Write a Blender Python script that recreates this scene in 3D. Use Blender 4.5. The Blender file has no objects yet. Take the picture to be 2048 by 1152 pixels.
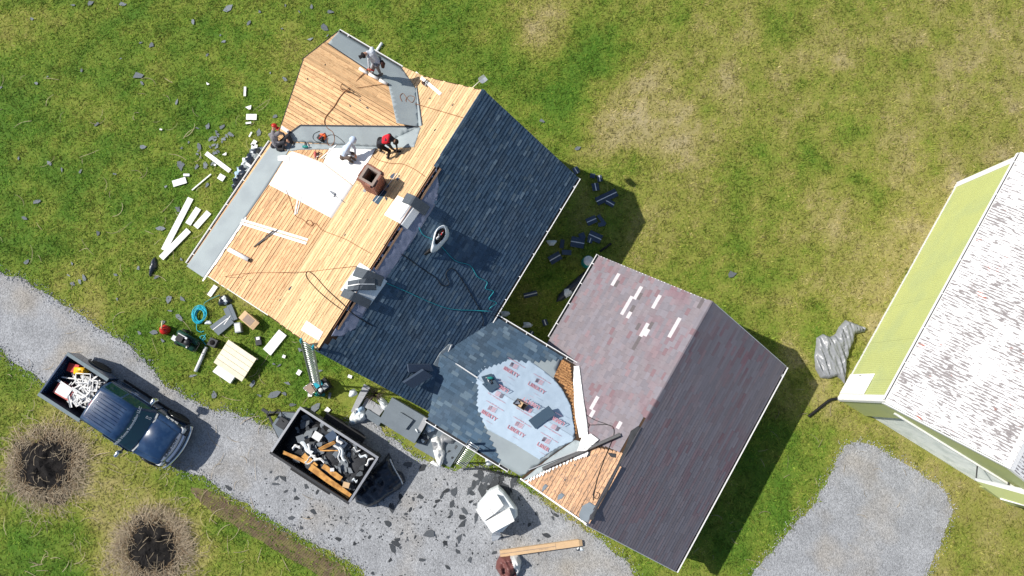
import bpy, bmesh, math, random
import numpy as np
from mathutils import Vector, Matrix, noise as mnoise
random.seed(7); RNG = np.random.default_rng(7)
SC = bpy.context.scene
COL = SC.collection
# ------------------------------------------------------------------ camera
CAM_H, PITCH, ROLL, FPX = 31.0, 0.136, 0.0278, 1447.79
_c, _s = math.cos(PITCH), math.sin(PITCH)
_ax = Vector((1, 0, 0)); CY = Vector((0, _c, _s)); _az = Vector((0, -_s, _c))
CX = _ax * math.cos(ROLL) + _az * math.sin(ROLL)
CZ = -_ax * math.sin(ROLL) + _az * math.cos(ROLL)
CPOS = Vector((0, 0, CAM_H))
cam = bpy.data.cameras.new('Camera'); camo = bpy.data.objects.new('Camera', cam); COL.objects.link(camo)
cam.sensor_width = 36; cam.lens = 36 * FPX / 2048; cam.clip_end = 3000; cam.clip_start = .5
camo.matrix_world = Matrix(((CX.x, CY.x, CZ.x, 0), (CX.y, CY.y, CZ.y, 0), (CX.z, CY.z, CZ.z, CAM_H), (0, 0, 0, 1)))
SC.camera = camo
# ------------------------------------------------------------------ sky, sun, exposure
SUN_AZ, SUN_EL = -0.2922, 0.7535      # direction in which shadows run, elevation
wd = bpy.data.worlds.new('World'); SC.world = wd; wd.use_nodes = True
_n = wd.node_tree.nodes; _bg = _n['Background']; _sk = _n.new('ShaderNodeTexSky')
_sk.sky_type = 'NISHITA'; _sk.sun_disc = False; _sk.sun_elevation = SUN_EL
_sk.sun_rotation = math.atan2(-math.cos(SUN_AZ), -math.sin(SUN_AZ))
wd.node_tree.links.new(_sk.outputs[0], _bg.inputs[0]); _bg.inputs[1].default_value = 0.09
sl = bpy.data.lights.new('Sun', 'SUN'); sl.energy = 4.7; sl.angle = math.radians(.53); sl.color = (1, .95, .87)
slo = bpy.data.objects.new('Sun', sl); COL.objects.link(slo); slo.location = (-30, 10, 40)
_d = Vector((math.cos(SUN_EL) * math.cos(SUN_AZ), math.cos(SUN_EL) * math.sin(SUN_AZ), -math.sin(SUN_EL)))
slo.rotation_euler = _d.to_track_quat('-Z', 'Y').to_euler()
SC.view_settings.view_transform = 'Standard'; SC.view_settings.look = 'None'
SC.view_settings.exposure = 0.30; SC.view_settings.gamma = 1
SC.render.engine = 'CYCLES'
# ------------------------------------------------------------------ measuring the photograph
def ray(u, v): return CX * ((u - 1024) / FPX) - CY * ((v - 576) / FPX) - CZ
def PX(u, v, h=0.0):
    d = ray(u, v); return CPOS + d * ((h - CAM_H) / d.z)
YAW, OX, OY = 1.0268, -3.9679, 4.3582
SD = Vector((math.cos(YAW), math.sin(YAW), 0)); TD = Vector((math.sin(YAW), -math.cos(YAW), 0))
def L(s, t, z): return Vector((OX, OY, 0)) + SD * s + TD * t + Vector((0, 0, z))
def to_st(P): d = Vector((P.x - OX, P.y - OY, 0)); return d.dot(SD), d.dot(TD)
# ------------------------------------------------------------------ materials
MATS = {}
def mat(name, col, rough=.75, var=0., vs=4., col2=None, c2s=1.5, c2t=(.45, .62), rnd=0., rcol=None, bump=0., bs=60., spec=.3, metal=0., orand=0., stretch=None, coat=0., objco=False, sat=0.):
    """procedural surface: base colour, noise variation, patches of a second colour, per-piece variation, fine relief"""
    m = bpy.data.materials.new(name); m.use_nodes = True; MATS[name] = m
    nt = m.node_tree; N = nt.nodes; LK = nt.links.new; B = N['Principled BSDF']
    B.inputs['Roughness'].default_value = rough; B.inputs['Metallic'].default_value = metal
    B.inputs['Specular IOR Level'].default_value = spec
    if coat: B.inputs['Coat Weight'].default_value = coat; B.inputs['Coat Roughness'].default_value = .08
    if objco: co = N.new('ShaderNodeTexCoord').outputs['Object']
    else: co = N.new('ShaderNodeNewGeometry').outputs['Position']
    if stretch:
        vm = N.new('ShaderNodeVectorMath'); vm.operation = 'MULTIPLY'; LK(co, vm.inputs[0]); vm.inputs[1].default_value = stretch; co = vm.outputs[0]
        oi = N.new('ShaderNodeObjectInfo'); va = N.new('ShaderNodeVectorMath'); va.operation = 'ADD'; LK(co, va.inputs[0])
        sc = N.new('ShaderNodeMath'); sc.operation = 'MULTIPLY'; LK(oi.outputs['Random'], sc.inputs[0]); sc.inputs[1].default_value = 97.
        LK(sc.outputs[0], va.inputs[1]); co = va.outputs[0]
    cur = None
    def rgb(c):
        r = N.new('ShaderNodeRGB'); r.outputs[0].default_value = (*c, 1); return r.outputs[0]
    cur = rgb(col)
    def ramp(src, a, b):
        r = N.new('ShaderNodeMapRange'); LK(src, r.inputs[0]); r.inputs[1].default_value = a; r.inputs[2].default_value = b; return r.outputs[0]
    def nz(scale, det=4):
        n = N.new('ShaderNodeTexNoise'); LK(co, n.inputs['Vector']); n.inputs['Scale'].default_value = scale; n.inputs['Detail'].default_value = det; return n.outputs[0]
    def mix(a, b, f):
        x = N.new('ShaderNodeMix'); x.data_type = 'RGBA'
        if isinstance(f, float): x.inputs[0].default_value = f
        else: LK(f, x.inputs[0])
        LK(a, x.inputs[6]); LK(b, x.inputs[7]); return x.outputs[2]
    if col2: cur = mix(cur, rgb(col2), ramp(nz(c2s, 5), *c2t))
    if rcol:
        at = N.new('ShaderNodeAttribute'); at.attribute_name = 'rnd'
        for thr, c in rcol:            # pieces whose random value lies above thr take colour c
            g = N.new('ShaderNodeMath'); g.operation = 'GREATER_THAN'; LK(at.outputs['Fac'], g.inputs[0]); g.inputs[1].default_value = thr
            cur = mix(cur, rgb(c), g.outputs[0])
    hs = None
    def val(cur, src, lo, hi):
        h = N.new('ShaderNodeHueSaturation'); LK(cur, h.inputs['Color']); LK(ramp2(src, lo, hi), h.inputs['Value']); return h.outputs[0]
    def ramp2(src, lo, hi):
        r = N.new('ShaderNodeMapRange'); LK(src, r.inputs[0]); r.inputs[3].default_value = lo; r.inputs[4].default_value = hi; r.clamp = False; return r.outputs[0]
    if rnd:
        at = N.new('ShaderNodeAttribute'); at.attribute_name = 'rnd'
        fr = N.new('ShaderNodeMath'); fr.operation = 'FRACT'
        mu = N.new('ShaderNodeMath'); mu.operation = 'MULTIPLY'; LK(at.outputs['Fac'], mu.inputs[0]); mu.inputs[1].default_value = 7.31; LK(mu.outputs[0], fr.inputs[0])
        cur = val(cur, fr.outputs[0], 1 - rnd, 1 + rnd)
    if orand:
        oi = N.new('ShaderNodeObjectInfo'); cur = val(cur, oi.outputs['Random'], 1 - orand, 1 + orand)
    if var: cur = val(cur, nz(vs, 6), 1 - var * 2, 1 + var * 2)
    LK(cur, B.inputs['Base Color'])
    if bump:
        bp = N.new('ShaderNodeBump'); bp.inputs['Strength'].default_value = bump; bp.inputs['Distance'].default_value = .02
        LK(nz(bs, 4), bp.inputs['Height']); LK(bp.outputs[0], B.inputs['Normal'])
    return m
mat('wood_ell_brightened', (.74, .47, .245), .75, var=.15, vs=3, orand=.20, stretch=(5, 1.1, 1), objco=True, col2=(.42, .215, .10), c2s=2.2, c2t=(.52, .74), bump=.15, bs=9)  # ell boards coloured brighter to offset the weak sun on their slopes
mat('wood_porch', (.65, .40, .21), .75, var=.15, vs=3, orand=.20, stretch=(5, 1.1, 1), objco=True, col2=(.34, .165, .075), c2s=2.2, c2t=(.50, .72), bump=.15, bs=9)
mat('wood', (.62, .42, .23), .75, var=.13, vs=3, orand=.20, stretch=(5, 1.1, 1), objco=True, col2=(.40, .235, .11), c2s=2.2, c2t=(.52, .72), bump=.15, bs=9)
mat('wood_old', (.52, .27, .11), .8, var=.2, vs=3, orand=.2, stretch=(5, 1.1, 1), objco=True, col2=(.17, .075, .03), c2s=2., c2t=(.45, .62), bump=.2, bs=9)
mat('wood_grey', (.52, .31, .18), .8, var=.15, vs=3, orand=.16, stretch=(5, 1.1, 1), objco=True, col2=(.24, .165, .12), c2s=2.2, c2t=(.47, .66), bump=.15, bs=9)
mat('wood_gap', (.05, .03, .018), .95)
mat('lumber', (.62, .33, .10), .75, var=.12, vs=6, col2=(.40, .19, .055), c2s=4, bump=.1)
mat('pale_wood', (.78, .72, .56), .75, var=.08, vs=8, orand=.07)
mat('shingle_new', (.064, .108, .160), .85, rnd=.22, rcol=[(.80, (.112, .160, .205))], col2=(.078, .115, .158), c2s=.8, c2t=(.45, .7), var=.08, vs=20, bump=.25, bs=120, spec=.15)
mat('shingle_old', (.218, .194, .212), .9, rnd=.10, rcol=[(.50, (.208, .192, .216)), (.90, (.226, .170, .186)), (.96, (.222, .150, .166)), (1.5, (.13, .115, .12)), (2.5, (.60, .56, .58))], col2=(.222, .138, .160), c2s=.5, c2t=(.45, .72), var=.05, vs=14, bump=.2, bs=120, spec=.12)
mat('shingle_pack', (.085, .100, .118), .85, var=.1, vs=12, bump=.2, bs=90)
mat('felt', (.035, .037, .042), .9, var=.25, vs=6, bump=.3, bs=30)
mat('membrane', (.30, .345, .36), .65, var=.05, vs=2, col2=(.27, .31, .33), c2s=1.2, bump=.12, bs=8)
mat('membrane_edge', (.05, .055, .065), .8)
mat('underlay', (.40, .50, .60), .45, var=.04, vs=4, bump=.25, bs=5, spec=.5)
mat('underlay_ridge', (.22, .24, .33), .45, var=.08, vs=5, bump=.3, bs=6, spec=.5)
mat('ink_red', (.52, .24, .28), .6, var=.1, vs=20)
mat('ink_soft', (.50, .28, .34), .6)
mat('white', (.80, .80, .79), .6, var=.02, vs=3)
mat('white_foam', (.83, .83, .82), .7, var=.015, vs=2)
mat('white_paint', (.78, .78, .77), .5, var=.04, vs=4)
mat('white_dirty', (.66, .67, .67), .6, var=.12, vs=7)
mat('plastic_white', (.72, .77, .80), .35, var=.06, vs=9, bump=.3, bs=10, spec=.5)
mat('siding', (.70, .70, .67), .7, var=.03, vs=3)
mat('glass', (.02, .03, .035), .06, spec=.7)
mat('aluminium', (.62, .64, .66), .32, metal=.85, var=.06, vs=20)
mat('steel', (.42, .43, .45), .4, metal=.8, var=.1, vs=20)
mat('dark_metal', (.045, .047, .052), .5, metal=.3, var=.2, vs=12)
mat('black', (.016, .016, .018), .6)
mat('rubber', (.022, .022, .024), .8, var=.2, vs=30)
mat('black_sheet', (.024, .032, .048), .30, var=.3, vs=6, bump=.2, bs=8, spec=.6)
mat('grey_sheet', (.235, .245, .26), .36, var=.1, vs=5, bump=.2, bs=6, spec=.5)
mat('brick', (.27, .12, .085), .9, orand=.3, var=.2, vs=16, bump=.4, bs=60)
mat('mortar', (.32, .25, .21), .95, var=.15, vs=20)
mat('soot_hole_shade', (.008, .007, .007), .95)  # flue soot, and the painted shade inside slot, vent shaft and bucket hole
mat('truck_blue', (.010, .034, .092), .24, coat=.5, spec=.5, var=.12, vs=5, col2=(.024, .055, .12), c2s=3)
mat('truck_dark', (.012, .014, .018), .4, coat=.2)
mat('bed_rail', (.12, .165, .19), .5, var=.1, vs=8)
mat('bed_liner', (.014, .016, .03), .7, var=.2, vs=20)
mat('chrome', (.70, .72, .74), .16, metal=1.)
mat('grey_plastic', (.28, .31, .33), .5)
mat('windscreen', (.010, .065, .085), .05, spec=.8)
mat('lamp', (.75, .76, .78), .12, spec=.7)
mat('red', (.50, .025, .02), .4, var=.1, vs=10)
mat('red_faded', (.48, .10, .09), .5, var=.1, vs=8)
mat('orange', (.72, .14, .03), .4, var=.1, vs=12)
mat('yellow', (.82, .46, .015), .4, var=.06, vs=8)
mat('cream', (.80, .72, .42), .5)
mat('green_dark', (.014, .055, .038), .4, var=.1, vs=14)
mat('teal', (.02, .33, .42), .42, var=.06, vs=14)
mat('teal_tool', (.015, .22, .20), .4)
mat('hose_teal', (.02, .30, .36), .4)
mat('hose_bright', (.02, .46, .62), .4)
mat('hose_black', (.014, .013, .013), .5)
mat('cord_brown', (.23, .10, .045), .6)
mat('cardboard', (.58, .40, .235), .8, var=.06, vs=8)
mat('tan_panel', (.30, .225, .18), .7, var=.1, vs=8)
mat('concrete', (.33, .34, .36), .85, var=.1, vs=4, bump=.15, bs=40)
mat('deck_grey', (.155, .185, .215), .75, var=.08, vs=3, bump=.12, bs=30)
mat('scrap', (.060, .066, .074), .9, orand=.5, var=.15, vs=25, bump=.3, bs=90)
mat('scrap_lawn', (.165, .185, .205), .85, orand=.32, var=.12, vs=25, bump=.3, bs=90)
mat('scrap_blue', (.055, .080, .125), .85, orand=.3, var=.1, vs=25)
mat('barn_green', (.455, .495, .205), .55, var=.03, vs=1.5, col2=(.42, .47, .215), c2s=.8, spec=.4)
mat('steel_white', (.62, .66, .64), .45, var=.08, vs=3, col2=(.50, .55, .53), c2s=2)
mat('maroon', (.14, .055, .05), .45, var=.1, vs=6, bump=.2, bs=8)
mat('skin', (.50, .28, .19), .6); mat('skin_dark', (.30, .16, .10), .6); mat('hair', (.02, .014, .012), .8)
mat('cloth_pale', (.52, .55, .60), .85, var=.06, vs=14); mat('cloth_blue', (.50, .60, .76), .85, var=.05, vs=14)
mat('cloth_grey', (.23, .22, .235), .9, var=.08, vs=14); mat('cloth_dark', (.035, .035, .042), .9, var=.1, vs=14)
mat('cloth_black', (.014, .012, .014), .9); mat('cloth_red', (.62, .02, .035), .85, var=.06, vs=14)
mat('trouser_grey', (.17, .165, .175), .9, var=.1, vs=14); mat('trouser_brown', (.11, .085, .075), .9, var=.1, vs=14)
mat('shoe', (.20, .16, .12), .8); mat('leather', (.05, .02, .014), .6, var=.2, vs=20)
mat('straw_brown', (.20, .145, .09), .9, rnd=.4, spec=.1); mat('straw', (.36, .295, .205), .9, rnd=.35, spec=.1); mat('char', (.022, .019, .018), .95, rnd=.5, var=.3, vs=9)
mat('dirt', (.13, .095, .058), .95, var=.15, vs=4, col2=(.17, .15, .06), c2s=2.5, bump=.4, bs=30)
mat('blue_bag', (.36, .50, .66), .35, var=.15, vs=10, bump=.3, bs=12, spec=.5)
# peeling white paint over ribbed metal (streaks run down the slope)
def roof_paint():
    m = bpy.data.materials.new('peeling_paint'); m.use_nodes = True; MATS['peeling_paint'] = m
    N = m.node_tree.nodes; LK = m.node_tree.links.new; B = N['Principled BSDF']; B.inputs['Roughness'].default_value = .55
    co = N.new('ShaderNodeTexCoord').outputs['Object']
    def nz(sc, vec, det=5):
        vm = N.new('ShaderNodeVectorMath'); vm.operation = 'MULTIPLY'; LK(co, vm.inputs[0]); vm.inputs[1].default_value = vec
        n = N.new('ShaderNodeTexNoise'); LK(vm.outputs[0], n.inputs['Vector']); n.inputs['Scale'].default_value = sc; n.inputs['Detail'].default_value = det; n.inputs['Roughness'].default_value = .62; return n.outputs[0]
    def mr(s, a, b, c=0., d=1.):
        r = N.new('ShaderNodeMapRange'); LK(s, r.inputs[0]); r.inputs[1].default_value = a; r.inputs[2].default_value = b; r.inputs[3].default_value = c; r.inputs[4].default_value = d; return r.outputs[0]
    def ma(op, a, b):
        x = N.new('ShaderNodeMath'); x.operation = op
        for i, q in enumerate((a, b)):
            if isinstance(q, float): x.inputs[i].default_value = q
            else: LK(q, x.inputs[i])
        return x.outputs[0]
    streak = nz(1., (15., 3.2, 1), 7); patch = nz(.55, (1, 1, 1), 3)
    sep = N.new('ShaderNodeSeparateXYZ'); LK(co, sep.inputs[0])
    w = N.new('ShaderNodeMath'); w.operation = 'SINE'; LK(ma('MULTIPLY', sep.outputs[0], 2 * math.pi / .115), w.inputs[0])
    f = ma('ADD', ma('ADD', streak, ma('MULTIPLY', patch, .55)), ma('MULTIPLY', w.outputs[0], .075))
    bare = mr(f, .772, .835)
    rust = mr(nz(1.3, (1.6, 1, 1), 5), .62, .68)
    def mix(a, b, fac):
        x = N.new('ShaderNodeMix'); x.data_type = 'RGBA'; LK(fac, x.inputs[0])
        for i, q in ((6, a), (7, b)):
            if isinstance(q, tuple): x.inputs[i].default_value = (*q, 1)
            else: LK(q, x.inputs[i])
        return x.outputs[2]
    LK(mix((.80, .80, .80), mix((.25, .228, .226), (.37, .11, .07), rust), bare), B.inputs['Base Color'])
roof_paint()
# ------------------------------------------------------------------ mesh and object helpers
WM = {}
def clean_name(n): return n
class MB:
    def __init__(self): self.v = []; self.f = []; self.mi = []; self.rn = []; self.sm = []
    def add(self, vs, fs, mi=0, rn=0., sm=False, M=None):
        b = len(self.v)
        self.v += [tuple(M @ Vector(p)) if M is not None else tuple(p) for p in vs]
        for f in fs: self.f.append([b + i for i in f]); self.mi.append(mi); self.rn.append(rn); self.sm.append(sm)
        return self
    def box(self, x0, x1, y0, y1, z0, z1, mi=0, rn=0., M=None):
        vs = [(x, y, z) for z in (z0, z1) for y in (y0, y1) for x in (x0, x1)]
        return self.add(vs, [(0, 2, 3, 1), (4, 5, 7, 6), (0, 1, 5, 4), (2, 6, 7, 3), (0, 4, 6, 2), (1, 3, 7, 5)], mi, rn, False, M)
    def prism(self, poly, z0, z1, mi=0, rn=0., M=None):
        n = len(poly); a = sum(poly[i][0] * poly[(i + 1) % n][1] - poly[(i + 1) % n][0] * poly[i][1] for i in range(n))
        if a < 0: poly = poly[::-1]
        vs = [(p[0], p[1], z0) for p in poly] + [(p[0], p[1], z1) for p in poly]
        fs = [tuple(range(n))[::-1], tuple(range(n, 2 * n))] + [(i, (i + 1) % n, n + (i + 1) % n, n + i) for i in range(n)]
        return self.add(vs, fs, mi, rn, False, M)
    def tube(self, pts, r, n=6, mi=0, rn=0., sm=True, caps=True, M=None):
        pts = [Vector(p) for p in pts]; k = len(pts); vs = []; fs = []
        up = Vector((0, 0, 1)); prev = None
        for i, p in enumerate(pts):
            d = (pts[min(i + 1, k - 1)] - pts[max(i - 1, 0)])
            if d.length < 1e-9: d = Vector((0, 0, 1))
            d.normalize()
            if prev is None: a = d.orthogonal().normalized()
            else:
                a = prev - d * prev.dot(d)
                a = a.normalized() if a.length > 1e-6 else d.orthogonal().normalized()
            prev = a; b = d.cross(a); rr = r[i] if isinstance(r, (list, tuple)) else r
            for j in range(n):
                t = 2 * math.pi * j / n; vs.append(p + (a * math.cos(t) + b * math.sin(t)) * rr)
        for i in range(k - 1):
            for j in range(n): fs.append((i * n + j, i * n + (j + 1) % n, (i + 1) * n + (j + 1) % n, (i + 1) * n + j))
        if caps: fs.append(tuple(range(n))[::-1]); fs.append(tuple((k - 1) * n + j for j in range(n)))
        return self.add(vs, fs, mi, rn, sm, M)
    def lathe(self, prof, n=16, mi=0, M=None, sm=True):
        vs = [(r * math.cos(2 * math.pi * j / n), r * math.sin(2 * math.pi * j / n), z) for r, z in prof for j in range(n)]
        fs = [(i * n + j, i * n + (j + 1) % n, (i + 1) * n + (j + 1) % n, (i + 1) * n + j) for i in range(len(prof) - 1) for j in range(n)]
        fs.append(tuple(range(n))[::-1]); fs.append(tuple((len(prof) - 1) * n + j for j in range(n)))
        return self.add(vs, fs, mi, 0., sm, M)
    def loft(self, rings, mi=0, sm=True, caps=True, M=None):
        n = len(rings[0]); vs = [p for r in rings for p in r]
        fs = [(i * n + j, i * n + (j + 1) % n, (i + 1) * n + (j + 1) % n, (i + 1) * n + j) for i in range(len(rings) - 1) for j in range(n)]
        if caps: fs.append(tuple(range(n))[::-1]); fs.append(tuple((len(rings) - 1) * n + j for j in range(n)))
        return self.add(vs, fs, mi, 0., sm, M)
    def mesh(self, name, mats, org=Vector((0, 0, 0))):
        me = bpy.data.meshes.new(name)
        me.from_pydata([(p[0] - org[0], p[1] - org[1], p[2] - org[2]) for p in self.v], [], self.f)
        for m in mats: me.materials.append(MATS[m])
        if len(mats) > 1: me.polygons.foreach_set('material_index', self.mi)
        if any(self.sm): me.polygons.foreach_set('use_smooth', self.sm)
        if any(self.rn):
            at = me.attributes.new('rnd', 'FLOAT', 'FACE'); at.data.foreach_set('value', self.rn)
        me.validate(); me.update(); return me
    def fixn(self, me):
        bm = bmesh.new(); bm.from_mesh(me); bmesh.ops.recalc_face_normals(bm, faces=bm.faces); bm.to_mesh(me); bm.free(); return me
    def build(self, name, mats, parent=None, org=None, fix=False, **tg):
        """world-space vertices -> one linked object; origin at its base unless it is a part"""
        if isinstance(mats, str): mats = [mats]
        if org is None:
            a = np.array(self.v); org = Vector((float(a[:, 0].mean()), float(a[:, 1].mean()), float(a[:, 2].min())))
        me = self.mesh(name, mats, org)
        if fix: self.fixn(me)
        return place(name, me, parent, Matrix.Translation(org), **tg)
def place(name, me, parent=None, M=Matrix(), label=None, cat=None, group=None, kind=None):
    o = bpy.data.objects.new(name, me); COL.objects.link(o); WM[o.name] = M.copy()
    if parent is not None: o.parent = parent; o.matrix_basis = WM[parent.name].inverted() @ M
    else: o.matrix_basis = M
    if label: o['label'] = label
    if cat: o['category'] = cat
    if group: o['group'] = group
    if kind: o['kind'] = kind
    return o
def thing(name, loc, label, cat, group=None): return place(name, None, None, Matrix.Translation(Vector(loc)), label, cat, group)
def copy_tree(o, M, **tg):
    def rec(src, par, Mw):
        c = src.copy(); COL.objects.link(c); WM[c.name] = Mw
        if par is not None: c.parent = par; c.matrix_basis = WM[par.name].inverted() @ Mw
        else: c.matrix_basis = Mw
        D = Mw @ WM[src.name].inverted()
        for ch in list(src.children): rec(ch, c, D @ WM[ch.name])
        return c
    c = rec(o, None, M)
    for k, v in tg.items(): c['category' if k == 'cat' else k] = v
    return c
# value noise
_LAT = RNG.random((256, 256))
def vnoise(x, y, s):
    x = np.asarray(x, float) * s + 1000.3; y = np.asarray(y, float) * s + 1000.7
    i = np.floor(x).astype(int); j = np.floor(y).astype(int); fx = x - i; fy = y - j
    fx = fx * fx * (3 - 2 * fx); fy = fy * fy * (3 - 2 * fy); g = lambda a, b: _LAT[a % 256, b % 256]
    return (g(i, j) * (1 - fx) + g(i + 1, j) * fx) * (1 - fy) + (g(i, j + 1) * (1 - fx) + g(i + 1, j + 1) * fx) * fy
def fbm(x, y, s, o=4):
    t = 0; a = .5; n = 0
    for k in range(o): t = t + a * vnoise(x + 17 * k, y - 9 * k, s); n += a; a *= .55; s *= 2.03
    return t / n
def inpoly(x, y, poly):
    x = np.asarray(x, float); y = np.asarray(y, float); r = np.zeros(x.shape, bool); n = len(poly)
    for i in range(n):
        x1, y1 = poly[i][:2]; x2, y2 = poly[(i + 1) % n][:2]
        if y1 == y2: continue
        r ^= ((y1 > y) != (y2 > y)) & (x < (x2 - x1) * (y - y1) / (y2 - y1) + x1)
    return r
class Plane:
    """inclined roof plane: x along the eave, y up the slope, z out of the roof"""
    def __init__(self, O, up, slope):
        self.ex = up.cross(Vector((0, 0, 1))).normalized(); self.ey = (up + Vector((0, 0, slope))).normalized()
        self.n = self.ex.cross(self.ey); self.O = O
        e, f, n = self.ex, self.ey, self.n
        self.M = Matrix(((e.x, f.x, n.x, O.x), (e.y, f.y, n.y, O.y), (e.z, f.z, n.z, O.z), (0, 0, 0, 1))); self.I = self.M.inverted()
    def px(self, u, v, h=0.):
        d = ray(u, v); P = self.O + self.n * h; k = (P - CPOS).dot(self.n) / d.dot(self.n); q = self.I @ (CPOS + d * k); return (q.x, q.y)
    def lp(self, P): q = self.I @ P; return (q.x, q.y)
    def w(self, x, y, h=0.): return self.M @ Vector((x, y, h))
    def poly(self, pts, h=0.): return [self.px(u, v, h) for u, v in pts]
    def frame(self, x, y, h=0., a=0.): return self.M @ Matrix.Translation((x, y, h)) @ Matrix.Rotation(a, 4, 'Z')
GROUND = Plane(Vector((0, 0, 0)), Vector((0, 1, 0)), 0.)
def sheet(name, pl, poly, h, mats, parent=None, amp=0., step=.12, fs=3., thick=.004, seed=0, loc=True, aniso=(1, 1), edge=None, **tg):
    """thin sheet with its own thickness lying h above a plane, wrinkled by amp metres"""
    bm = bmesh.new(); vs = [bm.verts.new((p[0], p[1], 0)) for p in poly]; bm.faces.new(vs)
    xs = [p[0] for p in poly]; ys = [p[1] for p in poly]
    if amp:
        for ax, (lo, hi) in ((0, (min(xs), max(xs))), (1, (min(ys), max(ys)))):
            k = lo + step
            while k < hi - 1e-3:
                co = (k, 0, 0) if ax == 0 else (0, k, 0); no = (1, 0, 0) if ax == 0 else (0, 1, 0)
                bmesh.ops.bisect_plane(bm, geom=bm.verts[:] + bm.edges[:] + bm.faces[:], plane_co=co, plane_no=no, dist=1e-5); k += step
    bmesh.ops.recalc_face_normals(bm, faces=bm.faces)
    if amp:
        for v in bm.verts:
            q = Vector((v.co.x * fs * aniso[0], v.co.y * fs * aniso[1], seed * 3.7))
            a = abs(mnoise.noise(q)) + .5 * abs(mnoise.noise(q * 2.3)); v.co.z = amp * (a * 1.3)
    be = [e for e in bm.edges if e.is_boundary]
    ext = bmesh.ops.extrude_edge_only(bm, edges=be)
    for g in ext['geom']:
        if isinstance(g, bmesh.types.BMVert): g.co.z -= thick
    bmesh.ops.recalc_face_normals(bm, faces=bm.faces)
    cx = sum(xs) / len(xs); cy = sum(ys) / len(ys)
    for v in bm.verts: v.co.x -= cx; v.co.y -= cy
    me = bpy.data.meshes.new(name); bm.to_mesh(me); bm.free()
    if me.polygons and sum(p.normal.z * p.area for p in me.polygons) < 0: me.flip_normals()
    for m in ([mats] if isinstance(mats, str) else mats): me.materials.append(MATS[m])
    if amp: me.polygons.foreach_set('use_smooth', [True] * len(me.polygons))
    return place(name, me, parent, pl.frame(cx, cy, h), **tg)
def smooth_path(pts, n=8, closed=False):
    P = [Vector(p) for p in pts]; out = []; k = len(P)
    for i in range(k - (0 if closed else 1)):
        g = lambda j: P[j % k] if closed else P[max(0, min(k - 1, j))]
        a, b, c, d = g(i - 1), g(i), g(i + 1), g(i + 2)
        for q in range(n):
            t = q / n; out.append(.5 * ((2 * b) + (c - a) * t + (2 * a - 5 * b + 4 * c - d) * t * t + (3 * b - a - 3 * c + d) * t ** 3))
    if not closed: out.append(P[-1])
    return out
def text_mesh(txt, size, extrude=.001, mat_='ink_red', bold=.0, sx=1.):
    cu = bpy.data.curves.new('t', 'FONT'); cu.body = txt; cu.size = size; cu.extrude = extrude; cu.align_x = 'CENTER'; cu.align_y = 'CENTER'; cu.offset = bold; cu.resolution_u = 2
    ob = bpy.data.objects.new('t', cu); COL.objects.link(ob); dg = bpy.context.evaluated_depsgraph_get()
    me = bpy.data.meshes.new_from_object(ob.evaluated_get(dg)); bpy.data.objects.remove(ob); bpy.data.curves.remove(cu)
    me.materials.clear(); me.materials.append(MATS[mat_])
    for v in me.vertices: v.co.x *= sx
    return me
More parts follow.
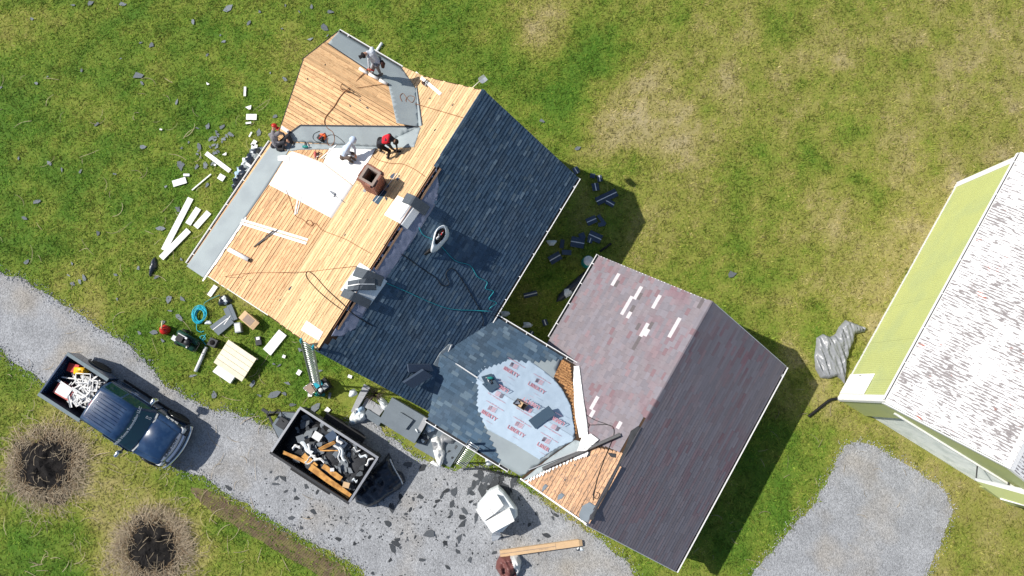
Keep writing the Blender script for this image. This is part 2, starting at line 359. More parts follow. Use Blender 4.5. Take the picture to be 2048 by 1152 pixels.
def crumple(name, outline, h, mats, z0=0.0, step=.06, fs=3., sharp=1., parent=None, seed=0, base=.02, fold=None, mi_fn=None, flat_shade=False, **tg):
    """crumpled cloth or plastic heap: closed body over a ground outline, height h(x,y) with folds"""
    poly = [(p.x, p.y) for p in outline] if hasattr(outline[0], 'x') else list(outline)
    bm = bmesh.new(); vs = [bm.verts.new((p[0], p[1], 0)) for p in poly]; bm.faces.new(vs)
    xs = [p[0] for p in poly]; ys = [p[1] for p in poly]
    for ax, (lo, hi) in ((0, (min(xs), max(xs))), (1, (min(ys), max(ys)))):
        k = lo + step
        while k < hi - 1e-3:
            bmesh.ops.bisect_plane(bm, geom=bm.verts[:] + bm.edges[:] + bm.faces[:], plane_co=(k, 0, 0) if ax == 0 else (0, k, 0), plane_no=(1, 0, 0) if ax == 0 else (0, 1, 0), dist=1e-5); k += step
    bmesh.ops.triangulate(bm, faces=bm.faces)
    arr = np.array(poly)
    def edist(x, y):
        d = 9.
        for i in range(len(poly)):
            a = arr[i]; b = arr[(i + 1) % len(poly)]; ab = b - a; t = max(0, min(1, np.dot((x - a[0], y - a[1]), ab) / (ab @ ab + 1e-9)))
            d = min(d, math.hypot(x - a[0] - t * ab[0], y - a[1] - t * ab[1]))
        return d
    ft = fold or (1., 1., 0.)
    ca, sa = math.cos(ft[2]), math.sin(ft[2])
    for v in bm.verts:
        d = edist(v.co.x, v.co.y); x, y = v.co.x, v.co.y; u = (x * ca + y * sa) * ft[0]; w = (-x * sa + y * ca) * ft[1]
        q = Vector((u * fs, w * fs, seed * 5.1)); r = (1 - abs(mnoise.noise(q)) * 2.2) * .6 + (1 - abs(mnoise.noise(q * 2.1)) * 2) * .3
        e = min(1, d / (.10 + .25 * base * 4)); v.co.z = z0 + base * min(1, d / .03) * .6 + h * e ** .6 * max(.12, .55 + .6 * r * sharp)
    ring = [e for e in bm.edges if e.is_boundary]
    ext = bmesh.ops.extrude_edge_only(bm, edges=ring)
    for g in ext['geom']:
        if isinstance(g, bmesh.types.BMVert): g.co.z = z0 - .004
    bmesh.ops.recalc_face_normals(bm, faces=bm.faces)
    cx = sum(xs) / len(xs); cy = sum(ys) / len(ys)
    for v in bm.verts: v.co.x -= cx; v.co.y -= cy; v.co.z -= z0
    me = bpy.data.meshes.new(name); bm.to_mesh(me); bm.free()
    if sum(p.normal.z * p.area for p in me.polygons) < 0: me.flip_normals()
    for m in ([mats] if isinstance(mats, str) else mats): me.materials.append(MATS[m])
    if mi_fn:
        for p in me.polygons: p.material_index = mi_fn(p.center.x, p.center.y, p.center.z)
    me.polygons.foreach_set('use_smooth', [not flat_shade] * len(me.polygons))
    return place(name, me, parent, Matrix.Translation((cx, cy, z0)), **tg)
# ================================================================== GROUND
DRIVE = [(-500, 250), (-250, 400), (0, 542), (55, 562), (100, 590), (150, 622), (200, 655), (262, 692), (330, 768), (375, 795), (420, 818), (500, 838), (548, 858), (590, 870), (680, 850), (735, 835), (790, 880), (835, 915), (900, 940), (960, 935), (1030, 958), (1060, 985), (1110, 1020), (1170, 1062), (1215, 1090), (1258, 1130), (1290, 1180), (1330, 1320),
         (760, 1320), (770, 1190), (735, 1150), (690, 1118), (640, 1092), (600, 1068), (555, 1045), (520, 1026), (480, 1002), (455, 985), (420, 962), (385, 945), (330, 930), (200, 860), (95, 775), (60, 745), (24, 719), (0, 698), (-200, 560), (-500, 400)]
PAD = [(1690, 890), (1712, 884), (1738, 886), (1765, 902), (1800, 922), (1835, 944), (1870, 968), (1893, 988), (1904, 1012), (1899, 1040), (1882, 1085), (1862, 1130), (1850, 1165), (1800, 1300), (1380, 1300), (1450, 1215), (1500, 1152), (1532, 1114), (1568, 1076), (1585, 1048), (1612, 1025), (1634, 1000), (1652, 965), (1668, 930)]
def rough_poly(pts, amp, step, seed):
    W = [PX(u, v) for u, v in pts]; out = []
    for i in range(len(W)):
        a, b = W[i], W[(i + 1) % len(W)]; n = max(1, int((b - a).length / step)); nn = Vector((-(b - a).y, (b - a).x, 0)).normalized()
        for k in range(n):
            p = a.lerp(b, k / n); j = (float(fbm(p.x + seed, p.y, 2.6, 4)) - .5) * 2 * amp; out.append((p.x + nn.x * j, p.y + nn.y * j))
    return out
DRIVE_W = rough_poly(DRIVE, .16, .10, 0); PAD_W = rough_poly(PAD, .14, .10, 40)
# patches of dry (positive) and lush (negative) grass as they lie on this lawn: centre, radius, amount
BLOB = [(1090, 40, 80, .55), (1060, 90, 60, .25), (1215, 215, 70, .45), (1300, 150, 55, .5), (1330, 240, 75, .55), (1365, 330, 80, .35), (1340, 430, 80, .3), (1280, 260, 50, .3), (1450, 180, 50, .3), (1195, 270, 40, .3),
        (1600, 150, 160, .12), (1800, 350, 130, .12), (1560, 420, 120, .12), (1700, 560, 110, .15), (1940, 60, 130, .1), (1640, 460, 50, .2), (20, 85, 60, .5), (60, 50, 60, .3), (300, 150, 70, .1), (480, 600, 45, .45), (440, 580, 45, .3),
        (100, 870, 100, .6), (60, 960, 90, .55), (170, 960, 70, .5), (300, 1060, 90, .6), (250, 1110, 90, .55), (380, 1080, 80, .5), (560, 860, 50, .35), (660, 790, 50, .3), (760, 870, 60, .2), (1590, 720, 40, .3), (1640, 820, 50, .3),
        (1700, 930, 50, .15), (1530, 1110, 40, .4), (1605, 1010, 30, .5), (130, 560, 60, .3), (200, 620, 60, .25), (420, 830, 50, .25), (1150, 1085, 60, .25), (1890, 420, 45, .3), (1180, 420, 200, .05), (1830, 900, 80, .3), (1860, 960, 60, .25), (520, 120, 60, .12), (980, 60, 40, .25), (740, 1100, 60, .3),
        (1170, 130, 80, -.35), (1130, 200, 70, -.25), (940, 60, 70, -.25), (1000, 150, 60, -.2), (1690, 275, 40, -.4), (1720, 380, 40, -.3), (1640, 330, 35, -.3), (1560, 990, 90, -.4), (1600, 900, 70, -.3), (1480, 1090, 60, -.35), (1640, 690, 45, -.35), (700, 30, 80, -.12), (420, 330, 130, -.12), (230, 400, 130, -.1), (90, 1090, 110, -.3), (20, 900, 60, -.2), (560, 1010, 40, -.2), (300, 700, 60, -.15), (1360, 900, 250, -.2), (630, 720, 60, -.2), (40, 770, 50, -.3), (360, 960, 40, -.25), (440, 1060, 40, -.3)]
BW = []
for u, v, r, a in BLOB:
    c = PX(u, v); e = PX(u + r, v); BW.append((c.x, c.y, (e - c).length, a))
def dryness(x, y):
    d = .37 + .009 * np.clip(x, -25, 25) + .0 * y
    d = d + .62 * (fbm(x, y, .16, 5) - .5) + .60 * (fbm(x + 50, y, .9, 3) - .5) + .35 * (fbm(x, y + 80, 3.1, 2) - .5)
    wx = x + 1.2 * (fbm(x, y + 30, .7, 3) - .5); wy = y + 1.2 * (fbm(x + 30, y, .7, 3) - .5)
    for cx, cy, r, a in BW: d = d + (.7 * a if a > 0 else a) * np.exp(-((wx - cx) ** 2 + (wy - cy) ** 2) / (r * r))
    return np.clip(d, 0, 1)
def grass_material(name, blade):
    m = bpy.data.materials.new(name); m.use_nodes = True; MATS[name] = m
    N = m.node_tree.nodes; LK = m.node_tree.links.new; B = N['Principled BSDF']; B.inputs['Roughness'].default_value = .8; B.inputs['Specular IOR Level'].default_value = .12
    at = N.new('ShaderNodeAttribute'); at.attribute_name = 'dry'
    r = N.new('ShaderNodeValToRGB'); LK(at.outputs['Fac'], r.inputs[0]); e = r.color_ramp.elements
    k = 1. if blade else .75
    cols = [(0, (.110, .225, .026)), (.28, (.215, .292, .042)), (.55, (.318, .328, .072)), (.8, (.420, .370, .140)), (1, (.500, .425, .235))]
    e[0].position = 0; e[0].color = (*[c * k for c in cols[0][1]], 1); e[1].position = 1; e[1].color = (*[c * k for c in cols[-1][1]], 1)
    for p, c in cols[1:-1]: q = e.new(p); q.color = (*[a * k for a in c], 1)
    hs = N.new('ShaderNodeHueSaturation'); LK(r.outputs[0], hs.inputs['Color'])
    if blade:
        a2 = N.new('ShaderNodeAttribute'); a2.attribute_name = 'rnd'; src = a2.outputs['Fac']; lo, hi = .45, 1.7
        tb_ = N.new('ShaderNodeBsdfTranslucent'); mx_ = N.new('ShaderNodeMixShader'); mx_.inputs[0].default_value = .38; LK(hs.outputs[0], tb_.inputs[0]); LK(B.outputs[0], mx_.inputs[1]); LK(tb_.outputs[0], mx_.inputs[2]); LK(mx_.outputs[0], N['Material Output'].inputs[0])
    else:
        n = N.new('ShaderNodeTexNoise'); g = N.new('ShaderNodeNewGeometry'); LK(g.outputs['Position'], n.inputs['Vector']); n.inputs['Scale'].default_value = 9; n.inputs['Detail'].default_value = 8; n.inputs['Roughness'].default_value = .7
        src = n.outputs[0]; lo, hi = .2, 1.7
        bp = N.new('ShaderNodeBump'); bp.inputs['Strength'].default_value = .7; bp.inputs['Distance'].default_value = .05; LK(n.outputs[0], bp.inputs['Height']); LK(bp.outputs[0], B.inputs['Normal'])
    mr = N.new('ShaderNodeMapRange'); LK(src, mr.inputs[0]); mr.inputs[3].default_value = lo; mr.inputs[4].default_value = hi; LK(mr.outputs[0], hs.inputs['Value']); LK(hs.outputs[0], B.inputs['Base Color'])
grass_material('turf', False); grass_material('grass_blade', True)
def gravel_material():
    m = bpy.data.materials.new('gravel'); m.use_nodes = True; MATS['gravel'] = m
    N = m.node_tree.nodes; LK = m.node_tree.links.new; B = N['Principled BSDF']; B.inputs['Roughness'].default_value = .9; B.inputs['Specular IOR Level'].default_value = .2
    g = N.new('ShaderNodeNewGeometry').outputs['Position']
    def vor(s):
        v = N.new('ShaderNodeTexVoronoi'); LK(g, v.inputs['Vector']); v.inputs['Scale'].default_value = s; return v
    def nz(s, d=4):
        n = N.new('ShaderNodeTexNoise'); LK(g, n.inputs['Vector']); n.inputs['Scale'].default_value = s; n.inputs['Detail'].default_value = d; return n.outputs[0]
    def mr(s, a, b, c, d):
        r = N.new('ShaderNodeMapRange'); LK(s, r.inputs[0]); r.inputs[1].default_value = a; r.inputs[2].default_value = b; r.inputs[3].default_value = c; r.inputs[4].default_value = d; return r.outputs[0]
    v1 = vor(24.); v2 = vor(55.); bw = N.new('ShaderNodeRGBToBW'); LK(v1.outputs['Color'], bw.inputs[0]); bw2 = N.new('ShaderNodeRGBToBW'); LK(v2.outputs['Color'], bw2.inputs[0])
    mx = N.new('ShaderNodeMix'); mx.data_type = 'RGBA'; LK(mr(nz(.35, 5), .50, .72, 0, 1), mx.inputs[0]); mx.inputs[6].default_value = (.312, .322, .338, 1); mx.inputs[7].default_value = (.33, .305, .27, 1)
    h = N.new('ShaderNodeHueSaturation'); LK(mx.outputs[2], h.inputs['Color']); LK(mr(bw.outputs[0], .1, .9, .70, 1.26), h.inputs['Value'])
    h2 = N.new('ShaderNodeHueSaturation'); LK(h.outputs[0], h2.inputs['Color']); LK(mr(bw2.outputs[0], .1, .9, .80, 1.18), h2.inputs['Value'])
    h3 = N.new('ShaderNodeHueSaturation'); LK(h2.outputs[0], h3.inputs['Color']); LK(mr(nz(1.1, 6), .3, .7, .86, 1.1), h3.inputs['Value'])
    LK(h3.outputs[0], B.inputs['Base Color'])
    bp = N.new('ShaderNodeBump'); bp.inputs['Strength'].default_value = .5; bp.inputs['Distance'].default_value = .02; LK(v1.outputs['Distance'], bp.inputs['Height']); bp.invert = True; LK(bp.outputs[0], B.inputs['Normal'])
gravel_material()
def ground():
    f = np.arange(-27, 27.01, .3); c = np.array([1600, 800, 400, 200, 120, 80, 55, 40, 32])
    xs = np.concatenate([-c, f, c[::-1]]); ys = np.concatenate([-c, np.arange(-20, 24.01, .3), c[::-1]])
    X, Y = np.meshgrid(xs, ys); n, m = len(xs), len(ys); me = bpy.data.meshes.new('lawn')
    idx = np.arange(n * m).reshape(m, n); F = np.stack([idx[:-1, :-1], idx[:-1, 1:], idx[1:, 1:], idx[1:, :-1]], -1).reshape(-1, 4)
    V = np.stack([X.ravel(), Y.ravel(), np.zeros(n * m)], -1)
    me.vertices.add(n * m); me.vertices.foreach_set('co', V.ravel()); me.loops.add(F.size); me.loops.foreach_set('vertex_index', F.ravel())
    me.polygons.add(len(F)); me.polygons.foreach_set('loop_start', np.arange(0, F.size, 4)); me.update(calc_edges=True)
    at = me.attributes.new('dry', 'FLOAT', 'POINT'); at.data.foreach_set('value', dryness(V[:, 0], V[:, 1]).astype(np.float32)); me.materials.append(MATS['turf'])
    place('lawn', me, None, Matrix(), kind='structure')
ground()
def flat(name, poly, z, m, **tg):
    bm = bmesh.new(); bm.faces.new([bm.verts.new((p[0], p[1], z)) for p in poly]); bmesh.ops.triangulate(bm, faces=bm.faces); bmesh.ops.recalc_face_normals(bm, faces=bm.faces)
    me = bpy.data.meshes.new(name); bm.to_mesh(me); bm.free()
    if me.polygons[0].normal.z < 0: me.flip_normals()
    me.materials.append(MATS[m]); return place(name, me, None, Matrix(), **tg)
flat('gravel_driveway', DRIVE_W, .008, 'gravel', kind='structure'); flat('gravel_parking_pad', PAD_W, .008, 'gravel', kind='structure')
# muddy wheel track beside the drive: bars of pressed tread
def track():
    e = smooth_path([PX(*p) for p in [(380, 975), (430, 1006), (515, 1056), (600, 1104), (680, 1154), (730, 1190)]], 14); A_ = []; B_ = []
    for i in range(len(e) - 1):
        d = (e[i + 1] - e[i]).normalized(); n_ = Vector((-d.y, d.x, 0)); w = .38 * min(1, (i + 1) / 14); j = float(fbm(e[i].x, e[i].y, 3., 3)) - .5
        A_.append(tuple((e[i] + n_ * (w + .35 * j)).xy)); B_.append(tuple((e[i] - n_ * (w - .35 * j)).xy))
    flat('worn_verge', A_ + B_[::-1], .005, 'dirt', kind='structure')
    c = smooth_path([PX(*p) for p in [(395, 985), (430, 1008), (470, 1032), (515, 1058), (560, 1085), (600, 1106), (640, 1130), (680, 1156), (720, 1185)]], 40)
    mb = MB()
    for i in range(len(c) - 1):
        d = (c[i + 1] - c[i]).normalized(); nrm = Vector((-d.y, d.x, 0)); taper = min(1, i / 60)
        for a, b, z0 in ((-.34, -.06, .0), (.04, .30, .0)):
            up = .019 if (i // 2) % 2 == 0 else .010
            j = .05 * (float(vnoise(c[i].x, c[i].y, 2.)) - .5) * 2; w0 = a * taper + j; w1 = b * taper + j
            P = [c[i] + nrm * w0, c[i + 1] + nrm * (w0), c[i + 1] + nrm * w1 + d * .06, c[i] + nrm * w1 + d * .06]
            mb.add([Vector((p.x, p.y, .004)) for p in P] + [Vector((p.x, p.y, up)) for p in P], [(4, 5, 6, 7), (0, 1, 5, 4), (1, 2, 6, 5), (2, 3, 7, 6), (3, 0, 4, 7)])
    o = mb.build('wheel_track', 'dirt', kind='structure'); return c
TRACK = track()
# ================================================================== HOUSE PLANES
S0, S1, ZR, M1, WR, WL, WK, ZEL = -3.667, 7.127, 6.419, .7404, 4.309, 6.7975, 2.706, 3.205
ZK = ZR - M1 * WK; M2 = (ZK - ZEL) / (WL - WK); ZER = ZR - M1 * WR
SE, ZRE, TG, SU, ZEU = 5.0636, 5.251, 6.6304, 7.0282, 4.1226
MU = (ZRE - ZEU) / (SU - SE); ML = .674
WSR, WZR, WSU, WZU, WSL, WZL = -1.67, 3.927, .703, 3.1057, -3.9426, 3.30
MWU = (WZR - WZU) / (WSU - WSR); MWL = (WZR - WZL) / (WSR - WSL)
GT, GS0, GS1, GZR, GM, GWL, GWR = 10.929, -4.0487, 5.0813, 5.0197, .6578, 4.28, 4.39
pMR = Plane(L(S0, WR, ZER), -TD, M1); pML = Plane(L(S0, -WK, ZK), TD, M1); pMP = Plane(L(S0, -WL, ZEL), TD, M2)
pEU = Plane(L(SU, -TG, ZEU), -SD, MU); pEL = Plane(L(2.10, -TG, ZRE - ML * (SE - 2.10)), SD, ML)
pWU = Plane(L(WSU, 4.4, WZU), -SD, MWU); pWL = Plane(L(WSL, 4.0, WZL), SD, MWL)
pGL = Plane(L(GS0, GT - GWL, GZR - GM * GWL), TD, GM); pGR = Plane(L(GS0, GT + GWR, GZR - GM * GWR), -TD, GM)
def onp(pl, st):      # (s,t) pairs -> local polygon on a roof plane
    out = []
    for s, t in st:
        P = L(s, t, 0); k = (pl.O - P).dot(pl.n) / pl.n.z; out.append(pl.lp(P + Vector((0, 0, k))))
    return out
VT = (SE, -(ZR - ZRE) / M1)                                   # where the front ell's ridge meets the main roof
VU1 = (SE + (ZRE - ZK) / MU, -WK); VL1 = (SE - (ZRE - ZK) / ML, -WK)
VU2 = (SU, -(WK + (ZK - ZEU) / M2)); VL2 = (2.10, -TG)
WVT = (WSR, (ZR - WZR) / M1); WVG = (WSR, GT - (GZR - WZR) / GM)
WU_E = (WSU, GT - (GZR - WZU) / GM); WL_E = (WSL, GT - (GZR - WZL) / GM)
POLY = {
    'MR': onp(pMR, [(S0, 0), (S1, 0), (S1, WR), (S0, WR)]),
    'ML': onp(pML, [(S0, 0), (S1, 0), (S1, -WK), VU1, VT, VL1, (S0, -WK)]),
    'MP': onp(pMP, [(S0, -WK), VL1, VL2, (2.10, -WL), (S0, -WL)]),
    'MQ': onp(pMP, [VU1, (S1, -WK), (S1, VU2[1]), VU2]),
    'EU': onp(pEU, [VT, VU1, VU2, (SU, -TG), (SE, -TG)]),
    'EL': onp(pEL, [VT, VL1, VL2, (SE, -TG)]),
    'WU': onp(pWU, [WVT, WVG, WU_E, (WSU, WR + .02), (WSU - .45, WR - .1)]),
    'WL': onp(pWL, [WVT, WVG, WL_E, (WSL, (ZR - WZL) / M1)]),
    'GL': onp(pGL, [(GS1, GT - GWL), (GS1, GT), (GS0, GT), (GS0, WL_E[1]), (WSR, WVG[1] - .3), (WSU - .2, WU_E[1] - .25), (WSU - .2, GT - GWL)]),
    'GR': onp(pGR, [(GS0, GT), (GS1, GT), (GS1, GT + GWR), (GS0, GT + GWR)])}
house = thing('farmhouse', L(1.7, -.5, 0), 'white farmhouse with half its roof stripped to planks and new dark blue shingles', 'house')
garage = thing('garage', L(.5, GT, 0), 'garage with faded mauve shingled gable roof, one lower corner stripped to planks', 'garage')
def deck(par, pl, poly, name='roof_deck', m='wood_gap', d=.13):
    return MB().prism(poly, -d, -.001, M=pl.M).build(name, m, par, org=pl.O, fix=True)
dML = deck(house, pML, POLY['ML']); dMP = deck(house, pMP, POLY['MP']); dMQ = deck(house, pMP, POLY['MQ']); dEU = deck(house, pEU, POLY['EU']); dEL = deck(house, pEL, POLY['EL'])
dMR = deck(house, pMR, POLY['MR']); dWU = deck(house, pWU, POLY['WU']); dWL = deck(house, pWL, POLY['WL'])
dGL = deck(garage, pGL, POLY['GL']); dGR = deck(garage, pGR, POLY['GR'])
# walls
def wallprism(par, prof, axis, a, b, name='wall', m='siding'):
    mb = MB(); n = len(prof)
    P = lambda q, k: L(k, q[0], q[1]) if axis == 's' else L(q[0], k, q[1])
    vs = [P(q, a) for q in prof] + [P(q, b) for q in prof]
    fs = [tuple(range(n)), tuple(range(n, 2 * n))[::-1]] + [(i, n + i, n + (i + 1) % n, (i + 1) % n) for i in range(n)]
    mb.add(vs, fs); return mb.build(name, m, par, fix=True)
o_ = .16
wallprism(house, [(-WL + .35, 0), (-WL + .35, ZEL + .35 * M2 - o_), (-WK, ZK - o_), (0, ZR - o_ - .05), (WR - .35, ZER + .35 * M1 - o_), (WR - .35, 0)], 's', S0 + .22, S1 - .25)
wallprism(house, [(2.45, 0), (2.45, ZRE - ML * (SE - 2.45) - o_), (SE, ZRE - o_ - .04), (SU - .3, ZEU + .3 * MU - o_), (SU - .3, 0)], 't', -TG + .28, -1.9)
wallprism(house, [(WSL + .35, 0), (WSL + .35, WZL + .35 * MWL - o_), (WSR, WZR - o_ - .02), (WSU - .35, WZU + .35 * MWU - o_), (WSU - .35, 0)], 't', 3.2, 8.6)
wallprism(garage, [(GT - GWL + .35, 0), (GT - GWL + .35, GZR - GM * (GWL - .35) - o_), (GT, GZR - o_ - .04), (GT + GWR - .35, GZR - GM * (GWR - .35) - o_), (GT + GWR - .35, 0)], 's', WSL + .4, GS1 - .25)
wallprism(garage, [(8.75, 0), (8.75, GZR - GM * (GT - 8.75) - o_), (GT, GZR - o_ - .04), (GT + GWR - .35, GZR - GM * (GWR - .35) - o_), (GT + GWR - .35, 0)], 's', GS0 + .2, WSL + .45)
def window(par, c, along, out, w, h, nm='window'):
    z = Vector((0, 0, 1)); M = Matrix(((along.x, out.x, 0, c.x), (along.y, out.y, 0, c.y), (0, 0, 1, c.z), (0, 0, 0, 1)))
    f = MB()
    for b in ((-w / 2 - .07, w / 2 + .07, -h / 2 - .07, -h / 2), (-w / 2 - .07, w / 2 + .07, h / 2, h / 2 + .07), (-w / 2 - .07, -w / 2, -h / 2, h / 2), (w / 2, w / 2 + .07, -h / 2, h / 2), (-w / 2, w / 2, -.02, .02)):
        f.box(b[0], b[1], -.02, .05, b[2], b[3], M=M)
    fo = f.build(nm, 'white_paint', par); MB().box(-w / 2, w / 2, -.02, .012, -h / 2, h / 2, M=M).build('pane', 'glass', fo)
    return fo
for s in (-1.9, .2, 4.0, 5.8): window(house, L(s, WR - .35, 1.6 if s > .8 or s < -2 else 1.6), SD, TD, .85, 1.2)
for s in (-2.2, .2): window(house, L(s, -WL + .35, 1.5), SD, -TD, .9, 1.2)
for t in (-4.6, -1.6, 1.6): window(house, L(S0 + .22, t, 1.5), TD, -SD, .85, 1.25)
window(house, L(S0 + .22, 0, 4.2), TD, -SD, .7, 1.0)
for t in (-5.6, -3.8): window(house, L(SU - .3, t, 1.5), TD, SD, .8, 1.2)
for s in (1.8, 3.6): window(garage, L(s, GT + GWR - .35, 1.35), SD, TD, .9, .8)
window(garage, L(GS1 - .25, GT, 3.0), TD, SD, .7, .8)
# overhead garage doors on the driveway gable: panels one by one
for t in (9.95, 12.7):
    d = MB().box(-1.2, 1.2, -.02, .03, 0.02, 2.15, M=Matrix(((TD.x, -SD.x, 0, L(GS0 + .2, t, 0).x), (TD.y, -SD.y, 0, L(GS0 + .2, t, 0).y), (0, 0, 1, 0), (0, 0, 0, 1)))).build('garage_door', 'white_dirty', garage)
    for k in range(4):
        MB().box(-1.17, 1.17, .03, .05, .05 + k * .525, .55 + k * .525, M=Matrix(((TD.x, -SD.x, 0, L(GS0 + .2, t, 0).x), (TD.y, -SD.y, 0, L(GS0 + .2, t, 0).y), (0, 0, 1, 0), (0, 0, 0, 1)))).build('door_panel', 'white_paint', d)
# trim boards along rakes and eaves
def strip(par, pl, a, b, side, w, h0, h1, m='white_paint', name='trim_board', mi=None):
    a = Vector((a[0], a[1])); b = Vector((b[0], b[1])); d = (b - a).normalized(); n = Vector((-d.y, d.x)) * side
    q = [a, b, b + n * w, a + n * w]
    return MB().prism([(p.x, p.y) for p in q], h0, h1, M=pl.M).build(name, m, par, org=pl.w(a.x, a.y, 0), fix=True)
q = POLY['MR']; strip(house, pMR, q[3], q[0], -1 if False else 1, -.025, -.15, .012); strip(house, pMR, q[1], q[2], 1, -.025, -.15, .012)
q = POLY['ML']; strip(house, pML, q[0], q[6], 1, -.028, -.15, .018, 'wood_gap'); strip(house, pML, q[1], q[2], -1, -.028, -.15, .018, 'wood_gap')
q = POLY['MP']; strip(house, pMP, q[0], q[4], 1, -.028, -.15, .018, 'white_dirty')
q = POLY['EU']; strip(house, pEU, q[3], q[4], 1, -.03, -.15, .02, 'felt'); q = POLY['EL']; strip(house, pEL, q[2], q[3], 1, -.03, -.15, .02, 'felt')
q = POLY['GL']; strip(garage, pGL, q[0], q[1], 1, -.025, -.15, .02, 'white_dirty'); strip(garage, pGL, q[2], q[3], 1, -.05, -.17, .022)
q = POLY['GR']; strip(garage, pGR, q[0], q[3], 1, -.025, -.15, .02, 'white_dirty'); strip(garage, pGR, q[1], q[2], -1, -.025, -.15, .02, 'white_dirty')
# ------------------------------------------------------------------ gutters
def gutter(par, A, B, out, hang=.85, w=.115, m='white_paint', wall=.006):
    d = (B - A); ln = d.length; d.normalize(); z = Vector((0, 0, 1))
    M = Matrix(((d.x, out.x, 0, A.x), (d.y, out.y, 0, A.y), (d.z, out.z, 1, A.z), (0, 0, 0, 1)))
    g = MB()
    g.box(0, ln, .004, .004 + wall, -.11, -.005, M=M); g.box(0, ln, w - .02, w + .012, -.11, -.004, M=M); g.box(0, ln, .004, w, -.116, -.108, M=M)
    g.box(-.006, 0, .004, w + .012, -.116, -.004, M=M); g.box(ln, ln + .006, .004, w + .012, -.116, -.004, M=M)
    o = g.build('gutter', m, par, org=A, fix=True)
    MB().box(.002, ln - .002, .0105, w - .0205, -.107, -.085, M=M).build('gutter_silt', 'felt', o)
    k = .4
    while k < ln - .2:
        MB().box(k, k + .03, .006, w, -.02, .004, M=M).build('gutter_hanger', m, o); k += hang
    return o
gutter(house, L(S1, WR, ZER), L(-.25, WR, ZER), TD, 1.05)
gutter(house, L(S0, -WL, ZEL), L(2.05, -WL, ZEL), -TD, 1.15)
gutter(house, L(SU, -TG, ZEU), L(SU, VU2[1] - .05, ZEU), SD, 2.6)
gutter(house, L(WSU, WR + .12, WZU), L(WSU, WU_E[1] - .02, WZU), SD, .9)
gutter(house, L(WSL, (ZR - WZL) / M1 - .05, WZL), L(WSL, WL_E[1] - .55, WZL), -SD, 1.4)
ge = GZR - GM * GWL; gutter(garage, L(GS1, GT - GWL, ge), L(WSU + .5, GT - GWL, ge), -TD, .95)
gutter(garage, L(GS1, GT + GWR, GZR - GM * GWR), L(GS0, GT + GWR, GZR - GM * GWR), TD, 9.)
def downspout(par, P, Q):
    MB().tube([P, P + Vector((0, 0, -.25)), Vector((Q.x, Q.y, P.z - .55)), Vector((Q.x, Q.y, .12)), Vector((Q.x, Q.y, .05)) + (Q - P).normalized() * .0 + Vector((.1, .0, 0))], .04, 6).build('downspout', 'white_paint', par)
downspout(house, L(S1 - .35, WR + .07, ZER - .05), L(S1 - .3, WR - .3, 0)); downspout(garage, L(GS1 - .4, GT - GWL - .07, ge - .05), L(GS1 - .3, GT - GWL + .28, 0))
downspout(garage, L(GS1 - .35, GT + GWR + .06, ge - .12), L(GS1 - .3, GT + GWR - .3, 0))
# ------------------------------------------------------------------ plank sheathing, one board at a time
UB = MB().box(0, 1, 0, 1, 0, 1)
UBM = {m: UB.mesh('sheathing_board', [m]) for m in ('wood', 'wood_porch', 'wood_ell_brightened', 'wood_old', 'wood_grey')}
def rowspans(poly, y):
    xs = []; n = len(poly)
    for i in range(n):
        (x1, y1), (x2, y2) = poly[i], poly[(i + 1) % n]
        if (y1 > y) != (y2 > y): xs.append(x1 + (y - y1) * (x2 - x1) / (y2 - y1))
    xs.sort(); return list(zip(xs[::2], xs[1::2]))
def boards(par, pl, poly, m, w=.142, gap=.013, lmin=2.2, lmax=4.6, y0=None, miss=()):
    ys = [p[1] for p in poly]; y = min(ys) if y0 is None else y0; k = 0
    while y < max(ys) - .03:
        ww = w + random.uniform(-.006, .008); ww = min(ww, max(ys) - y)
        for xa, xb in rowspans(poly, y + ww / 2):
            x = xa; first = True
            while x < xb - .02:
                ln = random.uniform(lmin, lmax) * (random.random() * .7 + .3 if first else 1); e = min(xb, x + ln)
                if xb - e < .5: e = xb
                h = random.uniform(.012, .019)
                M = pl.M @ Matrix.Translation((x + .002, y, 0)) @ Matrix.Rotation(random.uniform(-.0012, .0012), 4, 'Z') @ Matrix.Diagonal((e - x - .006, ww - gap * random.uniform(.6, 1.5), h, 1))
                place('sheathing_board', UBM[m], par, M); k += 1; x = e; first = False
        y += ww
    return k
def ext(po): m_ = max(p[1] for p in po); return [(x, y + (.02 if y > m_ - .01 else 0)) for x, y in po]
nb = boards(dML, pML, POLY['ML'], 'wood', lmin=3.2, lmax=6.0) + boards(dMP, pMP, POLY['MP'], 'wood_porch', lmin=3.2, lmax=5.5, gap=.017) + boards(dMQ, pMP, POLY['MQ'], 'wood') + boards(dEU, pEU, ext(POLY['EU']), 'wood_ell_brightened', lmin=3, gap=.017) + boards(dEL, pEL, ext(POLY['EL']), 'wood_ell_brightened', lmin=3, gap=.017)
GBARE = pGL.poly([(1049, 965), (1150, 905), (1180, 893), (1246, 905), (1240, 934), (1214, 982), (1180, 1048)])
boards(dGL, pGL, GBARE, 'wood_grey', lmin=1.5, lmax=3.)
WBARE = pWU.poly([(1124, 719), (1140, 729), (1158, 868), (1151, 868), (1143, 805), (1127, 773), (1108, 752)])
boards(dWU, pWU, WBARE, 'wood_old', w=.10, lmin=1, lmax=2)
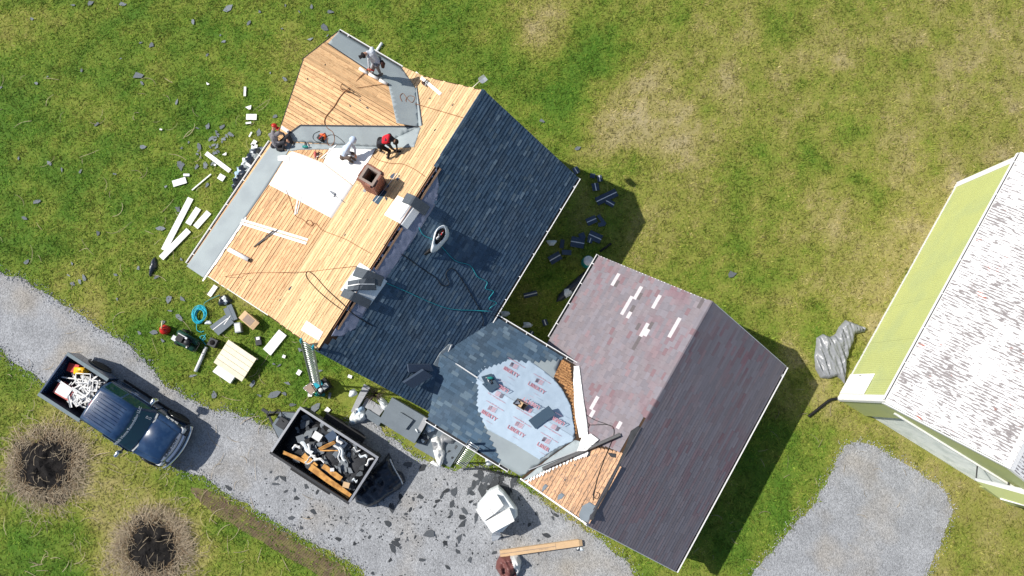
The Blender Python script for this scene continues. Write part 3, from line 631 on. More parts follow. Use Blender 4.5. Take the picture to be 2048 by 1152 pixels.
# ------------------------------------------------------------------ shingles
TABS = {'house': [], 'garage': []}
def shingles(key, pl, poly, w0, w1, rowv=0., expo=.143, base=.016, colour=None, t0=.011, t1=.018):
    ys = [p[1] for p in poly]; y = min(ys) - .0; r = 0
    while y < max(ys) - .02:
        rowr = random.random()
        for xa, xb in rowspans(poly, min(y + expo * .5, max(ys) - .01)):
            x = xa - random.uniform(0, w1 * .8)
            while x < xb - .01:
                wd_ = random.uniform(w0, w1); a = max(x, xa); b = min(x + wd_ - .004, xb)
                if b - a > .015:
                    rn = (rowr * rowv + random.random() * (1 - rowv)) if random.random() > .12 else random.random(); c = (a + b) / 2
                    if colour: rn = colour(c, y + expo / 2, rn)
                    TABS[key].append((pl, a, b, y, expo, base, random.uniform(t0, t1), rn))
                x += wd_
        y += expo; r += 1
MRS = pMR.poly([(967, 183), (870, 333), (876, 374), (868, 408), (830, 468), (768, 558), (730, 617), (709, 654), (681, 671), (656, 686), (634, 703)]) + [pMR.lp(L(S0 - .02, 0, ZR)), POLY['MR'][3], POLY['MR'][2], (POLY['MR'][2][0], POLY['MR'][1][1])]
MRS = [(min(max(x, POLY['MR'][3][0] - .02), POLY['MR'][2][0] + .02), min(y, POLY['MR'][0][1])) for x, y in MRS]
shingles('house', pMR, MRS, .13, .36, .3, t0=.014, t1=.022)
wu = POLY['WU']; wl = POLY['WL']
WUS = pWU.poly([(952, 755), (970, 737), (1015, 722), (1062, 724), (1122, 719)]) + onp(pWU, [(WSU, WU_E[1] - .55), (WSU, WR + .02), (WSU - .5, WR - .1), (WSR, WVT[1] + .02)])
shingles('house', pWU, WUS, .13, .36)
WLS = onp(pWL, [WVT]) + pWL.poly([(950, 753), (956, 778), (953, 808), (970, 857), (987, 892), (1003, 924)]) + onp(pWL, [(WSL, 7.2), (WSL, (ZR - WZL) / M1)])
WLS[6] = (WLS[6][0], 0.02); WLS[7] = (WLS[6][0], 0.)
shingles('house', pWL, WLS, .13, .36)
# old three-tab roof of the garage; pale scars and dark strips where tabs are gone
PALE = [(1228, 562, 9), (1276, 582, 8), (1268, 595, 8), (1260, 606, 8), (1251, 617, 9), (1246, 625, 8), (1256, 628, 8), (1312, 601, 8), (1352, 646, 7), (1346, 656, 7), (1341, 665, 6), (1292, 662, 8), (1287, 668, 6), (1189, 804, 8), (1181, 831, 8), (1236, 850, 8)]
DARK = [(1232, 571, 6), (1281, 587, 5), (1263, 620, 5), (1279, 648, 6), (1303, 655, 5), (1275, 686, 8), (1270, 694, 5), (1243, 846, 6), (1407, 604, 6)]
PL_ = [(*pGL.px(u, v), r / 52.) for u, v, r in PALE]; DK_ = [(*pGL.px(u, v), r / 52.) for u, v, r in DARK]
def gcol(x, y, rn):
    for cx, cy, r in PL_:
        if abs(x - cx) < r * 1.25 and abs(y - cy) < .075: return 2.6
    for cx, cy, r in DK_:
        if abs(x - cx) < r * 1.3 and abs(y - cy) < .072: return 1.6
    return rn
gl = POLY['GL']
GLS = onp(pGL, [(GS1, GT - GWL), (GS1, GT)]) + pGL.poly([(1272, 866), (1256, 868), (1240, 905), (1212, 893), (1178, 890), (1172, 870), (1158, 735), (1148, 728)]) + onp(pGL, [(WSU - .05, GT - GWL + .9), (WSU - .05, GT - GWL)])
shingles('garage', pGL, GLS, .27, .31, colour=gcol, t0=.005, t1=.008)
shingles('garage', pGR, POLY['GR'], .30, .85, .55, t0=.010, t1=.014)
SHV = {}
def shingle_unit(m, rn, th):
    k = (m, rn, th)
    if k not in SHV:
        b = MB(); b.add([(0, 0, 0), (1, 0, 0), (1, 0, th), (0, 0, th), (0, 1, .0), (1, 1, .0), (1, 1, .003), (0, 1, .003)], [(0, 1, 2, 3), (3, 2, 6, 7), (0, 3, 7, 4), (1, 5, 6, 2), (4, 7, 6, 5), (0, 4, 5, 1)], rn=rn + 1e-4); SHV[k] = b.mesh('shingle', [m])
    return SHV[k]
def make_shingles(key, par, m, decks, nmax):
    T = TABS[key]
    def score(t):
        pl, a, b, y, e = t[:5]; P = pl.w((a + b) / 2, y + e / 2); d = P - CPOS; c = abs(d.normalized().dot(pl.n)); s = (b - a) * e * c / d.length_squared
        u, v = 1024 + FPX * d.dot(CX) / -d.dot(CZ), 576 - FPX * d.dot(CY) / -d.dot(CZ)
        if not (0 < u < 2048 and 0 < v < 1152): s *= 0
        return s
    T = sorted(T, key=lambda t: -score(t)); mb = MB()
    for i, (pl, a, b, y, e, base, th, rn) in enumerate(T):
        if i < nmax:
            M = pl.M @ Matrix.Translation((a, y, base)) @ Matrix.Diagonal((b - a, e + .012, 1, 1))
            place('shingle', shingle_unit(m, round(rn, 1) if rn > 1 else round(rn * 12) / 12, round(th * 400) / 400), decks[id(pl)], M)
        else:
            z1 = base + .003; y1 = y + e + .012
            mb.add([(a, y, base - .012), (b, y, base - .012), (b, y, base + th), (a, y, base + th), (a, y1, base - .012), (b, y1, base - .012), (b, y1, z1), (a, y1, z1)], [(0, 1, 2, 3), (3, 2, 6, 7), (0, 3, 7, 4), (1, 5, 6, 2)], rn=rn + 1e-4, M=pl.M)
    mb.build('shingle_field', m, par, kind='stuff'); return len(T)
DK = {id(pMR): dMR, id(pWU): dWU, id(pWL): dWL, id(pGL): dGL, id(pGR): dGR}
n1 = make_shingles('house', house, 'shingle_new', DK, 295); n2 = make_shingles('garage', garage, 'shingle_old', DK, 295)
print('boards', nb, 'shingles', n1, n2)
# ridge caps: garage (upper part still capped), main roof upper end
def caps(par, P, Q, m, sl, n, name='ridge_cap', w=.15, rn0=0):
    d = (Q - P) / n; dn = d.normalized(); side = dn.cross(Vector((0, 0, 1))).normalized()
    for i in range(n):
        a = P + d * i - dn * .02; b = P + d * (i + 1); mb = MB(); r = random.random()
        for sgn in (-1, 1):
            o = side * (w * sgn); dz = Vector((0, 0, -w * sl)); u = Vector((0, 0, .012))
            V = [a + u, b + u * .5, b + o + dz + u * .5, a + o + dz + u]
            mb.add(V, [(0, 1, 2, 3)], rn=r); mb.add([v - Vector((0, 0, .012)) for v in V] + V, [(0, 3, 7, 4), (3, 2, 6, 7)], rn=r)
        mb.build(name, m, par, fix=False)
caps(garage, L(GS1, GT, GZR + .028), L(.2, GT, GZR + .028), 'shingle_old', GM, 20)
caps(house, L(S1, 0, ZR + .03), L(4.3, 0, ZR + .03), 'shingle_new', M1, 12, w=.10)
# ------------------------------------------------------------------ membranes, felt, underlayment
sheet('membrane_strip', pMP, pMP.poly([(374, 533), (409, 556.5), (490, 438), (537, 370), (578, 303), (586, 280), (545, 287)]), .026, 'membrane', house, amp=.006, step=.15, fs=2, thick=.012)
sheet('membrane_strip', pMP, onp(pMP, [VL1]) + pMP.poly([(752, 299), (690, 299), (601, 300), (579, 303), (586, 286)]) + onp(pMP, [(2.2, -TG + .2)]), .030, 'membrane', house, amp=.006, step=.15, seed=3, thick=.014)
sheet('membrane_strip', pML, onp(pML, [VT]) + pML.poly([(842, 256), (829, 295), (753, 298)]) + onp(pML, [VL1]), .030, 'membrane', house, amp=.006, step=.15, seed=4, thick=.014)
sheet('membrane_strip', pEL, onp(pEL, [VT]) + pEL.poly([(800, 251), (700, 250), (601, 249), (584, 262)]) + onp(pEL, [(2.25, -TG + .15), VL1]), .030, 'membrane', house, amp=.007, step=.15, seed=5, thick=.014)
q = pEL.poly([(838, 251.5), (700, 250), (601, 249), (572, 270)]); 
for a, b in zip(q[:-1], q[1:]): strip(house, pEL, a, b, 1, .05, .024, .052, 'membrane_edge', 'membrane_edge')
sheet('membrane_strip', pEU, pEU.poly([(656, 88)]) + onp(pEU, [(SU - .01, -TG + .02), VU2, VU1, VT]) + pEU.poly([(793, 247), (776, 168)]), .030, 'membrane', house, amp=.006, step=.15, seed=6, thick=.014)
q = pEU.poly([(776, 168), (656, 88)]); strip(house, pEU, q[0], q[1], 1, .035, .024, .05, 'membrane_edge', 'membrane_edge')
sheet('membrane_strip', pML, onp(pML, [VT, VU1, (VU1[0] + .12, -WK), (VT[0] + .12, VT[1] + .12)]), .03, 'membrane', house, seed=7, thick=.014)
q = onp(pML, [(VU1[0] + .12, -WK), (VT[0] + .12, VT[1] + .12)]); strip(house, pML, q[0], q[1], -1, .04, .022, .046, 'membrane_edge', 'membrane_edge')
# ridge slot and loose underlayment on the shingled side
q = pMR.poly([(779, 478), (664, 658)]); RSL = POLY['MR'][0][1]
sheet('ridge_underlayment', pMR, [(p[0], min(p[1], RSL - .05)) for p in pMR.poly([(868, 330), (872, 336), (878, 374), (871, 408), (833, 468), (771, 558), (733, 617), (712, 655), (684, 672), (662, 672), (700, 604), (780, 478)])], .018, 'underlay_ridge', house, amp=.035, step=.07, fs=4.5, seed=2, thick=.01, aniso=(1, .5))
def slot(par, s0, s1, w0, w1, h=.035): MB().box(0, 1, 0, 1, 0, 1, M=pMR.M @ Matrix.Translation((s0 - S0, RSL - w0, .001)) @ Matrix.Diagonal((s1 - s0, w0 - w1, h, 1))).build('ridge_gap', 'soot_hole_shade', par)  # solid bar, the slot's shade painted as near-black colour
slot(dMR, -2.6, 3.9, .14, .06); 
for a, b in ((-2.7, -.4), (-.3, 1.4), (1.5, 3.9)):
    place('sheathing_board', UBM['wood_grey'], dMR, pMR.M @ Matrix.Translation((a - S0, RSL - .22, .02)) @ Matrix.Diagonal((b - a, .07, .03, 1)))
MB().tube([pMR.w(x, RSL - .03, .045 + random.uniform(-.008, .012)) for x in np.arange(.9, 7.5, .25)], .014, 5).build('ridge_wire', 'cord_brown', house)
# wing: grey membrane over the whole deck, printed underlayment over its ridge
mwu = onp(pWU, [WVT, WVG]) + pWU.poly([(1148, 868), (1136, 800), (1108, 756)]) + onp(pWU, [(WSU, 7.35), (WSU, WR + .02)])
sheet('membrane_strip', pWU, mwu, .004, 'membrane', house, amp=.004, step=.2, seed=8, thick=.004)
sheet('membrane_strip', pWL, onp(pWL, [WVT, WVG, WL_E, (WSL, (ZR - WZL) / M1 + .1)]), .004, 'membrane', house, amp=.004, step=.2, seed=9, thick=.004)
ulU = pWU.poly([(946, 750), (969, 733), (1015, 719), (1061, 722), (1103, 754), (1124, 778), (1141, 811), (1150, 866)]) + onp(pWU, [(WSR, WVG[1] - .1), (WSR, 4.62)])
ulU = [(x, min(y, onp(pWU, [WVT])[0][1])) for x, y in ulU]
ulL = onp(pWL, [(WSR, 4.62), (WSR, WVG[1] - .1)]) + pWL.poly([(1147, 882), (1120, 893), (1100, 905), (1079, 919), (1030, 888), (976, 860), (962, 836), (950, 806), (951, 778)])
ulL = [(x, min(y, onp(pWL, [WVT])[0][1])) for x, y in ulL]
UU = sheet('underlayment', pWU, ulU, .012, 'underlay', house, amp=.020, step=.08, fs=3.2, seed=11, thick=.01); UL = sheet('underlayment', pWL, ulL, .012, 'underlay', house, amp=.016, step=.08, fs=3.0, seed=12, thick=.01)
# print on the underlayment
TXT = text_mesh('LIBERTY', .205, .0008, 'ink_red', .003, .98); TXR = text_mesh('LIBER', .205, .0008, 'ink_red', .004, 1.02); TXI = text_mesh('IBERTY', .205, .0008, 'ink_red', .004, 1.02)
def flagmesh():
    mb = MB()
    for i in range(3): mb.box(-.15 + i * .035, -.13 + i * .035, -.09 + .012 * i, .09 + .012 * i, 0, .0016)
    for i in range(4): mb.add([(-.03, -.08 + i * .05, 0), (.15, -.05 + i * .05, 0), (.15, -.03 + i * .05, 0), (-.03, -.055 + i * .05, 0)], [(0, 1, 2, 3)])
    for v in range(len(mb.v)): mb.v[v] = (mb.v[v][0], mb.v[v][1], .0012)
    return mb.mesh('printed_emblem', ['ink_red'])
FLG = flagmesh()
def rulemesh():
    mb = MB(); x = -.42; rr = random.Random(4)
    while x < .42:
        w = rr.uniform(.012, .03); h = rr.choice((.026, .035, .045)); mb.add([(x, -.016, .001), (x + w, -.016, .001), (x + w, -.016 + h, .001), (x, -.016 + h, .001)], [(0, 1, 2, 3)]); x += w + rr.choice((.008, .008, .01, .028))
    return mb.mesh('printed_line', ['ink_soft'])
RUL = rulemesh()
def printed(pl, par, u, v, flip, me=None, h=.048):
    x, y = pl.px(u, v, h); a = (0 if not flip else math.pi) + (0 if pl is pWL else math.pi)
    F = pl.frame(x, y, h, a); place('printed_lettering', me or TXT, par, F)
    place('printed_emblem', FLG, par, F @ Matrix.Translation((-.02, .26, 0))); place('printed_line', RUL, par, F @ Matrix.Translation((.0, .44, 0)) @ Matrix.Scale(.9, 4)); place('printed_line', RUL, par, F @ Matrix.Translation((.12, -.22, 0)) @ Matrix.Scale(.35, 4))
printed(pWU, UU, 1022, 744, False, TXI); printed(pWU, UU, 1073, 776, False)
printed(pWL, UL, 1005, 776, True, TXR); printed(pWL, UL, 1062, 806, True); printed(pWL, UL, 1117, 842, True, TXR)
printed(pWL, UL, 978, 831, False, TXI); printed(pWL, UL, 1032, 863, False); printed(pWL, UL, 1086, 894, False, TXR)
# valley flashings and drip edges
white_fl = pGL.poly([(1138.5, 732), (1158, 731), (1167, 802), (1173, 840), (1176, 872), (1158, 875), (1150, 832), (1145, 778)], .1)
sheet('valley_flashing', pGL, white_fl, .06, 'white', garage, amp=.03, step=.12, fs=2, thick=.01, seed=3)
sheet('valley_flashing', pGL, pGL.poly([(1162, 874), (1180, 866), (1196, 878), (1172, 900), (1153, 902)], .2), .10, 'white', garage, amp=.06, step=.08, fs=3, thick=.012, seed=5)
sheet('membrane_strip', pGL, pGL.poly([(1044, 961), (1062, 956), (1100, 936), (1150, 914), (1172, 905), (1176, 890), (1196, 888), (1166, 884), (1150, 880), (1100, 915)], .03), .03, 'membrane', garage, amp=.006, step=.15, seed=2, thick=.012)
sheet('torn_felt', pGL, pGL.poly([(1277, 852), (1284, 856), (1262, 896), (1243, 926), (1218, 978), (1196, 1016), (1188, 1040), (1176, 1040), (1205, 985), (1235, 930), (1252, 893), (1262, 862)]), .022, 'felt', garage, amp=.02, step=.08, fs=4, seed=6)
for i, pp in enumerate(([(1165, 1012), (1180, 1004), (1192, 1012), (1178, 1046), (1162, 1040), (1158, 1030)], [(1117, 990), (1124, 986), (1130, 990), (1124, 998), (1115, 1000)], [(1086, 974), (1092, 968), (1097, 972), (1090, 980), (1084, 984)], [(1172, 905), (1182, 902), (1180, 912), (1174, 915)], [(1215, 905), (1233, 908), (1232, 916), (1222, 914)])):
    sheet('torn_felt', pGL, pGL.poly(pp), .024, 'deck_grey' if i < 3 else 'felt', garage, amp=.012, step=.06, fs=5, seed=20 + i)
def bar(name, pl, a, b, w, h, m, par=None, z=.05, ang=True, **tg):
    A = pl.w(*pl.px(*a, z), z); B = pl.w(*pl.px(*b, z), z); d = B - A; ln = d.length; d.normalize(); n = pl.n; y = n.cross(d).normalized(); nn = d.cross(y)
    M = Matrix(((d.x, y.x, nn.x, A.x), (d.y, y.y, nn.y, A.y), (d.z, y.z, nn.z, A.z), (0, 0, 0, 1)))
    mb = MB().box(0, ln, -w / 2, w / 2, 0, .004, M=M)
    if h: mb.box(0, ln, -w / 2, -w / 2 + .004, 0, h, M=M); mb.box(0, ln, w / 2 - .02, w / 2, .004, .016, M=M)
    return mb.build(name, m, par, **tg)
bar('drip_edge', pGL, (1085, 938), (1241, 869), .14, .09, 'dark_metal', None, .12, label='long dark bent metal drip edge lying across the garage valley', cat='metal trim')
bar('drip_edge', pGL, (1058, 940), (1186, 890), .035, .02, 'concrete', None, .09, label='thin grey metal edging strip along the grey valley membrane', cat='metal trim')
bar('ridge_batten', pMR, (903, 690), (880, 741), .05, .03, 'white_paint', house, .05)
# saddle of grey membrane where the wing ridge meets the main slope
sheet('membrane_strip', pMR, pMR.poly([(866, 728), (878, 706), (896, 688), (906, 688), (890, 716), (884, 742)]), .034, 'membrane', house, amp=.01, step=.08, seed=13)
bar('wood_strip', pWU, (911, 727), (955, 756), .04, .02, 'white_paint', None, .04, label='white batten along the wing ridge beside blue shingles', cat='batten')
# ------------------------------------------------------------------ chimney: brick by brick
def chimney():
    cs, ct = 2.36, -1.72; zb = ZR + ct * M1 - .3; zt = 6.62; w = .30
    core = MB(); F = Matrix(((SD.x, TD.x, 0, L(cs, ct, 0).x), (SD.y, TD.y, 0, L(cs, ct, 0).y), (0, 0, 1, 0), (0, 0, 0, 1)))
    i = w - .1
    for a in ((-w + .012, w - .012, -w + .012, -i), (-w + .012, w - .012, i, w - .012), (-w + .012, -i, -i, i), (i, w - .012, -i, i)): core.box(a[0], a[1], a[2], a[3], zb, zt - .01, M=F)
    c = core.build('chimney', 'mortar', house)
    MB().box(-i, i, -i, i, zb, zb + .4, M=F).build('flue', 'soot_hole_shade', c)
    br = UB.mesh('brick', ['brick']); z = zb; r = 0
    while z < zt - .03:
        fl = w + (.035 if z > zt - .30 else 0) + (.015 if z > zt - .16 else 0); n = 3; ln = 2 * fl / n
        for side in range(4):
            R = F @ Matrix.Rotation(side * math.pi / 2, 4, 'Z')
            for k in range(n):
                off = (ln / 2 if r % 2 else 0); x0 = -fl + k * ln + off; x1 = min(x0 + ln - .012, fl - .10) if True else 0
                x0 = max(x0, -fl)
                if x1 - x0 < .04: continue
                if z > zt - .1 and random.random() < .12: continue
                place('brick', br, c, R @ Matrix.Translation((x0, fl - .10 + random.uniform(-.004, .006), z)) @ Matrix.Diagonal((x1 - x0, .10, .062, 1)))
        z += .074; r += 1
    sheet('chimney_flashing', pML, [(p[0], p[1]) for p in onp(pML, [(cs - .36, ct - .42), (cs + .36, ct - .42), (cs + .36, ct - .28), (cs - .36, ct - .28)])], .022, 'grey_sheet', c, amp=.01, step=.08)
chimney()
# ================================================================== BARN
BYAW = 1.005; BS = Vector((math.cos(BYAW), math.sin(BYAW), 0)); BT = Vector((math.sin(BYAW), -math.cos(BYAW), 0)); B0 = Vector((14.8214, -.5773, 0))
def BP(s, t, z): return B0 + BS * s + BT * t + Vector((0, 0, z))
BL, BH, BZR, BHW = 11.35, 3.95, 5.33, 4.14; BM = (BZR - BH) / BHW
def barn():
    b = thing('barn', BP(BL / 2, BHW, 0), 'lime green metal barn with white paint peeling off its ribbed roof', 'barn')
    FM = Matrix(((BS.x, BT.x, 0, B0.x), (BS.y, BT.y, 0, B0.y), (0, 0, 1, 0), (0, 0, 0, 1)))     # local: s, t, z
    # long green wall, sheet by sheet with shallow ribs
    n = 12; w = BL / n
    for i in range(n):
        mb = MB(); x0 = i * w; k = 10; dz = .006 * (i % 2)
        for j in range(k):
            a = x0 + w * j / k; e = x0 + w * (j + .72) / k; f = x0 + w * (j + 1) / k
            mb.add([(a, -dz, 0), (e, -dz, 0), (e, -dz, BH - .02), (a, -dz, BH - .02)], [(0, 1, 2, 3)], M=FM)
            m_ = (e + f) / 2
            mb.add([(e, -dz, 0), (m_, -dz - .016, 0), (f, -dz, 0), (e, -dz, BH - .02), (m_, -dz - .016, BH - .02), (f, -dz, BH - .02)], [(0, 1, 4, 3), (1, 2, 5, 4)], M=FM)
        mb.box(x0 + .001, x0 + w - .001, .004, .05, 0, BH - .03, M=FM)
        mb.build('wall_sheet', 'barn_green', b)
    # gable walls
    for s, sg in ((0., -1), (BL, 1)):
        prof = [(.0, 0), (0, BH - .05), (BHW, BZR - .05), (2 * BHW, BH - .05), (2 * BHW, 0)]
        if s == 0: prof = [(0, 0), (0, BH - .05), (BHW, BZR - .05), (2 * BHW, BH - .05), (2 * BHW, 0), (6.9, 0), (6.9, 2.95), (1.35, 2.95), (1.35, 0)]
        mb = MB(); nn = len(prof); y0, y1 = (s + .02, s + .08) if s == 0 else (s - .08, s - .02)
        mb.add([(y0, p[0], p[1]) for p in prof] + [(y1, p[0], p[1]) for p in prof], [tuple(range(nn)), tuple(range(nn, 2 * nn))] + [(i, (i + 1) % nn, nn + (i + 1) % nn, nn + i) for i in range(nn)], M=FM)
        mb.build('gable_wall', 'barn_green', b, fix=True)
    MB().box(.05, BL - .05, 2 * BHW - .06, 2 * BHW, 0, BH - .04, M=FM).build('rear_wall', 'barn_green', b)
    # recessed corrugated white door
    mb = MB(); x = 1.37
    while x < 6.88:
        e = min(x + .08, 6.89); mb.add([(.16, x, 0.02), (.13, (x + e) / 2, .02), (.16, e, .02), (.16, x, 2.94), (.13, (x + e) / 2, 2.94), (.16, e, 2.94)], [(0, 1, 4, 3), (1, 2, 5, 4)], M=FM); x = e
    mb.box(.165, .19, 1.37, 6.88, .02, 2.94, M=FM); mb.build('sliding_door', 'steel_white', b)
    MB().box(-.05, .02, .9, 7.2, 2.96, 3.05, M=FM).build('door_track', 'white_dirty', b)
    # corner trims, rake and eave fascia
    MB().box(-.03, .10, -.03, .12, 0, BH, M=FM).build('corner_trim', 'white_paint', b); MB().box(BL - .10, BL + .03, -.035, .12, 0, BH, M=FM).build('corner_trim', 'white_paint', b)
    MB().box(-.01, .24, -.05, -.022, 0, BH - .1, M=FM).build('corner_trim', 'white_paint', b)
    MB().box(BL - .30, BL + .01, -.05, -.022, 0, BH - .1, M=FM).build('corner_trim', 'white_paint', b)
    d = MB().box(.25, 1.22, -.07, -.03, .03, 2.02, M=FM).build('side_door', 'white_paint', b); MB().tube([FM @ Vector((1.12, -.10, .98)), FM @ Vector((1.12, -.10, 1.1))], .015, 6).build('handle', 'steel', d)
    MB().box(.1, BL - .1, -.03, -.012, 0, .12, M=FM).build('base_trim', 'white_dirty', b)
    # roof: ribbed sheets on both slopes, local x along the eave, y up the slope
    up = Plane(BP(BL + .06, -.06, BH), BT, BM); sl = (BHW + .06) * math.sqrt(1 + BM * BM)
    dn = Plane(BP(-.12, 2 * BHW + .06, BH), -BT, BM)
    for pl, m in ((up, 'peeling_paint'), (dn, 'peeling_paint')):
        mb = MB(); ln = BL + .18; k = int(ln / .115)
        for i in range(k):
            x0 = i * .115; x1 = x0 + .075; x2 = x0 + .095; x3 = x0 + .115
            V = [(x0, 0, .03), (x1, 0, .03), (x2, 0, .045), (x3, 0, .03)]; V = V + [(x, sl, z) for x, _, z in V]
            mb.add(V, [(0, 1, 5, 4), (1, 2, 6, 5), (2, 3, 7, 6)])
        mb.box(0, k * .115, .002, sl, -.03, .024)
        place('roof_slope', mb.mesh('roof_slope', [m]), b, pl.M)
    MB().box(-.05, BL + .05, 0, 1, -.0, .1).v
    r0, r1 = BP(-.12, BHW, BZR + .05), BP(BL + .06, BHW, BZR + .05)
    mb = MB(); 
    for sg in (-1, 1): mb.add([r0, r1, r1 + BT * (.2 * sg) - Vector((0, 0, .2 * BM)) + Vector((0, 0, .015)), r0 + BT * (.2 * sg) - Vector((0, 0, .2 * BM)) + Vector((0, 0, .015))], [(0, 1, 2, 3)])
    mb.build('ridge_cap', 'white_paint', b)
    for sg, t0, t1 in ((-1, -.08, BHW), (1, BHW, 2 * BHW + .08)):
        for s in (-.15, BL + .055):
            a = BP(s, t0, BH + BM * (t0 if sg < 0 else BHW) if sg < 0 else BZR); c = BP(s, t1, BZR if sg < 0 else BH)
            mb = MB(); e = BS * .035
            mb.add([a - Vector((0, 0, .12)), c - Vector((0, 0, .12)), c + Vector((0, 0, .05)), a + Vector((0, 0, .05)), a - Vector((0, 0, .12)) + e, c - Vector((0, 0, .12)) + e, c + Vector((0, 0, .05)) + e, a + Vector((0, 0, .05)) + e], [(0, 1, 2, 3), (7, 6, 5, 4), (3, 2, 6, 7), (0, 4, 5, 1), (0, 3, 7, 4), (1, 5, 6, 2)])
            mb.build('rake_trim', 'white_paint', b, fix=True)
    gutter(b, BP(BL, -.06, BH + .02), BP(0, -.06, BH + .02), -BT, 1.55, w=.10)
    # low green store box against the gable with white lid
    A, B_, C_, D_ = PX(1952, 962, 3.3), PX(2080, 998, 3.3), PX(2080, 1020, 3.0), PX(2000, 997, 3.0); dz = Vector((0, 0, .05))
    MB().add([A, B_, C_, D_, A - dz, B_ - dz, C_ - dz, D_ - dz], [(0, 1, 2, 3), (7, 6, 5, 4), (0, 4, 5, 1), (2, 6, 7, 3), (3, 7, 4, 0), (1, 5, 6, 2)]).build('awning', 'barn_green', b, fix=True)
    E_ = PX(2080, 984, 3.38); MB().add([A + dz * .3, B_ + dz * .3, E_, PX(1950, 956, 3.38), A - dz, B_ - dz, E_ - dz, PX(1950, 956, 3.3)], [(0, 1, 2, 3), (0, 4, 5, 1), (7, 6, 5, 4), (3, 7, 4, 0)]).build('awning_flashing', 'white_paint', b, fix=True)
    MB().tube([D_ + Vector((0, 0, .01)), C_ + Vector((0, 0, .01))], .03, 6).build('awning_edge', 'white_paint', b)
    for p in (A, A.lerp(B_, .5)): MB().tube([p, p + BS * .9 + Vector((0, 0, -.5))], .025, 6).build('awning_bracket', 'dark_metal', b)
barn()
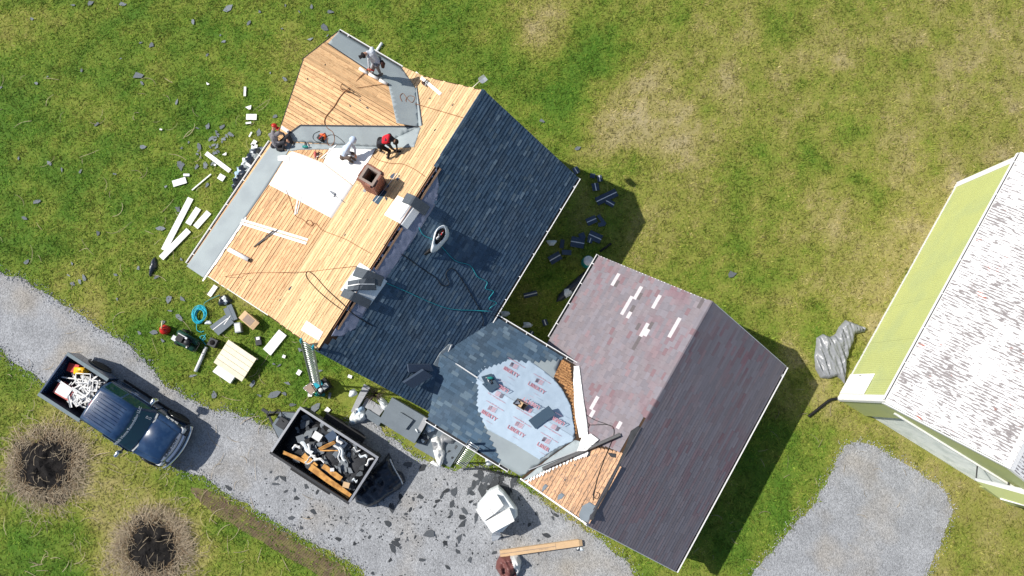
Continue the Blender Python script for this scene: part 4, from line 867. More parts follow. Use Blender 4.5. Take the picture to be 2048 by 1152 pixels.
# ================================================================== PICKUP TRUCK
TH = math.radians(-32.0); TO = Vector((-15.02, -.97, 0))
TM = Matrix.Translation(TO) @ Matrix.Rotation(TH, 4, 'Z')
def rbox_ring(x, hw, z0, z1, r=.08, n=3, top_in=0.):
    pts = []
    for cy, cz, a0 in ((hw - r, z0 + r, -90), (hw - r - top_in, z1 - r, 0), (-hw + r + top_in, z1 - r, 90), (-hw + r, z0 + r, 180)):
        for k in range(n + 1):
            a = math.radians(a0 + 90 * k / n); pts.append((x, cy + r * math.cos(a), cz + r * math.sin(a)))
    return pts
def truck():
    t = thing('pickup_truck', TO, 'dark blue pickup truck with loaded open bed parked on the gravel drive', 'truck')
    B = lambda mb, nm, m, par=None, fix=True: mb.build(nm, m, par or t, fix=fix)
    # cab lower body and nose
    rings = [rbox_ring(x, hw, z0, z1, r, 3, ti) for x, hw, z0, z1, r, ti in ((-.92, .93, .5, 1.27, .06, .03), (-.88, .97, .48, 1.29, .1, .03), (.2, .985, .46, 1.29, .1, .03), (1.3, .985, .46, 1.27, .1, .04), (1.5, .98, .5, 1.25, .12, .05), (2.2, .97, .55, 1.21, .14, .07), (2.52, .93, .6, 1.15, .14, .07), (2.64, .84, .64, 1.05, .14, .05))]
    B(MB().loft(rings, M=TM), 'body', 'truck_blue')
    # raised bonnet with a power dome
    hd = MB(); ys = [-.72, -.66, -.46, -.40, 0, .40, .46, .66, .72]; zs = [0, .035, .045, .085, .10, .085, .045, .035, 0]
    rr = []
    for x, sc, dz in ((1.42, 1.0, 1.245), (1.55, 1.0, 1.25), (2.1, .96, 1.225), (2.45, .90, 1.17), (2.56, .86, 1.12)):
        k = 1. if 1.5 < x < 2.4 else .35
        rr.append([(x, y * sc, dz + z * k) for y, z in zip(ys, zs)] + [(x, -ys[0] * sc, dz - .1), (x, ys[0] * sc, dz - .1)])
    B(hd.loft(rr, M=TM), 'bonnet', 'truck_blue')
    # cowl, wipers
    cw = MB()
    pts = [(1.44 + .10 * (1 - (y / .85) ** 2), y) for y in np.linspace(-.86, .86, 13)]
    cw.loft([[(x - .14, y, 1.262), (x + .03, y, 1.285), (x + .04, y, 1.25), (x - .14, y, 1.235)] for x, y in pts], sm=False, M=TM); B(cw, 'cowl', 'grey_plastic')
    for y0, y1 in ((-.45, .12), (.12, .62)): B(MB().tube([(1.46, y0, 1.30), (1.36, (y0 + y1) / 2, 1.345), (1.40, y1, 1.33)], .012, 5, M=TM), 'wiper', 'black')
    # greenhouse
    def gring(z, xf, xr, hw, r=.16):
        o = []
        for sx, sy in ((1, -1), (1, 1), (-1, 1), (-1, -1)):
            pass
        for k in range(9): y = -hw + 2 * hw * k / 8; o.append((xf + .10 * (1 - (y / hw) ** 2), y, z))
        for k in range(5): y = hw - 2 * hw * k / 4; o.append((xr - .03 * (1 - (y / hw) ** 2), y, z))
        return o
    B(MB().loft([gring(1.25, 1.42, -.90, .93), gring(1.30, 1.36, -.89, .915), gring(1.60, 1.05, -.86, .82), gring(1.84, .80, -.83, .73), gring(1.905, .70, -.80, .66), gring(1.925, .45, -.70, .52)], M=TM), 'cab', 'truck_blue')
    # glass
    def quad_strip(z0, z1, x0, x1, hw0, hw1, nm, m, off, n=8, inset=.06, par=None):
        mb = MB(); A = []; C = []
        for k in range(n + 1):
            f = -1 + 2 * k / n; y0 = f * (hw0 - inset); y1 = f * (hw1 - inset)
            A.append((x0 + .10 * (1 - (y0 / hw0) ** 2) + off, y0, z0 + .012)); C.append((x1 + .10 * (1 - (y1 / hw1) ** 2) + off, y1, z1 + .012))
        mb.add(A + C, [(k, k + 1, n + 2 + k, n + 1 + k) for k in range(n)], sm=True, M=TM); return B(mb, nm, m, par, False)
    quad_strip(1.315, 1.835, 1.345, .805, .91, .735, 'windscreen', 'windscreen', .012)
    mb = MB(); mb.add([(-.905, -.62, 1.36), (-.905, .62, 1.36), (-.862, .60, 1.78), (-.862, -.60, 1.78)], [(0, 3, 2, 1)], M=TM); B(mb, 'rear_window', 'windscreen', fix=False)
    for sy in (1, -1):
        for xa, xb, ua, ub in ((-.80, -.02, -.74, 0.02), (.06, 1.22, .10, .78)):
            mb = MB(); mb.add([(xa, sy * .912, 1.33), (xb, sy * .915, 1.33), (ub, sy * .752, 1.80), (ua, sy * .752, 1.80)], [(0, 1, 2, 3) if sy > 0 else (3, 2, 1, 0)], M=TM); B(mb, 'side_window', 'windscreen', fix=False)
        d = B(MB().box(.03, 1.28, sy * .985 - .012, sy * .985 + .012, .55, 1.22, M=TM), 'door', 'truck_blue')
        B(MB().box(.12, .30, sy * 1.0 - .006, sy * 1.0 + .028, 1.08, 1.12, M=TM), 'handle', 'chrome', d)
        B(MB().box(-.85, 1.9, sy * .99 - .02, sy * 1.03 + .02, .36, .44, M=TM), 'running_board', 'black')
        # fender flares and wheels
        for x in (-1.97, 1.97):
            arc = [(x + .50 * math.cos(a), sy * 1.0, .42 + .50 * math.sin(a)) for a in np.linspace(.05, math.pi - .05, 11)]
            B(MB().tube(arc, .045, 6, M=TM), 'wheel_arch', 'truck_dark')
            W = TM @ Matrix.Translation((x, sy * .90, .42)) @ Matrix.Rotation(-sy * math.pi / 2, 4, 'X')
            w = B(MB().lathe([(.27, -.13), (.40, -.13), (.42, -.09), (.42, .09), (.40, .13), (.27, .13)], 24, M=W), 'wheel', 'rubber')
            B(MB().lathe([(.05, .07), (.24, .085), (.268, .128), (.268, -.12), (.02, -.12)], 20, M=W), 'rim', 'steel', w)
        # mirrors
        mr = B(MB().loft([rbox_ring(1.0, .13, 1.22, 1.56, .05), rbox_ring(1.10, .14, 1.20, 1.58, .06), rbox_ring(1.16, .10, 1.24, 1.54, .05)], M=TM @ Matrix.Translation((0, sy * 1.20, 0))), 'mirror', 'chrome')
        B(MB().tube([(1.10, sy * .93, 1.30), (1.08, sy * 1.1, 1.34)], .035, 6, M=TM), 'mirror_arm', 'truck_dark', mr)
        # head lamp
        B(MB().loft([rbox_ring(2.45, .13, .82, 1.10, .05), rbox_ring(2.60, .12, .83, 1.08, .05), rbox_ring(2.655, .08, .86, 1.04, .04)], M=TM @ Matrix.Translation((0, sy * .74, 0))), 'headlight', 'lamp')
        B(MB().box(-3.0, -2.97, sy * .86 - .07, sy * .86 + .07, .85, 1.2, M=TM), 'tail_light', 'red')
    # nose: chrome header bar with lettering, grille bars, bumper
    hb = MB(); B(hb.loft([[(2.50 + .09 * (1 - (y / .7) ** 2), y, 1.135), (2.60 + .10 * (1 - (y / .7) ** 2), y, 1.10), (2.62 + .10 * (1 - (y / .7) ** 2), y, 1.0), (2.5, y, 1.0)] for y in np.linspace(-.64, .64, 9)], sm=False, M=TM), 'grille_header', 'aluminium')
    LT = text_mesh('SUPER DUTY', .125, .004, 'truck_dark', .003, 1.18); place('lettering', LT, t, TM @ Matrix.Translation((2.62, 0, 1.130)) @ Matrix.Rotation(math.pi / 2, 4, 'Z') @ Matrix.Rotation(math.radians(18), 4, 'X'))
    for z in (.94, .84, .74): B(MB().loft([[(2.60 + .10 * (1 - (y / .7) ** 2), y, z), (2.72 + .10 * (1 - (y / .7) ** 2), y, z - .01), (2.72 + .10 * (1 - (y / .7) ** 2), y, z - .05), (2.6, y, z - .05)] for y in np.linspace(-.6, .6, 7)], sm=False, M=TM), 'grille_bar', 'chrome')
    B(MB().box(2.5, 2.62, -.6, .6, .68, 1.0, M=TM), 'grille', 'black')
    B(MB().loft([[(2.62 + .20 * (1 - (y / 1.0) ** 2), y, .68), (2.70 + .20 * (1 - (y / 1.0) ** 2), y, .66), (2.71 + .2 * (1 - (y / 1.) ** 2), y, .46), (2.60 + .2 * (1 - (y / 1.) ** 2), y, .44)] for y in np.linspace(-.98, .98, 13)], M=TM), 'bumper', 'chrome')
    B(MB().box(-3.12, -2.98, -.93, .93, .5, .66, M=TM), 'rear_bumper', 'chrome')
    # roof ribs
    for i in range(8):
        y = -.50 + i * .143; B(MB().tube([(-.66, y, 1.915), (-.55, y, 1.935), (.42, y, 1.935), (.58, y, 1.915)], [.006, .017, .017, .006], 6, M=TM), 'roof_rib', 'truck_blue')
    B(MB().box(-.80, -.76, -.12, .12, 1.885, 1.915, M=TM), 'brake_light', 'red_faded')
    # bed
    for sy in (1, -1):
        bs = MB(); bs.loft([rbox_ring(-2.96, .05, .52, 1.36, .03), rbox_ring(-1.0, .05, .52, 1.36, .03)], sm=False, M=TM @ Matrix.Translation((0, sy * .945, 0))); B(bs, 'bed_side', 'truck_blue')
        B(MB().box(-2.97, -.97, sy * .94 - .07, sy * .94 + .065, 1.361, 1.40, M=TM), 'bed_rail', 'bed_rail')
        B(MB().box(-2.9, -1.0, sy * .875 - .012, sy * .875 + .012, .62, 1.355, M=TM), 'bed_lining', 'bed_liner')
    B(MB().box(-2.98, -2.92, -.89, .89, .58, 1.37, M=TM), 'tailgate', 'truck_blue'); B(MB().box(-1.02, -.97, -.89, .89, .58, 1.37, M=TM), 'bed_front', 'bed_liner')
    B(MB().box(-2.95, -1.0, -.88, .88, .58, .64, M=TM), 'bed_floor', 'bed_liner'); B(MB().box(-2.9, 2.4, -.5, .5, .34, .56, M=TM), 'chassis', 'black')
    # lettering: sunstrip of the windscreen, bonnet side
    P0 = text_mesh('M&B Home Remodeling LLC', .148, .002, 'white', .006, .98)
    sl_ = math.atan2(1.835 - 1.315, .54)
    # text follows the curve of the glass
    for v in P0.vertices:
        y = v.co.x; dz = v.co.y; v.co = (.10 * (1 - (y / .8) ** 2) + .90 - dz * math.cos(sl_) + .018 + v.co.z * .8, y, 1.765 + dz * math.sin(sl_) + v.co.z + .012)
    place('windscreen_lettering', P0, t, TM)
    P1 = text_mesh('You Got This', .105, .002, 'white', .004, 1.); place('fender_lettering', P1, t, TM @ Matrix.Translation((2.02, .93, 1.165)) @ Matrix.Rotation(math.pi, 4, 'Z') @ Matrix.Rotation(math.radians(48), 4, 'X'))
    q = text_mesh('17\n13', .12, .002, 'white', .004); place('permit_sticker', q, t, TM @ Matrix.Translation((1.30, .58, 1.455)) @ Matrix.Rotation(math.pi / 2, 4, 'Z') @ Matrix.Rotation(sl_ * .9, 4, 'X'))
    return t
truck()
# load in the pickup bed
def tb(x, y, z): return TM @ Vector((x, y, z))
def bedbox(nm, x, y, z, a, dims, m, label, cat, group=None, lid=None):
    M = TM @ Matrix.Translation((x, y, z)) @ Matrix.Rotation(a, 4, 'Z'); mb = MB(); w, d, h = dims
    o = thing(nm, tb(x, y, z), label, cat, group)
    s = .9
    mb.add([(-w / 2 * s, -d / 2 * s, 0), (w / 2 * s, -d / 2 * s, 0), (w / 2 * s, d / 2 * s, 0), (-w / 2 * s, d / 2 * s, 0), (-w / 2, -d / 2, h), (w / 2, -d / 2, h), (w / 2, d / 2, h), (-w / 2, d / 2, h)], [(3, 2, 1, 0), (0, 1, 5, 4), (1, 2, 6, 5), (2, 3, 7, 6), (3, 0, 4, 7), (4, 5, 6, 7)], M=M)
    mb.build('body', m, o)
    if lid: MB().box(-w * .36, w * .40, -d * .38, d * .38, h + .004, h + .05, M=M).build('lid', lid, o)
    return o
bedbox('tote_box', -2.35, -.42, .65, .05, (.72, .52, .42), 'red_faded', 'faded red tote with white board on top in the truck bed', 'tote', lid='white')
bedbox('toolbox', -2.6, .50, .65, .3, (.42, .34, .40), 'red', 'bright red toolbox behind the yellow jug in the truck bed', 'toolbox')
bedbox('carton', -1.85, -.52, .65, .4, (.40, .30, .36), 'white_dirty', 'small white carton beside the red tote in the truck bed', 'carton')
j = thing('jug', tb(-2.3, .55, .65), 'yellow plastic jug in the truck bed', 'jug')
MJ = TM @ Matrix.Translation((-2.28, .56, .66)) @ Matrix.Rotation(.5, 4, 'Z')
MB().loft([rbox_ring(-.22, .14, 0, .46, .05), rbox_ring(.18, .15, 0, .50, .05), rbox_ring(.24, .10, .05, .44, .04)], M=MJ).build('body', 'yellow', j, fix=True); MB().tube([MJ @ Vector((-.12, 0, .45)), MJ @ Vector((-.1, 0, .56)), MJ @ Vector((.08, 0, .58)), MJ @ Vector((.12, 0, .48))], .025, 6).build('handle', 'yellow', j); MB().lathe([(.05, 0), (.05, .06)], 10, M=MJ @ Matrix.Translation((.17, 0, .48))).build('cap', 'yellow', j)
# white scrap: frames, laths, siding offcuts
MB().add([tb(*p) for p in ((-2.9, -.86, .645), (-1.04, -.86, .645), (-1.04, .86, .645), (-2.9, .86, .645), (-2.6, -.5, .72), (-1.3, -.5, .86), (-1.25, .5, .86), (-2.5, .5, .74))], [(0, 1, 5, 4), (1, 2, 6, 5), (2, 3, 7, 6), (3, 0, 4, 7), (4, 5, 6, 7)]).build('scrap_bags', 'black_sheet', label='black bagged rubbish under the white scrap in the truck bed', cat='rubbish')
rs = random.Random(12)
for i in range(34):
    ln = rs.uniform(.35, 1.05); w = rs.uniform(.03, .085); x = rs.uniform(-2.35, -1.3); y = rs.uniform(-.25, .6) if i < 24 else rs.uniform(-.6, .0); z = .84 + .012 * i * .55 + rs.uniform(0, .05); a = rs.choice((.1, .6, -.5, 1.5, 1.2, -.2, 2.2)) + rs.uniform(-.2, .2)
    hx = abs(math.cos(a)) * ln / 2; hy = abs(math.sin(a)) * ln / 2
    x = max(-2.85 + hx, min(-1.1 - hx, x)); y = max(-.82 + hy, min(.82 - hy, y))
    M = TM @ Matrix.Translation((x, y, z)) @ Matrix.Rotation(a, 4, 'Z') @ Matrix.Rotation(rs.uniform(-.08, .08), 4, 'Y') @ Matrix.Rotation(rs.uniform(-.2, .2), 4, 'X')
    mb = MB(); mb.box(-ln / 2, ln / 2, -w / 2, w / 2, 0, .012, M=M); mb.box(-ln / 2, ln / 2, -w / 2, -w / 2 + .01, .012, .035, M=M)
    mb.build('trim_offcut', rs.choice(('white', 'white_dirty', 'white')), label='white trim offcut heaped in the truck bed', cat='trim offcut', group='white trim offcuts in the truck bed')
for x, y, a, w, d in ((-1.95, .42, .5, .62, .40), (-1.45, .38, .45, .40, .46), (-1.5, -.35, 1.1, .55, .28)):
    M = TM @ Matrix.Translation((x, y, 1.16)) @ Matrix.Rotation(a, 4, 'Z') @ Matrix.Rotation(.12, 4, 'X'); o = MB(); k = .035
    for b in ((-w / 2, w / 2, -d / 2, -d / 2 + k), (-w / 2, w / 2, d / 2 - k, d / 2), (-w / 2, -w / 2 + k, -d / 2, d / 2), (w / 2 - k, w / 2, -d / 2, d / 2), (-.015, .015, -d / 2, d / 2)): o.box(*b, 0, .03, M=M)
    o.build('window_frame', 'white', label='white empty sash frame on top of the truck load', cat='window frame', group='sash frames on the truck load')
# ================================================================== DUMP TRAILER
RH = math.radians(-32.2); RO = Vector((-6.63, -2.64, 0)); RM = Matrix.Translation(RO) @ Matrix.Rotation(RH, 4, 'Z')
def rt(x, y, z): return RM @ Vector((x, y, z))
def trailer():
    t = thing('dump_trailer', RO, 'black dump trailer full of torn shingles and old boards beside the house', 'trailer')
    hl, hw, z0, z1 = 1.84, 1.03, .62, 1.5
    def b(nm, m, *bx): return MB().box(*bx, M=RM).build(nm, m, t)
    b('floor', 'dark_metal', -hl, hl, -hw, hw, z0 - .1, z0)
    for sy in (-1, 1):
        b('side_wall', 'dark_metal', -hl, hl, sy * hw - .02, sy * hw + .02, z0, z1); b('top_rail', 'steel' if sy > 0 else 'dark_metal', -hl - .03, hl + .03, sy * hw - .045, sy * hw + .045, z1, z1 + .06)
        for k in range(5): b('wall_rib', 'dark_metal', -hl + .15 + k * .83, -hl + .22 + k * .83, sy * hw + (.02 if sy > 0 else -.07), sy * hw + (.07 if sy > 0 else -.02), z0, z1)
        b('mudguard', 'black', -.95, .95, sy * 1.05 + (0 if sy > 0 else -.28), sy * 1.05 + (.28 if sy > 0 else 0), .80, .84)
        for x in (-.46, .46):
            W = RM @ Matrix.Translation((x, sy * 1.19, .37)) @ Matrix.Rotation(-sy * math.pi / 2, 4, 'X'); w = MB().lathe([(.22, -.1), (.35, -.1), (.37, -.07), (.37, .07), (.35, .1), (.22, .1)], 20, M=W).build('wheel', 'rubber', t, fix=True); MB().lathe([(.05, .06), (.2, .07), (.218, .098), (.218, -.09), (.02, -.09)], 16, M=W).build('rim', 'steel', w, fix=True)
    b('end_wall', 'dark_metal', -hl - .02, -hl + .02, -hw + .02, hw - .02, z0, z1); b('top_rail', 'steel', -hl - .045, -hl + .045, -hw + .045, hw - .045, z1 + .001, z1 + .061)
    g = b('tailgate', 'dark_metal', hl - .02, hl + .02, -hw + .02, hw - .02, z0, z1); b('top_rail', 'steel', hl - .045, hl + .045, -hw + .045, hw - .045, z1 + .001, z1 + .061)
    MB().box(hl + .02, hl + .05, -.04, .04, z1 - .2, z1, M=RM).build('latch', 'steel', g)
    # A-frame tongue with chequer plate, jack and coupler
    for sy in (-1, 1): MB().tube([rt(-hl, sy * .75, .5), rt(-hl - 1.25, 0, .5)], .06, 4, sm=False).build('tongue_beam', 'dark_metal', t)
    MB().prism([(-hl - .02, -.72), (-hl - .02, .72), (-hl - .78, .30), (-hl - .78, -.30)], .56, .575, M=RM).build('tongue_plate', 'deck_grey', t)
    MB().box(-hl - .62, -hl - .22, -.18, .22, .58, .86, M=RM).build('pump_box', 'dark_metal', t)
    MB().tube([rt(-hl - 1.05, .0, .1), rt(-hl - 1.05, 0, 1.0)], .05, 8).build('jack', 'black', t); MB().tube([rt(-hl - 1.05, 0, .98), rt(-hl - 1.05, .22, 1.0), rt(-hl - 1.05, .22, 1.08)], .014, 6).build('jack_handle', 'steel', t)
    MB().box(-hl - 1.5, -hl - 1.2, -.06, .06, .44, .56, M=RM).build('coupler', 'dark_metal', t)
    MB().tube(smooth_path([rt(-hl - 1.0, .1, .58), rt(-hl - .9, .35, .56), rt(-hl - .7, .28, .60), rt(-hl - .45, .1, .88), rt(-hl - .2, .15, .70)], 6), .018, 6).build('cable', 'black', t)
trailer()
# heap in the trailer
def heap():
    n, m = 40, 24; mb = MB(); V = []
    for i in range(n + 1):
        for j in range(m + 1):
            x = -1.8 + 3.6 * i / n; y = -.99 + 1.98 * j / m; e = min(1, (1.82 - abs(x)) / .35) * min(1, (1.0 - abs(y)) / .3)
            V.append(rt(x, y, .63 + .42 * max(0, e) * (.7 + .5 * mnoise.noise(Vector((x * 1.6, y * 1.6, 3)))) + .12 * max(0, min(1, (x + 1.2))) ))
    mb.add(V, [(i * (m + 1) + j, (i + 1) * (m + 1) + j, (i + 1) * (m + 1) + j + 1, i * (m + 1) + j + 1) for i in range(n) for j in range(m)])
    mb.build('debris_heap', 'felt', kind='stuff', label='dark mass of torn roofing felt and shingle crumbs in the trailer', cat='debris')
heap()
def scrap_shape(seed, thick=.006):
    r = random.Random(seed); n = r.choice((4, 5, 5, 6, 7)); pts = []; ax = r.uniform(.7, 1.45)
    for k in range(n):
        a = 2 * math.pi * (k + r.uniform(-.3, .3)) / n; d = r.uniform(.45, 1.2); pts.append((d * math.cos(a) * ax * .5, d * math.sin(a) / ax * .5))
    mb = MB(); c = (sum(p[0] for p in pts) / n, sum(p[1] for p in pts) / n); b1 = r.uniform(-.12, .12); b2 = r.uniform(-.1, .1)
    zf = lambda x, y: max(0, .05 + b1 * x + b2 * y * 1.2 + .25 * b1 * x * x)
    V = [(c[0], c[1], zf(*c) + thick)] + [(x, y, zf(x, y) + thick) for x, y in pts] + [(x, y, zf(x, y)) for x, y in pts] + [(c[0], c[1], zf(*c))]
    fs = [(0, 1 + k, 1 + (k + 1) % n) for k in range(n)] + [(1 + k, 1 + n + k, 1 + n + (k + 1) % n, 1 + (k + 1) % n) for k in range(n)] + [(2 * n + 1, 1 + n + (k + 1) % n, 1 + n + k) for k in range(n)]
    zmin = min(v[2] for v in V); V = [(x, y, z - zmin) for x, y, z in V]
    return mb.add(V, fs)
SCR = {m: [scrap_shape(i).mesh('shingle_scrap', [m]) for i in range(12)] for m in ('scrap', 'scrap_lawn', 'scrap_blue')}
rs = random.Random(5)
def rect_scrap(M, w, d, m, nm, **tg): return MB().box(-w / 2, w / 2, -d / 2, d / 2, 0, .006, M=M).build(nm, m, **tg)
for i in range(105):
    x = rs.uniform(-1.62, 1.68); y = rs.uniform(-.86, .9)
    if x < -1.0 and y < .1 and rs.random() < .7: continue
    z = 1.02 + .10 * rs.random() - .25 * max(0, -x - .9) * (1 if y < .2 else .4) + .0007 * i
    M = RM @ Matrix.Translation((x, y, z)) @ Matrix.Rotation(rs.uniform(0, 6.28), 4, 'Z') @ Matrix.Rotation(rs.uniform(-.35, .35), 4, 'X') @ Matrix.Rotation(rs.uniform(-.35, .35), 4, 'Y') @ Matrix.Scale(rs.uniform(.16, .48), 4)
    place('roofing_piece', SCR['scrap' if rs.random() < .6 else 'scrap_lawn'][i % 12], None, M, 'torn dark roofing piece on the heap in the dump trailer', 'roofing debris', 'torn shingles in the dump trailer')
def plank(nm, m, a, b, w, h, label, cat, group=None, roll=0.):
    A, B_ = rt(*a), rt(*b); d = (B_ - A); ln = d.length; d.normalize(); y = Vector((0, 0, 1)).cross(d).normalized(); n = d.cross(y)
    M = Matrix(((d.x, y.x, n.x, A.x), (d.y, y.y, n.y, A.y), (d.z, y.z, n.z, A.z), (0, 0, 0, 1))) @ Matrix.Rotation(roll, 4, 'X')
    mb = MB(); k = 6; rr = random.Random(ln)
    top = [(ln * i / k, w / 2 + rr.uniform(-.012, .012)) for i in range(k + 1)] + [(ln * i / k, -w / 2 + rr.uniform(-.012, .012)) for i in range(k, -1, -1)]
    return mb.prism(top, 0, h, M=M).build(nm, m, fix=True, label=label, cat=cat, group=group)
plank('old_board', 'lumber', (-.25, -.70, 1.30), (1.72, -.86, 1.20), .26, .03, 'longest orange brown board along the trailer wall', 'board', roll=.25)
plank('old_board', 'lumber', (-1.5, -.82, 1.22), (-.35, -.62, 1.28), .14, .03, 'narrow orange board in the rear corner of the trailer', 'board', roll=.2)
plank('old_board', 'lumber', (-.75, -.48, 1.28), (-.05, -.60, 1.26), .20, .025, 'short wide board under the white metal scrap in the trailer', 'board')
plank('old_board', 'lumber', (.15, -.42, 1.27), (1.05, -.48, 1.2), .20, .025, 'wide board with splintered end beside the longest trailer board', 'board')
plank('old_board', 'lumber', (-.35, .02, 1.18), (.05, .62, 1.36), .14, .03, 'upright orange board wedged in the middle of the trailer', 'board', roll=.6)
plank('old_board', 'lumber', (-.28, .0, 1.18), (.32, .38, 1.24), .05, .03, 'thin brown lath beside the upright board in the trailer', 'board')
for i, (x, y, a, ln, w, rx) in enumerate(((-.85, -.18, -.15, .75, .16, .2), (-.55, -.22, -.5, .70, .10, .1), (-.45, -.45, -2.0, .5, .06, .3), (-.3, -.5, -2.2, .55, .06, .3), (-.1, -.3, .3, .45, .10, .2), (.35, .42, -.4, .55, .09, .2), (.55, .38, -.6, .6, .10, .1), (.5, .25, -.9, .5, .06, .2), (.15, .75, -.5, .35, .12, .1), (1.3, .75, .3, .35, .10, .2), (1.62, .70, 1.3, .4, .09, .1), (-1.15, -.35, .8, .3, .12, .1), (1.55, -.2, .5, .22, .10, .1), (.95, .82, .2, .3, .07, .2))):
    M = RM @ Matrix.Translation((x, y, 1.27 + .012 * i)) @ Matrix.Rotation(a, 4, 'Z') @ Matrix.Rotation(rx, 4, 'X') @ Matrix.Rotation(.06 * (i % 3 - 1), 4, 'Y')
    mb = MB(); k = 6; pr = [(ln * (j / k - .5), .05 * math.sin(j * 1.1 + i)) for j in range(k + 1)]
    mb.loft([[(x_, o - w / 2, .0), (x_, o + w / 2, .0), (x_, o + w / 2, .006), (x_, o + w * .1, .05), (x_, o - w / 2, .012)] for x_, o in pr], sm=False, M=M)
    mb.build('metal_scrap', 'white' if i % 3 else 'plastic_white', fix=True, label='bent white metal strip on the debris in the trailer', cat='metal scrap', group='white metal strips in the trailer')
for i, (x, y, s_, m) in enumerate(((-.68, .42, .36, 'white_dirty'), (1.35, -.55, .26, 'cardboard'), (.55, -.35, .16, 'white_dirty'), (-1.2, .0, .3, 'scrap_lawn'), (-.2, .72, .4, 'scrap_blue'), (.3, .62, .45, 'scrap_blue'))):
    rect_scrap(RM @ Matrix.Translation((x, y, 1.32)) @ Matrix.Rotation(.3 * i, 4, 'Z') @ Matrix.Rotation(.12, 4, 'X'), s_, s_ * .85, m, 'sheet_offcut', label=('pale crumpled paper sheet on the trailer debris', 'tan cardboard square at the trailer tailgate corner', 'tiny white tile by the old boards in the trailer', 'grey shingle square in the shaded trailer end', 'blue grey shingle sheet under the trailer rail', 'larger blue grey shingle sheet beside the white strips')[i], cat='sheet offcut')
# ================================================================== GRASS
FOOT = []
def st_poly(pts): return [(L(s, t, 0).x, L(s, t, 0).y) for s, t in pts]
FOOT.append(st_poly([(S0 + .2, -WL + .3), (S1 - .2, -WL + .3), (S1 - .2, WR - .3), (S0 + .2, WR - .3)])); FOOT.append(st_poly([(WSL + .3, 3), (WSU - .3, 3), (WSU - .3, 9), (WSL + .3, 9)]))
FOOT.append(st_poly([(GS0 + .2, 8.5), (GS1 - .2, GT - GWL + .3), (GS1 - .2, GT + GWR - .3), (GS0 + .2, GT + GWR - .3)]))
FOOT.append([(p.x, p.y) for p in (BP(0, 0, 0), BP(BL, 0, 0), BP(BL, 2 * BHW, 0), BP(0, 2 * BHW, 0))])
def px_poly(pts): return [(PX(u, v).x, PX(u, v).y) for u, v in pts]
FOOT += [px_poly([(640, 760), (730, 770), (860, 850), (960, 905), (930, 945), (880, 940), (800, 880), (690, 810)])]
def in_any(x, y, polys):
    r = np.zeros(x.shape, bool)
    for p in polys: r |= inpoly(x, y, p)
    return r
def grass(N=550000):
    x = RNG.uniform(-27.5, 27.5, N); y = RNG.uniform(-14., 21.5, N)
    ex = x + RNG.normal(0, .07, N); ey = y + RNG.normal(0, .07, N)          # frayed edge to the gravel
    keep = ~in_any(ex, ey, [DRIVE_W, PAD_W]) & ~in_any(x, y, FOOT)
    tr = np.array([(c.x, c.y) for c in TRACK[::6]]); dmin = np.full(N, 9.)
    for cx, cy in tr: dmin = np.minimum(dmin, (x - cx) ** 2 + (y - cy) ** 2)
    keep &= (dmin > .30 ** 2) | (RNG.random(N) < .42)
    for (u, v, ru, rv) in ((86, 925, 62, 55), (305, 1090, 62, 48)):
        c = PX(u, v); r = (PX(u + ru, v) - c).length; keep &= ((x - c.x) ** 2 + (y - c.y) ** 2 > r * r) | (RNG.random(N) < .1)
    dn = dryness(x, y)
    thin = np.clip(1.25 - .75 * dn, .3, 1); keep &= RNG.random(N) < thin
    # coarse clumps: some places stand thicker and taller
    cl = fbm(x, y, 2.6, 3); keep &= RNG.random(N) < np.clip(.35 + 1.1 * cl, 0, 1)
    x = x[keep]; y = y[keep]; dn = dn[keep]; cl = cl[keep]; n = len(x)
    a = RNG.uniform(0, 2 * np.pi, n); tl = RNG.uniform(.15, .95, n); ln = RNG.uniform(.08, .22, n) * (.6 + .8 * cl); w = RNG.uniform(.010, .028, n)
    dx, dy = np.cos(a), np.sin(a); V = np.empty((n, 3, 3), np.float32)
    V[:, 0] = np.stack([x - dy * w, y + dx * w, np.full(n, .001)], -1); V[:, 1] = np.stack([x + dy * w, y - dx * w, np.full(n, .001)], -1)
    V[:, 2] = np.stack([x + dx * ln * np.cos(tl), y + dy * ln * np.cos(tl), ln * np.sin(tl) * .62], -1)
    me = bpy.data.meshes.new('grass'); me.vertices.add(n * 3); me.vertices.foreach_set('co', V.ravel()); me.loops.add(n * 3); me.loops.foreach_set('vertex_index', np.arange(n * 3)); me.polygons.add(n); me.polygons.foreach_set('loop_start', np.arange(0, n * 3, 3)); me.update(calc_edges=True)
    rn = np.clip(RNG.normal(.40, .17, n) + .75 * (fbm(x, y, 5.5, 2) - .5) + .35 * (fbm(x + 9, y, 1.3, 2) - .5), 0, 1.); at = me.attributes.new('rnd', 'FLOAT', 'FACE'); at.data.foreach_set('value', rn.astype(np.float32))
    d2 = np.clip(dn + RNG.normal(0, .13, n), 0, 1); at = me.attributes.new('dry', 'FLOAT', 'FACE'); at.data.foreach_set('value', d2.astype(np.float32))
    me.materials.append(MATS['grass_blade']); place('grass', me, None, Matrix(), kind='stuff', label='short mown lawn grass with dry and lush patches around the buildings', cat='grass'); return n
print('blades', grass())
